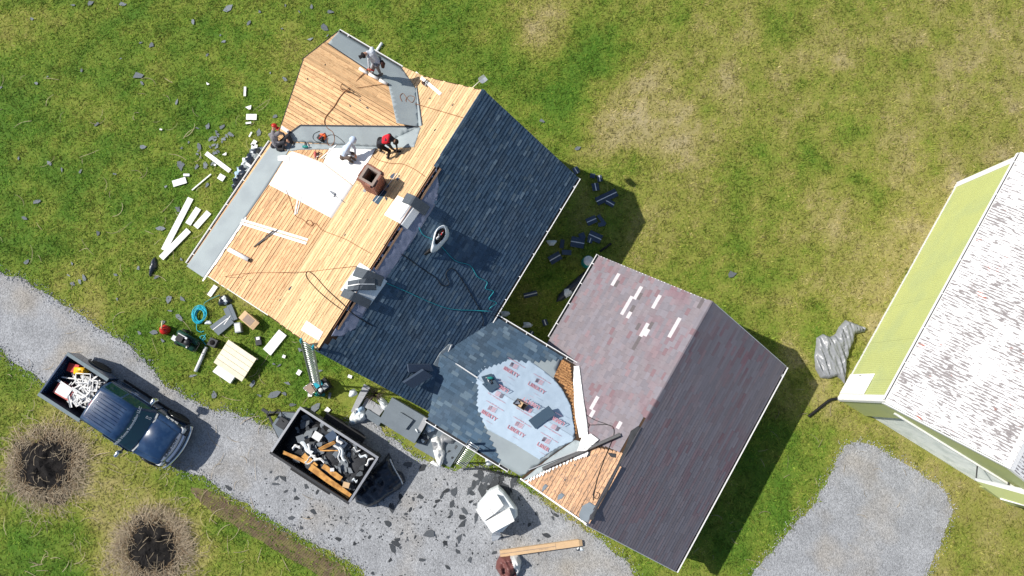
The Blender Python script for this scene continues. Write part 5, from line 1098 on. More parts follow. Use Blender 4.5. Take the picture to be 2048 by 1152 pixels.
# loose straw: long curled pale leaves blown over the lawn
def strands(name, pts, m='straw', seed=1, **tg):
    r = random.Random(seed); mb = MB()
    for (x, y, z, ln, a, cv, w) in pts:
        k = 6; p = []; ang = a; q = Vector((x, y, z))
        for i in range(k + 1):
            p.append(q.copy()); q = q + Vector((math.cos(ang), math.sin(ang), 0)) * (ln / k); ang += cv / k; q.z = z + .015 * math.sin(i * 1.3 + x)
        rn = r.random(); L_ = []; R_ = []
        for i in range(k + 1):
            d = (p[min(i + 1, k)] - p[max(0, i - 1)]).normalized(); nn = Vector((-d.y, d.x, 0)) * (w * (1 - .75 * abs(i / k - .4))); L_.append(p[i] + nn); R_.append(p[i] - nn + Vector((0, 0, .003)))
        mb.add(L_ + R_, [(i, i + 1, k + 2 + i, k + 1 + i) for i in range(k)], rn=rn + .001)
    return mb.build(name, m, **tg)
rs = random.Random(77); S_ = []
for i in range(330):
    u = rs.uniform(-40, 700) if i < 210 else rs.uniform(0, 520); v = rs.uniform(150, 1180) if i < 210 else rs.uniform(880, 1190)
    if 560 < u and v < 560: continue
    P = PX(u, v)
    if bool(in_any(np.array([P.x]), np.array([P.y]), FOOT)[0]): continue
    S_.append((P.x, P.y, .055, rs.uniform(.25, .9), rs.uniform(0, 6.28), rs.uniform(-2.2, 2.2), rs.uniform(.006, .011)))
for i in range(60):
    P = PX(rs.uniform(1300, 1850), rs.uniform(760, 1150)); S_.append((P.x, P.y, .05, rs.uniform(.2, .6), rs.uniform(0, 6.28), rs.uniform(-2, 2), rs.uniform(.005, .009)))
strands('loose_straw', S_, kind='stuff', label='loose pale straw leaves scattered over the lawn', cat='straw')
# dried ornamental grasses, cut and burnt to black stubble in the middle
def clump(u, v, R, core, seed, label):
    c = PX(u, v); r = random.Random(seed); t = thing('ornamental_grass', c, label, 'dry grass'); pts = []
    n = 40
    mb = MB(); V = []; F = []
    for i in range(9):
        for j in range(n):
            a = 2 * math.pi * j / n; rad = core * i / 8 * (1.05 + .55 * mnoise.noise(Vector((math.cos(a) * 1.6, math.sin(a) * 1.6, seed)))); x = c.x + rad * math.cos(a) * 1.05; y = c.y + rad * math.sin(a) * .9
            V.append((x, y, (.0 if i == 8 else .05 + .24 * (1 - (i / 8) ** 2) * (.6 + .8 * mnoise.noise(Vector((x * 3, y * 3, seed))))) + (.002 if i == 8 else 0)))
    F = [(i * n + j, i * n + (j + 1) % n, (i + 1) * n + (j + 1) % n, (i + 1) * n + j) for i in range(8) for j in range(n)]
    mb.add(V, F, sm=False); mb.build('burnt_core', 'char', t, fix=True)
    st = MB()
    for i in range(1500):
        a = r.uniform(0, 6.283); rad = core * math.sqrt(r.random()) * 1.18; x = c.x + rad * math.cos(a); y = c.y + rad * math.sin(a) * .9; h = r.uniform(.06, .22); ln = r.uniform(.03, .2); b = a + r.uniform(-1, 1); z = .12 + .2 * (1 - rad / core)
        w = r.uniform(.006, .012); st.add([(x - w, y, z - .1), (x + w, y, z - .1), (x + ln * math.cos(b), y + ln * math.sin(b), z + h * .5)], [(0, 1, 2)], rn=r.random())
    st.build('burnt_stubble', 'char', t, kind='stuff')
    for i in range(2300):
        a = r.uniform(0, 6.283); rr_ = core * (r.uniform(.2, .8) if i % 32 == 0 else r.uniform(.80, 1.05)) + (R - core) * r.random() ** 1.3 * r.uniform(.1, 1.15) * (.75 + 1.1 * mnoise.noise(Vector((math.cos(a) * 1.7, math.sin(a) * 1.7, seed + 9)))); x = c.x + rr_ * math.cos(a); y = c.y + rr_ * math.sin(a) * .95
        z = .04 + .22 * max(0, 1 - rr_ / (core * 1.5)) + r.uniform(0, .05)
        pts.append((x, y, z, r.uniform(.08, .5) * (1.6 if i % 9 == 0 else 1), a + r.gauss(0, 1.3), r.uniform(-1.1, 1.1), r.uniform(.0045, .0095)))
    strands('straw', pts[::2] + pts[1::4], 'straw', seed, parent=t, kind='stuff'); strands('brown_straw', [(p[0] - .12 * (p[0] - c.x), p[1] - .12 * (p[1] - c.y), p[2] + .01, p[3] * .8, p[4], p[5], p[6] * 1.2) for p in pts[3::3] if (core * .8) ** 2 < (p[0] - c.x) ** 2 + (p[1] - c.y) ** 2 < (core * 1.4) ** 2], 'straw_brown', seed + 1, parent=t, kind='stuff')
clump(94, 928, 2.3, 1.32, 3, 'larger dried ornamental grass burnt black in the middle beside the parked truck')
clump(308, 1092, 2.25, 1.22, 8, 'dried ornamental grass with two black hollows next to the wheel track')
# ================================================================== THINGS ON THE ROOF
ROOFS = [(pMR, POLY['MR'], .035), (pML, POLY['ML'], .02), (pMP, POLY['MP'], .022), (pMP, POLY['MQ'], .02), (pEU, POLY['EU'], .022), (pEL, POLY['EL'], .022), (pWU, POLY['WU'], .04), (pWL, POLY['WL'], .04), (pGL, POLY['GL'], .03), (pGR, POLY['GR'], .03)]
def surf(u, v, h=0.):
    best = None
    for pl, po, o in ROOFS:
        x, y = pl.px(u, v, o + h)
        if bool(inpoly(np.array([x]), np.array([y]), po)[0]):
            P = pl.w(x, y, o + h)
            if best is None or (P - CPOS).length < (best[0] - CPOS).length: best = (P, pl)
    return best if best else (PX(u, v, h), GROUND)
def sp(u, v, h=0.): return surf(u, v, h)[0]
# white sheets laid over the low-pitched part
sheet('foam_sheet', pMP, pMP.poly([(539, 370), (664, 437), (706, 372), (648, 327), (612, 312), (585, 303), (577, 309)]), .022, 'white_foam', amp=.006, step=.25, fs=1.2, thick=.010, label='big white sheet laid over the planks, shovel lying on it', cat='white sheet')
sheet('foam_sheet', pMP, pMP.poly([(648, 326), (660, 297), (751, 300), (734, 331), (707, 371)]), .034, 'white_foam', amp=.006, step=.25, fs=1.2, seed=4, thick=.010, label='white sheet under the worker in the pale blue hoodie', cat='white sheet')
sheet('foam_sheet', pMP, pMP.poly([(557, 313), (579, 311), (580, 324), (557, 322)]), .048, 'white_foam', thick=.012, label='small white offcut overlapping the grey eave membrane', cat='white sheet')
sheet('foam_board', pML, pML.poly([(613, 641), (646, 664), (637, 681), (602, 660)], .03), .03, 'white', thick=.02, label='white panel on the planks beside the leaning ladder top', cat='panel')
def sbar(nm, a, b, w, th, m, label, cat, group=None, h=.0, pl=None):
    if pl is None: pl = surf((a[0] + b[0]) / 2, (a[1] + b[1]) / 2)[1]
    off = dict((id(p), o) for p, _, o in ROOFS).get(id(pl), .0) + h
    A = Vector(pl.px(*a, off)); B_ = Vector(pl.px(*b, off)); d = (B_ - A); n = Vector((-d.y, d.x)).normalized() * w / 2; c = (A + B_) / 2
    r = random.Random(a[0] * 7 + a[1]); pts = [A - n, B_ - n, B_ + n, A + n]
    return MB().prism([(p.x, p.y) for p in pts], off, off + th, M=pl.M).build(nm, m, fix=True, label=label, cat=cat, group=group)
sbar('trim_board', (481, 446), (613, 487), .10, .02, 'white', 'long white trim board on the planks under the crossed black strips', 'trim board')
sbar('trim_board', (484, 440), (616, 480), .09, .02, 'white', 'long white trim board lying uphill of its twin below the white sheet', 'trim board')
sbar('metal_strip', (508, 494), (547, 461), .035, .02, 'black', 'thin black strip crossing the long white trim boards', 'strip', h=.03); sbar('metal_strip', (514, 490), (556, 459), .03, .02, 'dark_metal', 'dark grey strip lying against the thin black strip', 'strip', h=.03)
def roll(nm, a, b, r, m, label, cat, end='black', h=None, group=None):
    A, PA = surf(*a); pl = surf((a[0] + b[0]) / 2, (a[1] + b[1]) / 2)[1]; off = dict((id(p), o) for p, _, o in ROOFS).get(id(pl), 0.) + r
    P, Q = pl.w(*pl.px(*a, off), off), pl.w(*pl.px(*b, off), off)
    o = thing(nm, P, label, cat, group); MB().tube([P, P.lerp(Q, .5), Q], r, 14).build('sleeve', m, o)
    d = (Q - P).normalized()
    for p, e in ((Q, 1), (P, -1)): MB().tube([p, p + d * (.004 * e)], r * .72, 12).build('core', end, o)
    return o
roll('material_roll', (458, 499), (498, 520), .085, 'white', 'white roll of material with dark open core on the planks', 'roll')
roll('material_roll', (719, 137), (735, 147), .06, 'white', 'short white roll above the nailing worker on the front gable', 'roll', 'white_dirty')
roll('material_roll', (738, 148), (756, 158), .06, 'white', 'white roll between two others at the feet of the bending worker', 'roll', 'white_dirty'); roll('material_roll', (759, 160), (774, 168), .062, 'white', 'white roll with angled end casting a pointed shadow on the membrane', 'roll', 'white_dirty')
sbar('lath', (601, 368), (590, 430), .05, .02, 'white', 'white lath sticking out from under the big sheet', 'lath'); sbar('lath', (604, 390), (594, 428), .03, .02, 'white_dirty', 'thin grey lath beside the white one below the sheet', 'lath')
sbar('lath', (673, 290), (642, 317), .035, .02, 'white', 'white lath leaning from the valley membrane to the red saw', 'lath', h=.02); sbar('lath', (668, 300), (646, 318), .03, .02, 'pale_wood', 'pale wooden lath on the bare planks by the saw', 'lath')
sbar('white_board', (831, 146), (882, 189), .12, .025, 'white', 'white board lying by the rake of the main roof under a tool', 'board')
sbar('white_board', (563, 254), (578, 264), .14, .02, 'white', 'white board end beside the seated worker with red cap', 'board', h=.02)
# shovel on the sheet
def shovel(label, head, hand, pl, off, m='steel', w=.2, tri=True):
    hx, hy = pl.px(*head, off); gx, gy = pl.px(*hand, off); d = Vector((gx - hx, gy - hy)).normalized(); a = math.atan2(d.y, d.x); F = pl.frame(hx, hy, off, a); ln = math.hypot(gx - hx, gy - hy)
    o = thing('shovel', F.translation, label, 'shovel')
    MB().loft([[(x, -w / 2 * s, .0 + z), (x, 0, .02 + z), (x, w / 2 * s, z), (x, w / 2 * s, z + .006), (x, 0, .028 + z), (x, -w / 2 * s, z + .006)] for x, s, z in ((-.13, .9, .0), (0, 1., .01), (.10, .95, .03), (.14, .4, .04))], sm=False, M=F).build('blade', m, o, fix=True)
    MB().tube([F @ Vector((.12, 0, .04)), F @ Vector((ln, 0, .03))], .014, 6).build('handle', 'aluminium' if tri else 'pale_wood', o)
    if tri: MB().tube([F @ Vector(p) for p in ((ln, 0, .03), (ln + .12, .07, .03), (ln + .12, -.07, .03), (ln, 0, .03))], .013, 6).build('grip', 'black', o)
shovel('short shovel with grey blade lying on the big white sheet', (664, 388), (692, 407), pMP, .05, w=.19)
shovel('grey shovel with wide blade overhanging the roof rake', (966, 159), (944, 178), pML, .10, 'steel', .42, False)
# strip of starter shingle and scraps by the chimney
sheet('starter_strip', pML, pML.poly([(745, 402), (757, 410), (775, 384), (763, 377)]), .024, 'shingle_new', thick=.006, label='dark starter shingle strip below the chimney shadow', cat='shingle strip'); sbar('white_tape', (749, 404), (795, 346), .022, .004, 'white', 'narrow white strip running through the chimney shadow', 'strip', h=.012)
for i, (u, v, s) in enumerate(((785, 352, .26), (795, 358, .22), (773, 397, .2), (776, 372, .14), (798, 352, .14))):
    P, pl = surf(u, v); M = pl.frame(*pl.px(u, v, .02), .022, i * 1.3) @ Matrix.Diagonal((s, s, .05, 1)); place('shingle_scrap', SCR['scrap_blue'][i], None, M, 'flat dark shingle flake on the planks by the chimney', 'shingle scrap', 'flakes by the chimney')
for i, (u, v) in enumerate(((580, 577), (770, 252), (700, 212), (720, 200), (615, 118 + 40), (640, 205), (735, 216), (650, 130), (900, 182), (860, 197), (690, 470), (600, 600), (640, 560), (560, 600), (500, 560), (735, 440), (840, 300), (870, 260), (905, 210), (655, 500), (1100, 1000), (1130, 960), (1190, 950), (1150, 930))):
    pl = surf(u, v)[1]; s = .22 if i == 0 else random.uniform(.06, .13); M = pl.frame(*pl.px(u, v, .02), .021, i * 2.1) @ Matrix.Diagonal((s, s * .8, .06, 1)); place('roofing_crumb', SCR['scrap'][i % 12], None, M, 'grey torn shingle square alone on the lower planks' if i == 0 else 'small dark crumb of roofing left on the bare planks', 'roofing crumb', None if i == 0 else 'crumbs on the planks')
# ------------------------------------------------------------------ shingle packs saddled over the ridge
def draped(nm, s, yaw, w, tl, tr, h, th, m, label=None, cat=None, group=None, parent=None, t0=0.):
    """sheet bent over the ridge: across the ridge from -tl to tr, width w along it"""
    mb = MB(); ca, sa = math.cos(yaw), math.sin(yaw); prof = [(-tl, 0), (-tl * .5, 0), (-.04, 0), (.04, 0), (tr * .5, 0), (tr, 0)]; R = []
    for sd in (-w / 2, w / 2):
        for t, _ in prof:
            ss = s + sd * ca - (t + t0) * sa; tt = (t + t0) * ca + sd * sa; z = ZR - M1 * abs(tt) - (.012 if abs(t) < .05 else 0) + h; R.append((ss, tt, z))
    n = len(prof); V = [L(*p) for p in R] + [L(p[0], p[1], p[2] + th) for p in R]; k = 2 * n
    fs = []
    for i in range(n - 1): fs += [(i, i + 1, n + i + 1, n + i), (k + i, k + n + i, k + n + i + 1, k + i + 1), (i, k + i, k + i + 1, i + 1), (n + i, n + i + 1, k + n + i + 1, k + n + i)]
    fs += [(0, n, k + n, k), (n - 1, k + n - 1, k + 2 * n - 1, 2 * n - 1)]
    mb.add(V, fs); return mb.build(nm, m, parent, fix=True, label=label, cat=cat, group=group)
def rs_of(u, v, z=ZR): return to_st(PX(u, v, z))[0]
sA = rs_of(815, 425); sB = rs_of(725, 572)
draped('wrapper_sheet', sA - .05, 0.05, .84, .62, .42, .07, .02, 'white', 'white sheet draped over the ridge under the nail gun', 'white sheet', t0=-.08)
draped('shingle_pack', sA + .42, -.02, .36, .34, .55, .12, .12, 'shingle_pack', 'dark shingle pack on the ridge next to the nail gun sheet', 'shingle pack')
draped('wrapper_sheet', sB + .05, 0.05, 1.15, .52, .62, .05, .02, 'plastic_white', 'white plastic wrapping spread over the ridge below grey shingle strips', 'white sheet')
draped('shingle_pack', sB + .38, -.18, .34, .45, .55, .09, .12, 'shingle_pack', 'grey shingle pack on the uphill end of the white wrapping', 'shingle pack'); draped('shingle_pack', sB - .02, -.62, .36, .42, .52, .10, .13, 'shingle_pack', 'grey shingle pack with a white line lying skewed on the wrapping', 'shingle pack'); draped('white_tape', sB - .02, -.62, .03, .40, .50, .232, .004, 'white', 'white line along the skewed shingle pack on the ridge', 'strip'); draped('shingle_pack', sB - .48, -.12, .30, .40, .60, .09, .12, 'shingle_pack', 'grey shingle pack on the downhill end of the white wrapping', 'shingle pack')
# dark bundles where the wing joins the main slope
def slab(nm, pl, pts, off, th, m, **tg): return MB().prism(pl.poly(pts, off + th), off, off + th, M=pl.M).build(nm, m, fix=True, **tg)
slab('shingle_pack', pMR, [(816, 729), (862, 729), (867, 742), (818, 745)], .04, .10, 'scrap_blue', label='upper dark blue shingle pack lying above the wing valley', cat='shingle pack')
slab('shingle_pack', pMR, [(808, 766), (848, 740), (866, 752), (826, 777)], .14, .16, 'scrap_blue', label='propped dark blue shingle pack casting a round shadow by the wing valley', cat='shingle pack')
# ------------------------------------------------------------------ open white sack with tools
def sack():
    A, B_ = sp(891, 455), sp(870, 497); c = (A + B_) / 2; d = (B_ - A); ln = d.length; d.normalize(); y = pMR.n.cross(d).normalized(); n = pMR.n; up = Vector((0, 0, 1))
    o = thing('tool_sack', c, 'open white sack full of black tools on the blue shingles', 'sack')
    def ring(sl_, sw, z, wob=0, tip=0.): return [c + d * (math.cos(a) * ln * .5 * sl_ + tip * max(0, math.cos(a))) + y * (math.sin(a) * .21 * sw * (1 - .25 * max(0, math.cos(a))) * (1 + .12 * math.sin(3 * a + wob))) + up * (z + .05 * math.sin(2 * a + wob)) for a in np.linspace(0, 2 * math.pi, 22, endpoint=False)]
    MB().loft([ring(1.0, 1.15, -.1), ring(1.12, 1.35, .04, 1, .1), ring(1.05, 1.2, .22, 1.5, .2), ring(.90, .95, .42, 2, .05), ring(.86, .90, .42, 2, .04), ring(.80, .80, .30, 1), ring(.7, .6, .2)], caps=False).build('sack', 'plastic_white', o, fix=True)
    MB().loft([ring(.80, .80, .27), ring(.6, .5, .31), ring(.1, .1, .32)]).build('contents', 'black', o)
    rr = random.Random(6)
    for i in range(7): MB().tube([c + d * rr.uniform(-.25, .2) + y * rr.uniform(-.08, .08) + up * .28, c + d * rr.uniform(-.3, .25) + y * rr.uniform(-.1, .1) + up * .44], .02, 6).build('tool_handle', ('steel', 'red', 'steel', 'black', 'white', 'steel', 'grey_plastic')[i], o)
    t = [B_ + up * .08, B_.lerp(sp(851, 508, .05), .5) + up * .08, sp(849, 510, .04)]
    MB().loft([[p + y * .09 * s_, p + up * .06 * s_, p - y * .09 * s_, p + up * .01 * s_] for p, s_ in zip(t, (1.2, 1.1, .5))]).build('loose_strap', 'black', o, fix=True)
sack()
# ------------------------------------------------------------------ on the printed underlayment
slab('shingle_pack', pWU, [(963, 753), (983, 747), (991, 761), (972, 770)], .045, .05, 'shingle_new', label='dark shingle pack with a nail gun on the printed underlayment', cat='shingle pack'); slab('shingle_pack', pWL, [(964, 768), (990, 760), (999, 773), (980, 785)], .045, .05, 'shingle_new', label='dark shingle pack just below the one with the nail gun', cat='shingle pack')
slab('shingle_strip', pWL, [(1057, 841), (1097, 812), (1111, 828), (1071, 858)], .045, .05, 'shingle_new', label='dark grey shingle strip lying alone on the printed underlayment', cat='shingle strip')
def vent():
    pts = pWL.poly([(1026, 806), (1035, 797), (1057, 809), (1048, 820)], .1); o = thing('roof_vent', pWL.w(*pts[0], 0), 'small open wooden box vent on the wing ridge amid red print', 'vent')
    c = Vector((sum(p[0] for p in pts) / 4, sum(p[1] for p in pts) / 4)); 
    for i in range(4):
        a, b = Vector(pts[i]), Vector(pts[(i + 1) % 4]); ai, bi = a.lerp(c, .12), b.lerp(c, .12)
        MB().prism([tuple(a), tuple(b), tuple(bi), tuple(ai)], .02, .20, M=pWL.M).build('side', 'tan_panel' if i % 2 else 'dark_metal', o, fix=True)
    MB().prism([tuple(Vector(p).lerp(c, .12)) for p in pts], .03, .06, M=pWL.M).build('shaft', 'soot_hole_shade', o, fix=True); MB().prism([tuple(Vector(p).lerp(c, .12)) for p in (pts[0], pts[1])] + [tuple(c.lerp(Vector(pts[1]), .15)), tuple(c.lerp(Vector(pts[0]), .15))], .15, .17, M=pWL.M).build('flap', 'steel', o, fix=True); MB().prism([tuple(c + Vector((-.05, -.12))), tuple(c + Vector((.07, -.12))), tuple(c + Vector((.07, .12))), tuple(c + Vector((-.05, .12)))], .07, .12, M=pWL.M).build('wood_block', 'cardboard', o, fix=True)
vent()
# ------------------------------------------------------------------ power tools
def nailer(u, v, a, body, label, h=0.):
    P, pl = surf(u, v, h); off = dict((id(p), o) for p, _, o in ROOFS).get(id(pl), 0) + h; F = pl.frame(*pl.px(u, v, off), off, a) if pl is not GROUND else Matrix.Translation(PX(u, v, h)) @ Matrix.Rotation(a, 4, 'Z')
    o = thing('nail_gun', F.translation, label, 'nail gun')
    MB().tube([F @ Vector(p) for p in ((-.14, 0, .07), (-.02, 0, .07), (.06, 0, .06), (.12, 0, .05))], [.05, .055, .035, .02], 10).build('cylinder', body, o)
    MB().tube([F @ Vector(p) for p in ((-.06, .02, .07), (-.08, .12, .05), (-.10, .20, .05))], .024, 8).build('grip', 'black', o); MB().tube([F @ Vector(p) for p in ((.08, .0, .05), (.04, .12, .03), (-.05, .22, .04))], .018, 6).build('magazine', 'steel', o)
    MB().tube([F @ Vector((.10, 0, .06)), F @ Vector((.15, 0, .05))], .025, 8).build('nose', 'steel', o)
nailer(614, 295, 2.0, 'teal_tool', 'teal nail gun standing by the valley membrane', .02); nailer(632, 312, .6, 'red_faded', 'red and silver nail gun beside the pale laths', .03)
nailer(850, 170, 1.2, 'leather', 'brown nail gun lying on the white rake board', .03); nailer(806, 424, .8, 'orange', 'orange nail gun on the white ridge sheet', .16); nailer(979, 757, .5, 'teal_tool', 'dark green nail gun on a shingle pack on the printed underlayment', .10)
nailer(822, 408, 2.6, 'cream', 'cream nail gun on the dark ridge shingle pack', .22)
def blower():
    F = pMP.frame(*pMP.px(650, 275, .05), .04, 0); E = pMP.w(*pMP.px(617, 266, .08), .10); c = F @ Vector((0, 0, .13)); o = thing('leaf_blower', F.translation, 'orange leaf blower with black nozzle on the valley membrane', 'leaf blower')
    MB().tube([F @ Vector((0, 0, .0)), F @ Vector((0, 0, .05)), F @ Vector((0, 0, .2)), F @ Vector((0, 0, .25))], [.12, .17, .17, .10], 14).build('housing', 'orange', o); MB().box(.05, .22, -.12, .12, .04, .27, M=F).build('engine', 'black', o); MB().tube([F @ Vector(p) for p in ((-.1, .08, .26), (0, .1, .34), (.14, .06, .34), (.2, 0, .26))], .02, 6).build('handle', 'red', o)
    d = E - c; MB().tube([c + d * .15, c + d * .6, E], [.055, .045, .035], 10).build('nozzle', 'dark_metal', o); MB().tube([F @ Vector((-.1, -.12, .03)), F @ Vector((-.32, -.2, .03))], .02, 6).build('stand', 'black', o)
blower()
# ------------------------------------------------------------------ hoses and cords
def hose(nm, pts, r, m, label, cat='hose', lift=.012, n=7):
    P = [sp(u, v, lift) for u, v in pts]; P = smooth_path(P, n)
    MB().tube([p + Vector((0, 0, .004 * math.sin(i * .7))) for i, p in enumerate(P)], r, 5).build(nm, m, label=label, cat=cat)
hose('air_hose', [(746, 130), (722, 152), (699, 179), (691, 183), (682, 177), (684, 168), (692, 168), (697, 176), (690, 182), (679, 195), (668, 213), (652, 233), (649, 246), (656, 257), (666, 265), (669, 281), (662, 292), (655, 287), (656, 276)], .015, 'cord_brown', 'brown air hose looping from the bent worker over the gable to the leaf blower')
hose('air_hose', [(697, 178), (720, 175), (745, 171), (776, 167)], .010, 'cord_brown', 'thin brown line between the hose loop and the white rolls')
hose('air_hose', [(640, 262), (628, 268), (627, 278), (640, 285), (655, 272), (667, 270), (680, 277), (690, 287)], .013, 'hose_black', 'black hose curled round the leaf blower')
hose('air_hose', [(804, 203), (800, 193), (806, 187), (814, 197), (824, 205), (829, 195), (818, 192), (812, 203), (832, 208), (880, 222), (928, 236)], .012, 'cord_brown', 'brown hose curled on the upper valley and running to the ridge')
hose('extension_cord', [(572, 380), (580, 400), (590, 430), (604, 438), (616, 447), (626, 450), (620, 440), (612, 445), (622, 452), (630, 446), (640, 456), (648, 462), (690, 478), (715, 492), (742, 507)], .010, 'cord_brown', 'orange brown cord coiled on the planks below the white sheet', 'cord')
hose('extension_cord', [(416, 560), (450, 553), (500, 546), (560, 545), (620, 543), (670, 537), (716, 532)], .009, 'cord_brown', 'thin dark cord running across the lower planks to the ridge packs', 'cord')
hose('air_hose', [(745, 652), (712, 632), (690, 612), (655, 580), (630, 552), (617, 543), (612, 548), (617, 560), (640, 585), (668, 608), (688, 622)], .016, 'hose_black', 'dark hose doubled back on the planks below the ridge packs')
hose('extension_cord', [(776, 302), (764, 299), (748, 306), (747, 314), (762, 322), (785, 327), (805, 328), (828, 338), (850, 353)], .011, 'cord_brown', 'brown cord from the worker in red to the ridge', 'cord')
hose('air_hose', [(838, 455), (847, 470), (869, 481), (884, 494), (910, 521), (940, 531), (955, 553), (974, 564), (971, 577), (987, 583), (978, 598), (993, 606), (979, 618), (993, 627), (998, 632)], .014, 'hose_teal', 'teal coiled air hose running from the white sack down to the gutter')
hose('air_hose', [(770, 565), (813, 583), (857, 603), (901, 618), (950, 621), (985, 624), (997, 634)], .013, 'hose_teal', 'straight teal air hose crossing the blue shingles to the gutter')
hose('air_hose', [(768, 489), (804, 509), (845, 538), (872, 556), (884, 571), (898, 568), (892, 547), (907, 538), (931, 571), (963, 627), (966, 652)], .012, 'hose_black', 'black hose with one loop on the blue shingles')
hose('extension_cord', [(1158, 815), (1167, 812), (1172, 823), (1163, 834), (1155, 827), (1157, 816), (1170, 828), (1190, 840), (1212, 848), (1226, 855), (1227, 872), (1216, 900), (1200, 940), (1190, 975), (1186, 1000)], .012, 'hose_black', 'black cord looped on the white flashing and running down the stripped garage corner', 'cord')
hose('extension_cord', [(1155, 850), (1166, 843), (1178, 848), (1174, 858), (1162, 858), (1160, 848), (1180, 850), (1210, 849), (1222, 852)], .012, 'hose_black', 'black cord curled beside the bent white flashing', 'cord')
hose('extension_cord', [(1190, 975), (1186, 990), (1194, 998), (1199, 988), (1192, 984)], .012, 'hose_black', 'short black cord knot near the garage rake', 'cord')
# ladders ---------------------------------------------------------------------------------------
def ladder(base, top, w, n, label, across, guard=None, ladd_m='aluminium'):
    d = (top - base); ln = d.length; d.normalize(); x = across.normalized(); x = (x - d * x.dot(d)).normalized(); o = thing('ladder', base, label, 'ladder'); nrm = d.cross(x)
    for s in (-1, 1):
        c = base + x * (s * w / 2); M = Matrix(((x.x, nrm.x, d.x, c.x), (x.y, nrm.y, d.y, c.y), (x.z, nrm.z, d.z, c.z), (0, 0, 0, 1)))
        MB().box(-.014, .014, -.04, .04, 0, ln, M=M).build('rail', 'steel', o); MB().box(-.03, .03, -.05, .05, -.02, .05, M=M).build('foot', 'rubber', o)
        if guard: MB().box(-.022, .022, -.05, .05, ln - .35, ln + .02, M=M).build('rail_cap', guard, o)
    for k in range(n):
        c = base + d * (.25 + (ln - .4) * k / (n - 1)); MB().tube([c - x * (w / 2), c + x * (w / 2)], .019, 6).build('rung', ladd_m, o)
    return o
LB = (PX(620, 768) + PX(646, 778)) / 2; LT = (PX(600, 678, 6.75) + PX(627, 693, 6.75)) / 2
ladder(LB + Vector((0, 0, .02)), LT, .46, 22, 'tall aluminium ladder with teal rail ends leaning on the gable rake', PX(627, 693, 6.75) - PX(600, 678, 6.75), 'teal', 'aluminium')
LB2 = (PX(910, 927) + PX(926, 937)) / 2; LT2 = (PX(939, 881, 4.0) + PX(958, 893, 4.0)) / 2
ladder(LB2 + Vector((0, 0, .02)), LT2, .46, 14, 'shorter aluminium ladder leaning on the wing gutter above the patio', PX(958, 893, 4.) - PX(939, 881, 4.), None, 'aluminium')
# ================================================================== THINGS ON THE GROUND
def rectpx(nm, a, b, wpx, th, m, label, cat, group=None, z=.05):
    A, B_ = PX(*a), PX(*b); d = B_ - A; n = Vector((-d.y, d.x, 0)).normalized() * (wpx / 46.1 / 2)
    pts = [A - n, B_ - n, B_ + n, A + n]; return MB().prism([(p.x, p.y) for p in pts], z, z + th).build(nm, m, fix=True, label=label, cat=cat, group=group)
W_ = 'white_foam'
for a, b, w, lab in (((382.5, 397), (329, 501), 12, 'longest white trim board lying on the lawn'), ((379, 461), (324, 517), 12, 'white trim board crossing the end of the longest one'), ((398, 417), (377, 449), 12, 'short white board next to the longest trim board'), ((419, 425), (392, 455), 12, 'short white board between its twin and the eave gutter'),
                     ((413, 307), (461, 343), 9, 'narrow white board lying askew near the tarp under the eave'), ((385, 381), (423, 349), 2.5, 'thin white stick on the grass'), ((433, 572), (419, 592), 9, 'white board end sticking out from under the gable eave')): rectpx('white_board', a, b, w, .02, W_, lab, 'board', z=.05 if 'crossing' not in lab else .075)
for i, (u, v, l_, w, a) in enumerate(((443, 355, 13, 12, 30), (359, 364, 27, 13, -18), (373, 350, 12, 5, 0), (503, 234, 21, 12, 0), (497, 246, 11, 4, -8), (498, 216, 13, 8, -20), (490, 183, 4.5, 20, 0), (508, 299, 12, 21, 6), (501, 269, 3, 11, 25), (450, 309, 10, 5, -35), (415, 168, 8, 4, 30), (430, 330, 4, 4, 0), (508, 286, 8, 12, 30), (322, 259, 5, 3, 10), (568, 713, 6, 6, 20), (598, 745, 8, 10, 30), (630, 722, 6, 5, 10), (700, 753, 8, 6, 20), (620, 790, 8, 6, 0), (655, 820, 9, 9, 40))):
    c = PX(u, v, .06); s = 1 / 46.1; M = Matrix.Translation(c) @ Matrix.Rotation(-math.radians(a), 4, 'Z')
    poly = [(-l_ / 2, -w / 2), (l_ / 2, -w / 2), (l_ / 2, w / 2), (-l_ / 2, w / 2)] if i not in (5, 9, 10) else [(-l_ / 2, w / 2), (l_ / 2, w / 2), (l_ * .2, -w / 2), (-l_ * .1, -w * .4)]
    labs = {0: 'square white offcut on the grass by the narrow board', 1: 'largest white rectangle offcut on the lawn', 3: 'white rectangular offcut with a small strip below it', 7: 'white panel offcut lying on the tarp under the eave'}
    MB().prism([(p[0] * s, p[1] * s) for p in poly], 0, .02, M=M).build('white_offcut', W_, fix=True, label=labs.get(i, 'small white trim offcut lying on the grass'), cat='offcut', group=None if i in labs else 'small white offcuts on the lawn')
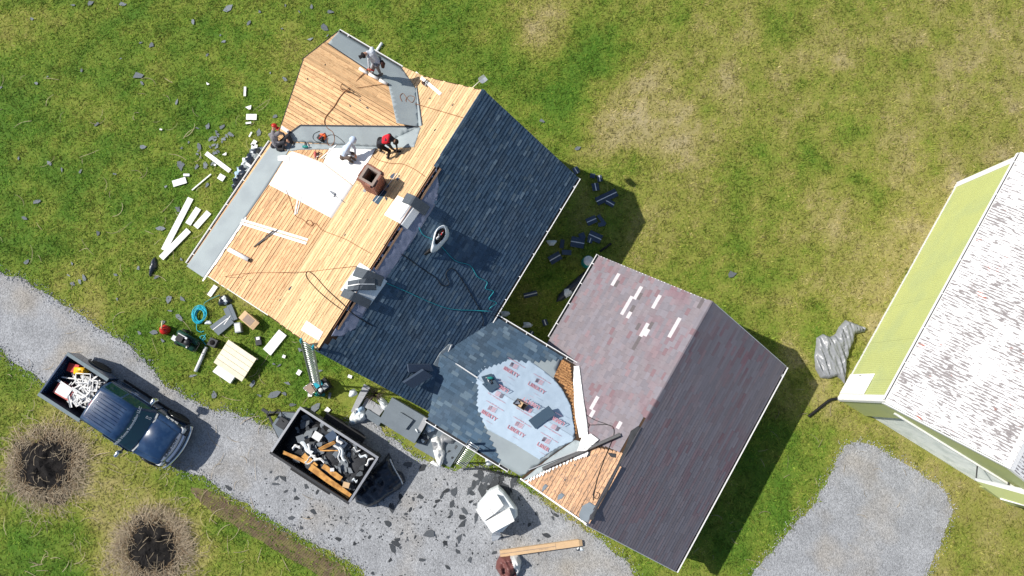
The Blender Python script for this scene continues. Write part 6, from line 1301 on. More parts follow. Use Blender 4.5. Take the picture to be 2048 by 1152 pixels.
# shingle scraps -------------------------------------------------------------------------------
Z1 = [(443, 32, 1), (550, 20, 1.4), (738, 30, 1.4), (1375, 52, 1.8), (1990, 75, 2.2), (195, 117, 1), (1165, 132, 1), (1500, 140, 1), (1700, 175, .8), (1950, 168, 1.7), (1870, 240, 1.2), (1975, 215, .8), (850, 260, .8), (913, 275, 1.2), (1350, 250, .9), (1250, 333, .7), (730, 355, .7), (835, 455, 2.4), (858, 505, .8), (495, 427, .7), (290, 463, .7), (225, 503, .8), (5, 530, 1), (1065, 622, 1.3), (585, 750, 1.2), (1255, 760, 1.2), (1340, 770, 1.2), (1560, 800, 1.3), (1300, 845, 1), (1350, 840, 1.3), (1390, 810, 1.2), (1200, 885, 1.3), (1095, 895, 1), (860, 890, 1.2), (1310, 885, 1.3), (375, 1020, 1), (487, 1035, 1), (1090, 1000, 2), (1185, 1003, 1.1), (1240, 995, 1.2), (1250, 1115, 1.6), (1000, 1125, .8), (695, 1050, .6), (1720, 480, 1), (1630, 440, .8), (1660, 700, 1), (115, 955, .8), (1805, 75, .7), (1720, 35, .7), (1565, 72, .7), (1880, 45, 1), (300, 985, 1), (115, 955, 1), (1330, 215, .6)]
Z2 = [(250, 80, 1.3), (168, 193, 1), (667, 297, 1.7), (183, 493, 1.1), (493, 500, .8), (465, 577, .8), (575, 597, 1.5), (497, 637, 1), (540, 620, 1), (785, 575, .7), (795, 740, 1), (938, 530, 1), (1065, 590, .9), (1093, 260, 1.4), (1230, 470, 1.1), (1145, 735, 1.5), (1235, 740, 1.4), (1160, 820, 1), (1215, 865, 2), (1105, 895, 1), (950, 968, .9), (1045, 965, 1.3), (1105, 1020, 1.4), (1210, 130, 1.5)]
SPX = [(u / 3.012, v / 3.012, s, 'l') for u, v, s in Z1] + [(u / 3.3875, 380 + v / 3.3875, s, 'l') for u, v, s in Z2]
SPX += [(505, 768, 1.2, 'l'), (549, 790, 2, 'l'), (570, 788, 1.6, 'l'), (430, 791, 1.4, 'l'), (576, 766, 1.2, 'l'), (384, 752, 1.4, 'l'), (520, 791, 1, 'l'), (1464, 549, 1.8, 'l'), (1083, 243, 1.1, 'l'), (1155, 297, 1.1, 'l'), (548, 728, 1, 'l'), (600, 700, 1.1, 'l'), (660, 690 + 100, 1, 'l'), (630, 815, 2, 'l'), (300, 720, 1, 'l'), (288, 720, .8, 'l'), (640, 742, 1, 'l'), (560, 690 + 40, 1, 'l'), (585, 810, 1.4, 'l'), (690, 800, 1.2, 'l')]
Z3 = [(500, 30, 1.7), (620, 65, 1.5), (805, 165, .9), (600, 310, 1.6), (540, 335, .7), (515, 425, .8), (480, 460, 1.3), (330, 540, 1.4), (240, 495, .6), (780, 310, 1.5), (820, 260, 1.6), (890, 265, 1.8), (745, 355, 1.1), (870, 375, 1.3), (1030, 355, 1.4), (1065, 380, .9), (975, 430, 1.3), (860, 450, .9), (845, 485, 1.3), (950, 490, 1.3), (960, 550, 1.9), (1075, 480, 2), (725, 395, .9), (430, 315, 1.2), (420, 355, 1), (360, 410, 1.5), (440, 625, 1.2), (400, 680, 1.4), (395, 715, 1.5), (370, 755, 1.5), (430, 745, 1), (685, 620, 2), (930, 665, 1.8), (735, 655, .8), (555, 655, .8), (490, 680, .5), (165, 660, .7), (100, 600, .6), (35, 705, .8), (345, 855, 1.1), (610, 850, 1), (830, 915, .9), (195, 965, .9), (835, 660, .7), (900, 610, .6), (970, 635, .8), (910, 725, .8), (815, 710, 1.2), (800, 725, .6), (920, 780, 1), (1045, 795, .8), (1020, 850, 1.3), (1235, 790, .9), (1680, 640, 1.3), (1590, 455, 1.4), (1530, 545, .9), (1440, 330, 1), (1760, 470, 1.7), (1730, 495, 1), (1605, 685, .7), (1300, 650, .8), (640, 360, .5), (690, 200, .5), (735, 165, .6), (600, 405, .5), (255, 655, .5), (50, 610, .5), (345, 390, .8)]
Z4 = [(765, 255, 1.7), (680, 310, 1.6), (265, 345, 1.6), (885, 440, 1.1), (1030, 565, 1.3), (835, 620, 1.1), (995, 620, 1.2), (970, 335, 1.3), (1075, 380, .8), (785, 375, .7), (1025, 515, .7), (1285, 615, .6), (1335, 670, .7), (1245, 640, .6), (1480, 735, .9), (1550, 795, .7), (1270, 810, 1.2), (1415, 860, .7), (1315, 1020, 2.2), (1580, 1125, 1), (865, 370, .7), (700, 260, .8), (610, 410, .7), (930, 710, .7), (860, 685, .7), (1135, 675, .5), (1200, 680, .6), (650, 200, .6), (600, 265, .6)]
SPX += [(700 + u / 4.267, 920 + v / 4.267, s, 'g') for u, v, s in Z3] + [(400 + u / 4.572, 900 + v / 4.572, s, 'g') for u, v, s in Z4]
rs = random.Random(31)
for i in range(46):
    u = rs.gauss(985, 26); v = rs.gauss(962, 13)
    if v > 948 and v < 1005 and 935 < u < 1038: SPX.append((u, v, rs.uniform(.9, 2.4), 'p'))
for i in range(26): SPX.append((rs.gauss(425, 20), rs.gauss(285, 24), rs.uniform(.5, 1.1), 'l'))
GL_ = {'l': ('torn grey shingle piece lying in the grass', 'torn shingles on the lawn'), 'g': ('dark torn shingle piece lying on the gravel', 'torn shingles on the gravel'), 'p': ('dark shingle piece in the spill below the wing gutter', 'shingle spill below the wing')}
nz_ = 0
for i, (u, v, s, k) in enumerate(SPX):
    P = PX(u, v); gr = bool(in_any(np.array([P.x]), np.array([P.y]), [DRIVE_W])[0])
    if k == 'g' and not gr: continue
    if bool(in_any(np.array([P.x]), np.array([P.y]), FOOT)[0]): continue
    sc = s * .235; z = .035 if not gr else .012; z += .0012 * (nz_ % 9)
    M = Matrix.Translation((P.x, P.y, z)) @ Matrix.Rotation(i * 2.39, 4, 'Z') @ Matrix.Diagonal((sc, sc * (.62 if i % 4 == 0 else .85), sc * .8, 1)); nz_ += 1
    lab, grp = GL_[k]; big = {2.4: 'largest torn grey shingle flap on the open lawn'}.get(s) if k == 'l' else None
    place('shingle_scrap', SCR['scrap_lawn' if k == 'l' else 'scrap'][(i * 5) % 12], None, M, big or lab, 'shingle scrap', None if big else grp)
# blue shingle sheets with pale adhesive strips in the shade behind the house ---------------------
for i, (u, v, l_, w, a, st) in enumerate(((1152, 341, 14, 12, 60, 1), (1199, 357, 13, 10, 80, 1), (1191, 374, 16, 14, 80, 1), (1213, 394, 46, 17, -26, 1), (1220, 406, 18, 12, 30, 1), (1183, 441, 21, 15, -24, 1), (1203, 440, 24, 7, 55, 0), (1203, 449, 14, 8, -8, 0), (1155, 485, 27, 21, 10, 1), (1164, 472, 12, 12, 70, 0), (1190, 474, 27, 18, 25, 1), (1180, 481, 10, 10, -70, 1), (1124, 488, 18, 8, -80, 0), (1133, 505, 19, 10, 3, 0), (1110, 516, 25, 17, -30, 1), (1061, 589, 27, 10, -14, 1), (1090, 645, 12, 10, 70, 1), (1062, 668, 12, 8, -60, 1), (1185, 352, 10, 9, 10, 0))):
    c = PX(u, v, .05); s = 1 / 46.; M = Matrix.Translation(c) @ Matrix.Rotation(-math.radians(a), 4, 'Z')
    o = thing('shingle_sheet', c, 'longest blue shingle sheet lying in the shade of the house' if i == 3 else ('blue shingle sheet with pale adhesive strip in the shade of the house' if st else 'plain dark blue shingle sheet in the shade of the house'), 'shingle sheet', None if i == 3 else ('striped shingle sheets in the shade' if st else 'plain shingle sheets in the shade'))
    MB().box(-l_ * s / 2, l_ * s / 2, -w * s / 2, w * s / 2, 0, .02 + .002 * i, M=M).build('sheet', 'scrap_blue', o)
    if st: MB().box(-l_ * s / 2, l_ * s / 2, -.018, .018, .02 + .002 * i, .024 + .002 * i, M=M).build('adhesive_strip', 'white', o)
for i, (u, v, lab) in enumerate(((1103, 486, 'crumpled white paper in the shade behind the house'), (1008, 628, 'crumpled white wrapper by the corner gutter'), (1053, 650, 'torn white wrapper in the dark gap by the wing'), (1031, 577, 'small white tag'))):
    if i == 3: continue
    c = PX(u, v); crumple('wrapper', [(c.x + .2 * math.cos(a) * (1 + .4 * math.sin(3 * a + i)), c.y + .17 * math.sin(a) * (1 + .3 * math.cos(2 * a))) for a in np.linspace(0, 6.28, 12, endpoint=False)], .16, 'plastic_white', z0=.03, step=.05, fs=6, seed=i, label=lab, cat='wrapper')
rug = [PX(*p) for p in [(1112, 604), (1116, 590), (1135, 572), (1160, 549), (1178, 536), (1184, 545), (1165, 570), (1140, 592), (1122, 603)]]
crumple('folded_tarp', rug, .14, ['black_sheet', 'plastic_white'], z0=.02, step=.07, fs=2.5, seed=5, fold=(.5, 2., .6), mi_fn=lambda x, y, z: 1 if mnoise.noise(Vector((x * 1.3, y * 1.3, 2))) > .42 else 0, label='long folded dark blue tarp with pale edges beside the garage wall', cat='tarp')
MB().tube([PX(1200, 503, .05), PX(1222, 487, .05)], .05, 6).build('dark_bar', 'black', label='dark bar lying on the grass by the garage corner', cat='post')  # black tube laid flat on the grass
o = thing('water_butt', PX(1172, 528), 'pale green water butt under the garage downspout', 'water butt'); MB().lathe([(.2, 0), (.26, .3), (.24, .75), (.2, .8)], 16, M=Matrix.Translation(PX(1172, 528))).build('barrel', 'teal_tool', o, fix=True); MB().lathe([(.21, .8), (.21, .84), (.1, .86)], 16, M=Matrix.Translation(PX(1172, 528))).build('lid', 'white_dirty', o, fix=True)
# tool yard by the gable ----------------------------------------------------------------------
cc = PX(400, 630, .05); mb = MB(); pts = []
for k in range(170): a = k * .42; r = .30 + .06 * math.sin(k * .31) + .05 * math.sin(k * .117); pts.append(cc + Vector((r * math.cos(a) * .8 + .03 * math.sin(k * .2), r * math.sin(a) * 1.05, .02 + .10 * k / 170 + .015 * math.sin(k * .9))))
o = thing('hose_coil', cc, 'bright turquoise air hose coil on the grass by the green compressor', 'hose'); MB().tube(pts, .013, 5).build('coil', 'hose_bright', o)
MB().tube(smooth_path([PX(u, v, .06) for u, v in ((412, 618), (408, 608), (418, 600), (430, 594), (440, 590))], 6), .013, 5).build('lead', 'hose_teal', o); MB().tube(smooth_path([PX(u, v, .06) for u, v in ((393, 648), (394, 660), (402, 664), (408, 662))], 6), .013, 5).build('lead', 'hose_bright', o); MB().tube(smooth_path([PX(u, v, .06) for u, v in ((412, 690), (404, 680), (400, 674), (407, 671), (411, 677), (404, 681), (412, 668))], 6), .012, 5).build('lead', 'hose_bright', o)
c = PX(333, 660); o = thing('fuel_can', c, 'red round fuel can with cream spout beside the compressor', 'fuel can'); F = Matrix.Translation(c)
MB().lathe([(.17, 0), (.20, .04), (.21, .22), (.17, .30), (.08, .34), (.06, .37)], 18, M=F).build('body', 'red', o, fix=True); MB().tube([F @ Vector(p) for p in ((-.12, 0, .36), (-.05, 0, .44), (.08, 0, .44), (.14, 0, .33))], .022, 6).build('handle', 'red', o); MB().tube([F @ Vector((-.05, .02, .36)), F @ Vector((.0, .22, .46)), F @ Vector((.03, .36, .52))], [.035, .028, .012], 8).build('spout', 'cream', o)
def compressor():
    A, B_ = PX(353, 668), PX(404, 697); c = (A + B_) / 2; d = (B_ - A).normalized(); y = Vector((-d.y, d.x, 0)); F = Matrix(((d.x, y.x, 0, c.x), (d.y, y.y, 0, c.y), (0, 0, 1, 0), (0, 0, 0, 1)))
    o = thing('air_compressor', c, 'dark green twin tank air compressor with engine on the grass', 'compressor')
    for s in (-1, 1): MB().tube([F @ Vector((-.52, s * .15, .30)), F @ Vector((-.46, s * .15, .30)), F @ Vector((.46, s * .15, .30)), F @ Vector((.52, s * .15, .30))], [.06, .13, .13, .06], 14).build('tank', 'green_dark', o)
    MB().box(-.30, .28, -.16, .16, .43, .46, M=F).build('deck_plate', 'black', o); MB().box(-.28, .0, -.12, .14, .46, .72, M=F).build('engine', 'black', o); MB().box(-.46, -.26, -.20, .0, .46, .64, M=F).build('fuel_tank', 'white_dirty', o); MB().box(-.30, .12, .10, .18, .62, .68, M=F).build('shroud', 'white_dirty', o)
    MB().lathe([(.10, 0), (.12, .05), (.12, .18), (.06, .22)], 12, M=F @ Matrix.Translation((.16, .0, .46))).build('pump_head', 'dark_metal', o, fix=True); MB().tube([F @ Vector(p) for p in ((.5, .2, .40), (.66, .2, .55), (.66, -.2, .55), (.5, -.2, .40))], .018, 6).build('handle', 'black', o)
    for s in (-1, 1): MB().lathe([(.04, -.03), (.15, -.03), (.15, .03), (.04, .03)], 14, M=F @ Matrix.Translation((-.30, s * .32, .15)) @ Matrix.Rotation(math.pi / 2, 4, 'X')).build('wheel', 'rubber', o, fix=True)
    MB().box(.36, .42, -.2, .2, 0, .2, M=F).build('foot', 'rubber', o); MB().lathe([(.035, 0), (.035, .03)], 10, M=F @ Matrix.Translation((.22, -.2, .44))).build('gauge', 'white', o)
compressor()
def simple_box(nm, u, v, w, d, h, a, m, label, cat, lidm=None, z=0.03):
    c = PX(u, v, z); F = Matrix.Translation(c) @ Matrix.Rotation(math.radians(a), 4, 'Z'); o = thing(nm, c, label, cat); MB().box(-w / 2, w / 2, -d / 2, d / 2, 0, h, M=F).build('body', m, o); return o, F
o, F = simple_box('canister', 430, 686, .34, .34, .3, -25, 'dark_metal', 'dark square bucket with round hole beside the white pipe', 'bucket'); MB().lathe([(.11, .301), (.11, .31)], 16, M=F).build('opening', 'soot_hole_shade', o, fix=True)  # opening is a flat disc, the hole's shade painted near-black
o, F = simple_box('cardboard_box', 503, 642, .50, .40, .36, -40, 'cardboard', 'open cardboard box on the grass below the plank eave', 'box')
for dx, a in ((-.25, -1), (.25, 1)): MB().add([(dx, -.2, .36), (dx, .2, .36), (dx + a * .16, .2, .33), (dx + a * .16, -.2, .33)], [(0, 1, 2, 3)], M=F).build('flap', 'cardboard', o)
MB().box(-.21, .21, -.16, .16, .361, .366, M=F).build('tape', 'tan_panel', o)
o, F = simple_box('nail_box', 479, 656, .26, .42, .25, 10, 'grey_plastic', 'small grey carton beside the open cardboard box', 'carton'); MB().box(-.11, .11, -.17, .17, .251, .258, M=F).build('lid', 'white_dirty', o)
o, F = simple_box('battery_pack', 518, 682, .24, .36, .12, 10, 'dark_metal', 'small black case with white top between the boards on the grass', 'case'); MB().box(-.06, .08, .04, .16, .12, .15, M=F).build('top', 'white', o)
o = thing('shingle_bundle', PX(450, 640), 'opened bundle of grey shingle strips bent over on the grass', 'shingle bundle')
for k, (a, b) in enumerate((((424, 657), (455, 634)), ((430, 662), (461, 639)), ((436, 668), (467, 642)))): rectpx('strip', a, b, 9, .06 + .012 * k, 'deck_grey', None, None).parent = None
for ob in [x for x in bpy.data.objects if x.name.startswith('strip') and x.parent is None and x.type == 'MESH' and not x.get('label')]:
    Mw = WM[ob.name]; ob.parent = o; ob.matrix_basis = WM[o.name].inverted() @ Mw
for k, (a, b) in enumerate((((470, 640), (458, 610)), ((463, 642), (452, 616)))):
    A, B_ = PX(*a, .08), PX(*b, .08); d = B_ - A; n = Vector((-d.y, d.x, 0)).normalized() * .11; MB().prism([tuple(p.xy) for p in (A - n, B_ - n, B_ + n, A + n)], .03, .10 + .01 * k).build('strip', 'deck_grey', o, fix=True)
for a, b in (((428, 660), (458, 637)), ((450, 650), (463, 632))): rectpx('adhesive_line', a, b, 1.5, .012, 'white', None, None, z=.12); ob = bpy.data.objects['adhesive_line' if 'adhesive_line' in bpy.data.objects else 0]
for ob in [x for x in bpy.data.objects if x.name.startswith('adhesive_line') and x.parent is None]:
    Mw = WM[ob.name]; ob.parent = o; ob.matrix_basis = WM[o.name].inverted() @ Mw
def ring_px(u, v, ru, rv, n=14, s=0, wob=.25, rot=0): return [PX(u + ru * math.cos(a) * math.cos(rot) * (1 + wob * math.sin(3 * a + s)) - rv * math.sin(a) * math.sin(rot), v + rv * math.sin(a) * math.cos(rot) * (1 + wob * math.cos(2 * a + s)) + ru * math.cos(a) * math.sin(rot)) for a in np.linspace(0, 2 * math.pi, n, endpoint=False)]
two = lambda f, sd, thr=0.: (lambda x, y, z: 1 if mnoise.noise(Vector((x * f, y * f, sd))) > thr else 0)
crumple('rubbish_bag', ring_px(449, 601, 13, 12, s=1), .26, ['black_sheet', 'plastic_white'], z0=.02, step=.05, fs=5, seed=3, mi_fn=two(5, 3, .15), label='black and white crumpled bag under the gable eave', cat='bag')
crumple('rubbish_bag', ring_px(306, 534, 7, 18, s=2, rot=.2), .18, ['black_sheet', 'plastic_white'], z0=.02, step=.05, fs=5, seed=4, mi_fn=two(4, 1, .2), label='black bag with white end alone on the lawn', cat='bag')
crumple('wrapper', ring_px(417, 645, 7, 5), .1, 'plastic_white', z0=.03, step=.05, fs=6, seed=6, label='white crumpled wrapper beside the opened shingle bundle', cat='wrapper')
crumple('plastic_bag', ring_px(716, 830, 16, 22, s=1.4, rot=.4), .38, ['plastic_white', 'blue_bag'], z0=.02, step=.06, fs=4, seed=7, mi_fn=two(3, 4, .25), label='white plastic bag with bluish side at the end of the low wall', cat='bag')
crumple('plastic_bag', ring_px(767, 808, 8, 17, s=.4, rot=-.6), .22, 'plastic_white', z0=.02, step=.05, fs=5, seed=8, label='twisted white bag between the shrub stems and the grey platform', cat='bag')
crumple('wrapper', ring_px(708, 786, 8, 9, s=.9), .16, 'plastic_white', z0=.3, step=.05, fs=5, seed=9, label='white wrapper lying on the low concrete wall', cat='wrapper')
P0, P1 = PX(391, 743, .08), PX(413, 694, .08); o = thing('drain_pipe', P0, 'white plastic pipe lying on the grass beside the compressor', 'pipe'); MB().tube([P0, P0.lerp(P1, .5), P1], .075, 12).build('pipe', 'white_dirty', o); MB().tube([P1, P1 + (P1 - P0).normalized() * .004], .06, 12).build('bore', 'black', o); MB().lathe([(.04, 0), (.04, .06)], 10, M=Matrix.Translation(PX(406, 712, .12))).build('branch', 'steel', o, fix=True)
# pallet of boards with a white box under it
c = [PX(*p, .42) for p in ((457, 679), (513, 717), (484, 758), (427, 725))]; o = thing('workbench_top', PX(470, 720), 'square table top of pale planks on the grass', 'table')
e1 = (c[1] - c[0]); e2 = (c[3] - c[0])
for k in range(5):
    a, b = c[0] + e2 * (k / 5 + .006), c[0] + e2 * ((k + 1) / 5 - .006); MB().prism([tuple(p.xy) for p in (a, a + e1, b + e1, b)], .38, .42).build('plank', 'pale_wood', o, fix=True)
for p in c:
    q = p.lerp(sum(c, Vector()) / 4, .12); MB().box(q.x - .04, q.x + .04, q.y - .04, q.y + .04, 0, .38).build('leg', 'pale_wood', o)
for k in (.15, .85): a, b = c[0] + e1 * (k - .03), c[0] + e1 * (k + .03); MB().prism([tuple(p.xy) for p in (a, b, b + e2, a + e2)], .33, .379).build('batten', 'pale_wood', o, fix=True)
q = [PX(*p, .2) for p in ((437, 729), (472, 750), (460, 767), (425, 743))]; MB().prism([tuple(p.xy) for p in q], .02, .2).build('white_carton', W_, fix=True, label='flat white carton tucked under the pale plank table', cat='carton')
q = [PX(*p, .1) for p in ((558, 659), (573, 671), (541, 711), (526, 698))]; MB().prism([tuple(p.xy) for p in q], .04, .1).build('foam_board', W_, fix=True, label='white panel lying on the grass beside the plank eave', cat='panel')
# fibreboard panel and compressor at the ladder foot
q = [PX(*p, .55) for p in ((621, 765), (635, 778), (622, 790), (606, 776))]; o = thing('side_stand', PX(622, 778), 'small square brown topped stand at the foot of the tall ladder', 'stand'); MB().prism([tuple(p.xy) for p in q], .52, .55).build('top', 'tan_panel', o, fix=True); cq = sum(q, Vector()) / 4
for p in q: r_ = p.lerp(cq, .12); MB().box(r_.x - .02, r_.x + .02, r_.y - .02, r_.y + .02, 0, .52).build('leg', 'steel', o)
for i_ in range(4): a, b = q[i_], q[(i_ + 1) % 4]; MB().tube([a + Vector((0, 0, .0)), b], .012, 5).build('rim', 'aluminium', o)
c = PX(649, 772); F = Matrix.Translation(c) @ Matrix.Rotation(.6, 4, 'Z'); o = thing('generator', c, 'black portable generator with teal hood beside the ladder', 'generator'); MB().box(-.28, .28, -.24, .24, .06, .50, M=F).build('frame_body', 'black', o); MB().box(-.22, .10, .02, .26, .50, .62, M=F).build('hood', 'teal', o); MB().box(.0, .24, -.2, .02, .50, .58, M=F).build('engine', 'grey_plastic', o)
for x in (-.3, .3): MB().tube([F @ Vector(p) for p in ((x, -.26, .02), (x, -.26, .62), (x, .26, .62), (x, .26, .02))], .018, 6).build('roll_bar', 'black', o)
MB().lathe([(.09, 0), (.09, .05)], 12, M=F @ Matrix.Translation((-.12, -.12, .50))).build('fuel_cap', 'white_dirty', o, fix=True)
crumple('teal_net', ring_px(640, 787, 10, 8), .12, 'teal_tool', z0=.02, step=.06, fs=5, seed=2, label='crumpled teal cover on the grass below the generator', cat='cover')
# low wall, steps and grey platforms ------------------------------------------------------------
def slabz(nm, pts, z0, z1, m, label, cat, parent=None): return MB().prism([tuple(PX(u, v, z1).xy) for u, v in pts], z0, z1).build(nm, m, parent, fix=True, label=label, cat=cat)
slabz('low_wall', [(728, 768), (740, 775), (718, 812), (708, 830), (702, 822), (712, 800)], 0, .30, 'concrete', 'low concrete garden wall by the gable corner', 'wall')
slabz('concrete_step', [(733, 795), (752, 806), (742, 822), (724, 812)], 0, .10, 'concrete', 'square concrete paving block in the shade behind the low wall', 'paving'); slabz('concrete_step', [(752, 807), (770, 816), (758, 832), (742, 822)], 0, .14, 'concrete', 'sunlit concrete paving block next to the grey platform', 'paving')
slabz('stone_slab', [(735, 818), (766, 838), (757, 852), (727, 832)], 0, .22, 'deck_grey', 'long grey stone slab in front of the paving blocks', 'slab')
o = thing('cellar_hatch', PX(805, 840), 'flat grey platform with a square raised lid under the shingled eave', 'hatch')
F0 = [(784, 795), (857, 838), (829, 887), (757, 842)]
MB().prism([tuple(PX(u, v, .62).xy) for u, v in F0], 0, .62).build('platform', 'deck_grey', o, fix=True); MB().prism([tuple(PX(u, v, .72).xy) for u, v in ((800, 824), (826, 840), (811, 859), (786, 842))], .62, .74).build('lid', 'deck_grey', o, fix=True)
MB().prism([tuple(PX(u, v, .66).xy) for u, v in ((848, 834), (857, 838), (843, 864), (836, 857))], .62, .67).build('edge_flashing', 'concrete', o, fix=True); MB().tube([PX(831, 858, .66), PX(836, 865, .66)], .03, 6).build('handle', 'plastic_white', o)
slabz('patio_slab', [(855, 850), (880, 846), (935, 880), (900, 935), (828, 893)], 0, .14, 'deck_grey', 'grey patio slab covered with torn sheeting below the wing gutter', 'patio')
crumple('torn_sheet', [PX(*p, .15) for p in ((862, 878), (875, 872), (884, 884), (890, 905), (886, 925), (880, 935), (872, 922), (866, 900))], .30, ['white_foam', 'grey_sheet'], z0=.14, step=.06, fs=3.5, seed=4, mi_fn=two(2.2, 7, .22), label='torn white sheeting heaped on the grey patio slab', cat='sheeting')
crumple('torn_sheet', [PX(*p, .15) for p in ((884, 868), (900, 870), (912, 878), (905, 888), (890, 886), (888, 912), (880, 905), (878, 876))], .22, 'grey_sheet', z0=.14, step=.06, fs=3.5, seed=6, label='grey torn membrane lying beside the white sheeting on the patio', cat='sheeting')
crumple('plastic_bag', [PX(*p, .15) for p in ((853, 848), (866, 842), (874, 850), (868, 862), (856, 866), (850, 858))], .28, ['blue_bag', 'plastic_white'], z0=.14, step=.05, fs=4, seed=5, mi_fn=two(4, 2, .2), label='pale blue plastic bag in the corner between platform and wing', cat='bag')
crumple('rubbish_bag', [PX(*p, .15) for p in ((838, 872), (850, 866), (860, 876), (852, 890), (842, 886))], .2, ['black_sheet', 'plastic_white'], z0=.14, step=.05, fs=5, seed=12, mi_fn=two(6, 2, .3), label='dark rubbish with white bits beside the grey platform', cat='rubbish')
crumple('torn_sheet', ring_px(872, 928, 11, 5, rot=.5), .14, 'white_foam', z0=.02, step=.05, fs=4, seed=13, label='white torn sheet end on the grass edge of the patio', cat='sheeting')
for i, (u, v) in enumerate(((902, 880), (912, 894), (898, 902), (884, 860), (905, 915))):
    c = PX(u, v, .15); place('shingle_scrap', SCR['scrap'][i], None, Matrix.Translation(c) @ Matrix.Rotation(i, 4, 'Z') @ Matrix.Diagonal((.2 + .05 * (i % 2), .16, .2, 1)), 'dark shingle flake lying on the grey patio slab', 'shingle scrap', 'flakes on the patio slab')
# bare shrub by the wall
c = PX(752, 790); o = thing('bare_shrub', c, 'leafless brown shrub in the shade against the gable wall', 'shrub'); rs = random.Random(3); mb = MB()
for k in range(46):
    a = rs.uniform(0, 6.28); e = rs.uniform(.2, .6); h = rs.uniform(.2, .7); mb.tube([c + Vector((.05 * math.cos(a), .05 * math.sin(a), 0)), c + Vector((e * .5 * math.cos(a), e * .5 * math.sin(a), h * .6)), c + Vector((e * math.cos(a + .2), e * math.sin(a + .2), h))], [.012, .008, .004], 4)
mb.build('stems', 'trouser_brown', o)
# rail under the wing eave
o = thing('handrail', PX(985, 935), 'dark metal handrail below the wing gutter', 'handrail'); A, B_ = PX(952, 932), PX(1026, 950)
for z in (.5, .9): MB().tube([A + Vector((0, 0, z)), B_ + Vector((0, 0, z))], .02, 6).build('rail', 'dark_metal', o)
for k in range(6): p = A.lerp(B_, k / 5); MB().tube([p, p + Vector((0, 0, .9))], .018, 6).build('post', 'dark_metal', o)
crumple('torn_sheet', ring_px(978, 922, 8, 12, rot=-.4), .3, 'plastic_white', z0=.02, step=.06, fs=4, seed=3, label='white sheeting caught behind the dark handrail', cat='sheeting')
# black tarp by the trailer
bt = [PX(*p) for p in ((712, 1005), (708, 985), (722, 962), (745, 940), (765, 922), (778, 905), (784, 918), (790, 938), (806, 946), (812, 962), (800, 978), (778, 992), (755, 1008), (735, 1014))]
crumple('black_tarp', bt, .42, 'black_sheet', z0=.01, step=.08, fs=2.6, seed=9, base=.05, fold=(1, 1.6, .7), label='crumpled black plastic tarp on the gravel behind the trailer', cat='tarp')
MB().tube(smooth_path([PX(u, v, z) for u, v, z in ((780, 918, .40), (787, 934, .38), (795, 948, .36), (802, 960, .34), (805, 968, .25))], 6), .03, 6).build('bent_pipe', 'white_dirty', label='bent pale pipe lying on the black tarp', cat='pipe')
# wrapped pallet
o = thing('wrapped_pallet', PX(1000, 1030), 'white wrapped pallet with three white cartons on top on the gravel', 'pallet')
base = [PX(*p, .9) for p in ((997, 974), (1008, 984), (1035, 1020), (1036, 1034), (1006, 1066), (985, 1070), (968, 1046), (955, 1022), (955, 1012), (980, 982))]; cb = sum(base, Vector()) / len(base)
MB().loft([[Vector((p.x, p.y, 0)).lerp(Vector((cb.x, cb.y, 0)), k) + Vector((0, 0, z)) for p in base] for k, z in ((.06, .1), (.0, .14), (-.01, .5), (.03, .78), (.12, .86), (.5, .88))], sm=False).build('wrap', 'plastic_white', o, fix=True)
for k in range(3): a = base[1].lerp(base[6], .2 + .3 * k); b = base[3].lerp(base[5], .2 + .3 * k); MB().box(min(a.x, b.x) - .1, max(a.x, b.x), (a.y + b.y) / 2 - .05, (a.y + b.y) / 2 + .05, 0, .1).build('skid', 'pale_wood', o)
for pts, zt in ((((952, 1020), (975, 1010), (987, 1029), (967, 1043)), 1.12), (((974, 1008), (994, 990), (1007, 1011), (988, 1029)), 1.12), (((972, 1043), (1019, 1017), (1029, 1042), (985, 1066)), 1.14)):
    q = [PX(*p, zt) for p in pts]; MB().prism([tuple(p.xy) for p in q], .84, zt).build('carton', W_, o, fix=True)
fl = [PX(985, 1066, .84), PX(1000, 1060, .84), PX(1001, 1072, .35), PX(995, 1080, .02), PX(984, 1082, .02), PX(983, 1072, .35)]; MB().add(fl + [p + Vector((0, 0, .02)) for p in fl], [(0, 1, 2, 5), (5, 2, 3, 4), (6, 11, 8, 7), (11, 10, 9, 8)]).build('loose_wrap', 'plastic_white', o)
# long cardboard box and maroon cover
A, B_ = PX(1000, 1106), PX(1157, 1084); d = (B_ - A).normalized(); n = Vector((-d.y, d.x, 0)); F = Matrix(((d.x, n.x, 0, A.x), (d.y, n.y, 0, A.y), (0, 0, 1, .012), (0, 0, 0, 1))); ln = (B_ - A).length
o = thing('long_carton', A, 'long narrow cardboard box lying on the gravel', 'box'); MB().box(0, ln, -.13, .13, 0, .18, M=F).build('body', 'cardboard', o); MB().box(-.002, ln * .7, -.012, .012, .18, .183, M=F).build('tape', 'tan_panel', o); MB().box(ln * .7, ln * .705, -.128, .128, .18, .182, M=F).build('seam', 'tan_panel', o)
place('lettering', text_mesh('ROOF VENT', .07, .001, 'tan_panel'), o, F @ Matrix.Translation((ln * .55, -.05, .1815)))
MB().add([(ln, -.13, .18), (ln + .14, -.14, .12), (ln + .14, .1, .12), (ln, .13, .18), (ln, -.13, .17), (ln + .14, -.14, .11), (ln + .14, .1, .11), (ln, .13, .17)], [(0, 1, 2, 3), (7, 6, 5, 4)], M=F).build('flap', 'cardboard', o)
crumple('wrapper', ring_px(1160, 1098, 7, 5), .08, ['plastic_white', 'black_sheet'], z0=.012, step=.04, fs=7, seed=4, mi_fn=two(8, 1, 0.), label='small black and white litter at the end of the long box', cat='litter')
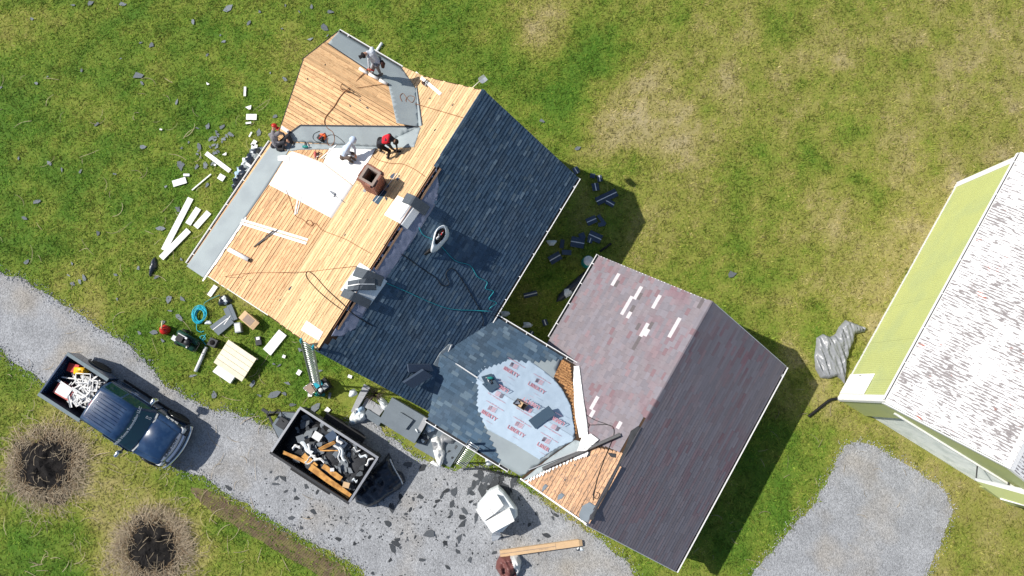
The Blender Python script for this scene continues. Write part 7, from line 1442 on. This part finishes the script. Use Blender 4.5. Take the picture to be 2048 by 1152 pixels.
mt = [PX(*p) for p in ((993, 1122), (1000, 1110), (1020, 1108), (1038, 1108), (1043, 1122), (1040, 1140), (1034, 1152), (1030, 1165), (1010, 1165), (1000, 1150), (991, 1136))]; cm = PX(1034, 1125)
crumple('furniture_cover', mt, .55, ['maroon', 'white_dirty'], z0=.01, step=.05, fs=3.2, seed=7, base=.06, fold=(1, 1, .4), mi_fn=lambda x, y, z: 1 if x + .35 * y > .22 else 0, label='bundled maroon and white cover lying by the long cardboard box', cat='cover')
# grey tarp, pipe and dry leaves by the barn
gt_ = [PX(*p) for p in ((1676, 655), (1690, 640), (1706, 646), (1730, 655), (1728, 664), (1708, 668), (1706, 682), (1698, 700), (1692, 722), (1690, 745), (1688, 768), (1682, 760), (1672, 752), (1655, 758), (1640, 756), (1630, 738), (1628, 712), (1631, 690), (1632, 676), (1645, 668), (1660, 674), (1670, 668))]
crumple('grey_tarp', gt_, .22, 'grey_sheet', z0=.03, step=.045, fs=2.2, seed=21, base=.03, fold=(2.6, .45, .25), sharp=1.5, label='crumpled grey tarp on the grass beside the barn wall', cat='tarp')
pp = smooth_path([PX(u, v, .07) for u, v in ((1674, 797), (1660, 800), (1645, 811), (1630, 823), (1617, 833))], 6); o = thing('drain_pipe', pp[0], 'black corrugated drain pipe running from the barn corner onto the grass', 'pipe'); MB().tube(pp, [.065 if i % 2 else .055 for i in range(len(pp))], 10).build('pipe', 'hose_black', o)
# tarp and bags under the eave of the porch side
cov = [PX(*p, .0) for p in ((497, 318), (520, 300), (536, 292), (528, 330), (500, 370), (480, 395), (466, 400), (468, 370), (478, 345))]
crumple('eave_tarp', cov, .8, ['black_sheet', 'plastic_white', 'blue_bag'], z0=.02, step=.09, fs=2.6, seed=14, base=.06, fold=(2, .6, .9), mi_fn=lambda x, y, z: (1 if mnoise.noise(Vector((x * 2.5 + y, y * 1.2, 3))) > .22 else (2 if mnoise.noise(Vector((x * 2 - y, y * 1.5, 8))) > .3 else 0)), label='heap of black, white and blue sheeting under the porch gutter', cat='sheeting')
slabz('grey_board', [(500, 298), (538, 292), (520, 330), (492, 330)], 0, .5, 'deck_grey', 'grey covered box under the porch gutter beside the sheeting heap', 'box')
MB().tube([PX(493, 327, .9), PX(506, 336, .9)], .06, 8).build('white_post', 'white', label='short white pipe on the sheeting heap under the gutter', cat='pipe')

# release film edge of the eave membrane and torn bits along it
q = [pMP.px(*p, .04) for p in ((409, 556), (445, 503), (487, 441))]
for i in range(26):
    k = i / 25; a = Vector(q[0]).lerp(Vector(q[1]), k * 2) if k < .5 else Vector(q[1]).lerp(Vector(q[2]), k * 2 - 1); s_ = random.uniform(.03, .08)
    MB().prism([(a.x - .16, a.y - .02), (a.x + .12, a.y - .03), (a.x + .14, a.y + s_), (a.x - .15, a.y + s_ * random.uniform(.4, 1.2))], .032, .040 + .001 * (i % 5), M=pMP.M).build('release_film', 'white', house, fix=True)
q = [pGL.px(*p, .04) for p in ((1056, 962), (1100, 939), (1150, 917), (1174, 908))]
for i in range(22):
    k = i / 21 * 3; j = min(2, int(k)); a = Vector(q[j]).lerp(Vector(q[j + 1]), k - j); s_ = random.uniform(.05, .13)
    MB().prism([(a.x - s_, a.y - .03), (a.x + s_ * .8, a.y - .04), (a.x + s_, a.y + .04), (a.x - s_ * .6, a.y + .03)], .046, .052 + .001 * (i % 5), M=pGL.M).build('release_film', 'white', garage, fix=True)
# crumbs of shingle too small to tell apart on the gravel
mb = MB(); rs = random.Random(91)
for i in range(520):
    u = rs.gauss(900, 130) if i < 330 else rs.gauss(660, 90); v = rs.gauss(1040, 50); P = PX(u, v, .012)
    if not bool(in_any(np.array([P.x]), np.array([P.y]), [DRIVE_W])[0]): continue
    r = rs.uniform(.015, .05); a = rs.uniform(0, 6.28); mb.add([(P.x + r * math.cos(a + k * 2.1 + rs.uniform(-.4, .4)), P.y + r * math.sin(a + k * 2.1), .013 + rs.uniform(0, .01)) for k in range(3)], [(0, 1, 2)])
mb.build('shingle_crumbs', 'scrap', kind='stuff', label='tiny dark shingle crumbs strewn over the gravel drive', cat='crumbs')

# stones kicked out of the drive into the grass
mb = MB(); rs = random.Random(17)
for poly in (DRIVE_W, PAD_W):
    for i in range(len(poly)):
        if not (-25 < poly[i][0] < 25 and -12 < poly[i][1] < 16): continue
        for k in range(9):
            x = poly[i][0] + rs.gauss(0, .14); y = poly[i][1] + rs.gauss(0, .14); r = rs.uniform(.012, .032); z = .012 + r * .4; a = rs.uniform(0, 6.28)
            V = [(x + r * math.cos(a + j * 2.094), y + r * math.sin(a + j * 2.094), z - r * .5) for j in range(3)] + [(x + r * .5 * math.cos(a + 1 + j * 2.094), y + r * .5 * math.sin(a + 1 + j * 2.094), z + r * .6) for j in range(3)]
            mb.add(V, [(3, 4, 5), (0, 1, 3), (1, 4, 3), (1, 2, 4), (2, 5, 4), (2, 0, 5), (0, 3, 5)], rn=rs.random())
mat('pebble', (.36, .37, .39), .9, rnd=.45)
mb.build('stray_gravel', 'pebble', kind='stuff', label='stray stones along the edges of the gravel drive and pad', cat='gravel')
# ================================================================== WORKERS
def person(name, label, base, J, cols, rad=1., cap=None, hood=None, face=None, extra=()):
    """J: joints as (pixel u, v, height above the roof at the feet); body = fused limbs"""
    z0 = base.z; P = {k: PX(u, v, z0 + dz) for k, (u, v, dz) in J.items()}
    segs = []
    def seg(a, b, ra, rb, m): segs.append((a, b, ra, rb, m))
    top, leg, skin, shoe = cols
    pel, che, nek, hed = P['pelvis'], P['chest'], P['neck'], P['head']
    side = (P['shl'] - P['shr']).normalized(); hip = side * .10
    seg(pel - hip, pel + hip, .125, .125, leg); seg(pel, pel.lerp(che, .45), .135, .135, top); seg(pel.lerp(che, .45), che, .14, .15, top); seg(che, nek, .13, .07, top); seg(P['shl'], P['shr'], .085, .085, top); seg(che, P['shl'], .11, .085, top); seg(che, P['shr'], .11, .085, top)
    seg(nek, hed, .055, .06, skin); seg(hed + (hed - nek).normalized() * .01, hed + (hed - nek).normalized() * .04, .092, .098, skin)
    fd = face if face is not None else Vector((1, 0, -.3)); fd = fd.normalized(); seg(hed + fd * .09, hed + fd * .115 - Vector((0, 0, .01)), .016, .014, skin); seg(hed + fd * .05 - Vector((0, 0, .06)), hed + fd * .07 - Vector((0, 0, .06)), .045, .035, skin)
    for k, sg in (('l', 1), ('r', -1)):
        kn, ft = P['kn' + k], P['ft' + k]; el, ha = P['el' + k], P['ha' + k]; sh = P['sh' + k]
        seg(pel + hip * sg, kn, .095, .068, leg); seg(kn, ft + Vector((0, 0, .08)), .064, .045, leg)
        d = (P.get('toe' + k) or (ft + fd * .2)) - ft; d.z = 0; d = d.normalized() if d.length > 0 else Vector((1, 0, 0)); seg(ft + Vector((0, 0, .055)) - d * .05, ft + d * .15 + Vector((0, 0, .045)), .05, .042, shoe)
        seg(sh, el, .064, .05, top); seg(el, el.lerp(ha, .85), .046, .036, top); hd_ = (ha - el).normalized(); seg(el.lerp(ha, .85), ha, .030, .032, skin); seg(ha, ha + hd_ * .05, .038, .036, skin)
        pn = hd_.cross(Vector((0, 0, 1))); pn = pn.normalized() if pn.length > .05 else Vector((1, 0, 0)); dn = Vector((0, 0, -1)) - hd_ * (-hd_.z); dn = dn.normalized() if dn.length > .05 else fd
        for i, (off, ln) in enumerate(((-.030, .055), (-.010, .065), (.010, .062), (.030, .050))):
            a = ha + hd_ * .075 + pn * off; b = a + hd_ * ln * .6 + dn * .012; seg(a, b, .0105, .0105, skin); seg(b, b + hd_ * ln * .3 + dn * .035, .0105, .010, skin)
        a = ha + pn * (.034 * sg) + hd_ * .02; seg(a, a + hd_ * .03 + pn * .022 * sg, .013, .012, skin); seg(a + hd_ * .03 + pn * .022 * sg, a + hd_ * .055 + dn * .03 + pn * .014 * sg, .012, .011, skin)
    mb = MB()
    for a, b, ra, rb, m in segs:
        if (b - a).length < 1e-4: b = a + Vector((0, 0, .01))
        n = 10; d = (b - a).normalized(); pts = [a - d * ra * .92, a - d * ra * .6, a, b, b + d * rb * .6, b + d * rb * .92]; mb.tube(pts, [ra * .38, ra * .8, ra, rb, rb * .8, rb * .38], n)
    me = mb.mesh('t', ['skin']); ob = bpy.data.objects.new('t', me); COL.objects.link(ob); md = ob.modifiers.new('r', 'REMESH'); md.mode = 'VOXEL'; md.voxel_size = .0115; md.use_smooth_shade = True
    ms = ob.modifiers.new('s', 'SMOOTH'); ms.iterations = 3; ms.factor = .5
    dg = bpy.context.evaluated_depsgraph_get(); me2 = bpy.data.meshes.new_from_object(ob.evaluated_get(dg)); bpy.data.objects.remove(ob)
    mats = []; [mats.append(s[4]) for s in segs if s[4] not in mats]
    me2.materials.clear(); [me2.materials.append(MATS[m]) for m in mats]
    C_ = np.empty(len(me2.polygons) * 3); me2.polygons.foreach_get('center', C_); C_ = C_.reshape(-1, 3); best = np.full(len(C_), 9.); idx = np.zeros(len(C_), int)
    for a, b, ra, rb, m in segs:
        A = np.array(a); D = np.array(b - a); t = np.clip(((C_ - A) @ D) / (D @ D + 1e-9), 0, 1); dist = np.linalg.norm(C_ - A - t[:, None] * D, axis=1) - (ra + (rb - ra) * t)
        k = dist < best; best[k] = dist[k]; idx[k] = mats.index(m)
    me2.polygons.foreach_set('material_index', idx.astype(np.int32)); me2.polygons.foreach_set('use_smooth', [True] * len(me2.polygons))
    org = Vector((P['ftl'].x, P['ftl'].y, z0)); me2.transform(Matrix.Translation(-org)); me2.name = 'body'
    o = thing(name, org, label, 'person'); place('body', me2, o, Matrix.Translation(org))
    up = (hed - nek).normalized(); hc = hed + up * .03
    def shell(nm, r, m, lo=-.2, sq=1., shift=Vector()):
        q = MB(); n = 14; rings = []
        rot = up.to_track_quat('Z', 'Y').to_matrix()
        for el_ in np.linspace(lo, math.pi / 2 - .05, 8): rings.append([hc + shift + rot @ Vector((r * math.cos(el_) * math.cos(a), r * math.cos(el_) * math.sin(a), r * sq * math.sin(el_))) for a in np.linspace(0, 2 * math.pi, n, endpoint=False)])
        q.loft(rings).build(nm, m, o, fix=True)
    if cap: shell('cap', .118, cap, .0, 1.0); MB().prism([(-.08, -.09), (.08, -.09), (.06, .02), (-.06, .02)], 0, .012, M=Matrix.Translation(hc + fd * .12 + Vector((0, 0, .02))) @ Matrix.Rotation(math.atan2(fd.y, fd.x) + math.pi / 2, 4, 'Z')).build('cap_peak', cap, o)
    elif hood: shell('hood', .138, hood, -.9, 1.05, -fd * .03)
    else: shell('hair', .116, 'hair', -.35, 1.02, -fd * .015)
    for i, sgn in enumerate((1, -1)):
        e = fd.cross(Vector((0, 0, 1))).normalized() * (.035 * sgn); MB().lathe([(.004, -.004), (.010, 0), (.004, .006)], 8, M=Matrix.Translation(hed + fd * .098 + e + Vector((0, 0, .025)))).build('eye', 'black', o, fix=True)
    return o, P
def mouth(o): pass
b1 = sp(762, 151)
o, P = person('person', 'worker in pale grey hoodie and black cap bending over with a nail gun', b1, dict(pelvis=(755, 124, .88), chest=(744, 106, 1.22), neck=(735, 105, 1.30), head=(729, 109, 1.32), shl=(739, 113, 1.18), shr=(744, 98, 1.26), ell=(746, 126, .85), hal=(742, 137, .50), elr=(737, 118, .80), har=(738, 137, .48), knl=(756, 137, .46), ftl=(762, 150, .0), knr=(747, 136, .50), ftr=(744, 151, .0)), ('cloth_pale', 'trouser_grey', 'skin', 'shoe'), cap='cloth_black', face=Vector((-.9, -.45, -.5)))
MB().tube([P['pelvis'] + Vector((.14, .02, .06)), P['pelvis'] + Vector((.20, -.06, -.02)), P['pelvis'] + Vector((.18, -.14, -.16))], [.07, .09, .06], 8).build('tool_pouch', 'leather', o)
F = Matrix.Translation(P['hal'] + Vector((-.02, -.02, -.1))); t = thing('nail_gun', F.translation, 'red nail gun held by the bending worker on the front gable', 'nail gun'); MB().tube([F @ Vector((-.12, .02, .04)), F @ Vector((0, 0, .05)), F @ Vector((.14, -.02, .04))], [.03, .045, .03], 8).build('cylinder', 'red', t); MB().tube([F @ Vector((0, 0, .05)), F @ Vector((.0, .03, .16))], .02, 6).build('grip', 'black', t); MB().tube([F @ Vector((.1, 0, .03)), F @ Vector((.02, -.12, 0))], .018, 6).build('magazine', 'steel', t)
roll('material_roll', (752, 104), (764, 86), .065, 'white', 'white roll balanced over the gable gutter behind the bending worker', 'roll', 'white_dirty')
b2 = sp(562, 294)
o, P = person('person', 'seated worker with red cap and grey jacket at the eave', b2, dict(pelvis=(552, 290, .17), chest=(547, 273, .50), neck=(546, 262, .66), head=(548, 254, .76), shl=(557, 266, .58), shr=(541, 270, .56), ell=(566, 267, .42), hal=(574, 279, .36), elr=(552, 283, .40), har=(566, 287, .36), knl=(577, 270, .46), ftl=(585, 287, .06), knr=(568, 284, .44), ftr=(567, 298, .04)), ('cloth_grey', 'cloth_dark', 'skin', 'shoe'), cap='red', face=Vector((.8, -.5, -.4)))
MB().box(-.12, .12, -.09, .09, 0, .14, M=Matrix.Translation(sp(562, 298, .02))).build('tool_bag', 'black', label='small black tool bag beside the seated worker', cat='tool bag')
b3 = sp(702, 319)
o, P = person('person', 'squatting worker in pale blue hoodie with the hood up', b3, dict(pelvis=(688, 310, .34), chest=(693, 297, .64), neck=(701, 287, .80), head=(706, 282, .86), shl=(701, 286, .74), shr=(692, 301, .70), ell=(710, 297, .52), hal=(711, 309, .34), elr=(700, 308, .48), har=(709, 313, .32), knl=(706, 307, .48), ftl=(705, 316, .03), knr=(699, 316, .46), ftr=(699, 321, .03)), ('cloth_blue', 'trouser_brown', 'skin', 'shoe'), hood='cloth_blue', face=Vector((.8, -.6, -.5)))
b4 = sp(777, 316)
o, P = person('person', 'worker in red and black jacket bending down near the chimney', b4, dict(pelvis=(760, 286, .78), chest=(775, 279, .90), neck=(784, 280, .90), head=(790, 283, .84), shl=(779, 271, .90), shr=(777, 288, .84), ell=(791, 281, .62), hal=(794, 296, .34), elr=(784, 297, .56), har=(792, 302, .30), knl=(766, 291, .42), ftl=(762, 303, .03), knr=(779, 302, .44), ftr=(777, 317, .03)), ('cloth_dark', 'cloth_black', 'skin_dark', 'shoe'), cap=None, face=Vector((.8, -.4, -.6)))
a = P['pelvis'].lerp(P['chest'], .35) + Vector((0, .03, .155)); b = P['chest'].lerp(P['neck'], .55) + Vector((0, .02, .145)); sd = (P['shl'] - P['shr']).normalized(); dd = (b - a)
MB().loft([[a + dd * k + sd * (w * s) + Vector((0, 0, .052 * (1 - s * s) - .03)) for s in np.linspace(-1, 1, 7)] + [a + dd * k + sd * (w * s) + Vector((0, 0, -.10)) for s in np.linspace(1, -1, 4)] for k, w in ((0, .12), (.3, .155), (.7, .17), (1, .14))]).build('red_back_panel', 'cloth_red', o, fix=True)
F = Matrix.Translation(P['har'] + Vector((.04, 0, -.08))); t = thing('nail_gun', F.translation, 'black nail gun in the hands of the worker in red', 'nail gun'); MB().tube([F @ Vector((-.1, .0, .04)), F @ Vector((0, 0, .05)), F @ Vector((.14, .02, .03))], [.03, .045, .03], 8).build('cylinder', 'black', t); MB().tube([F @ Vector((0, 0, .05)), F @ Vector((-.02, .03, .15))], .02, 6).build('grip', 'steel', t); MB().tube([F @ Vector((.1, 0, .03)), F @ Vector((.05, -.12, 0))], .018, 6).build('magazine', 'steel', t)
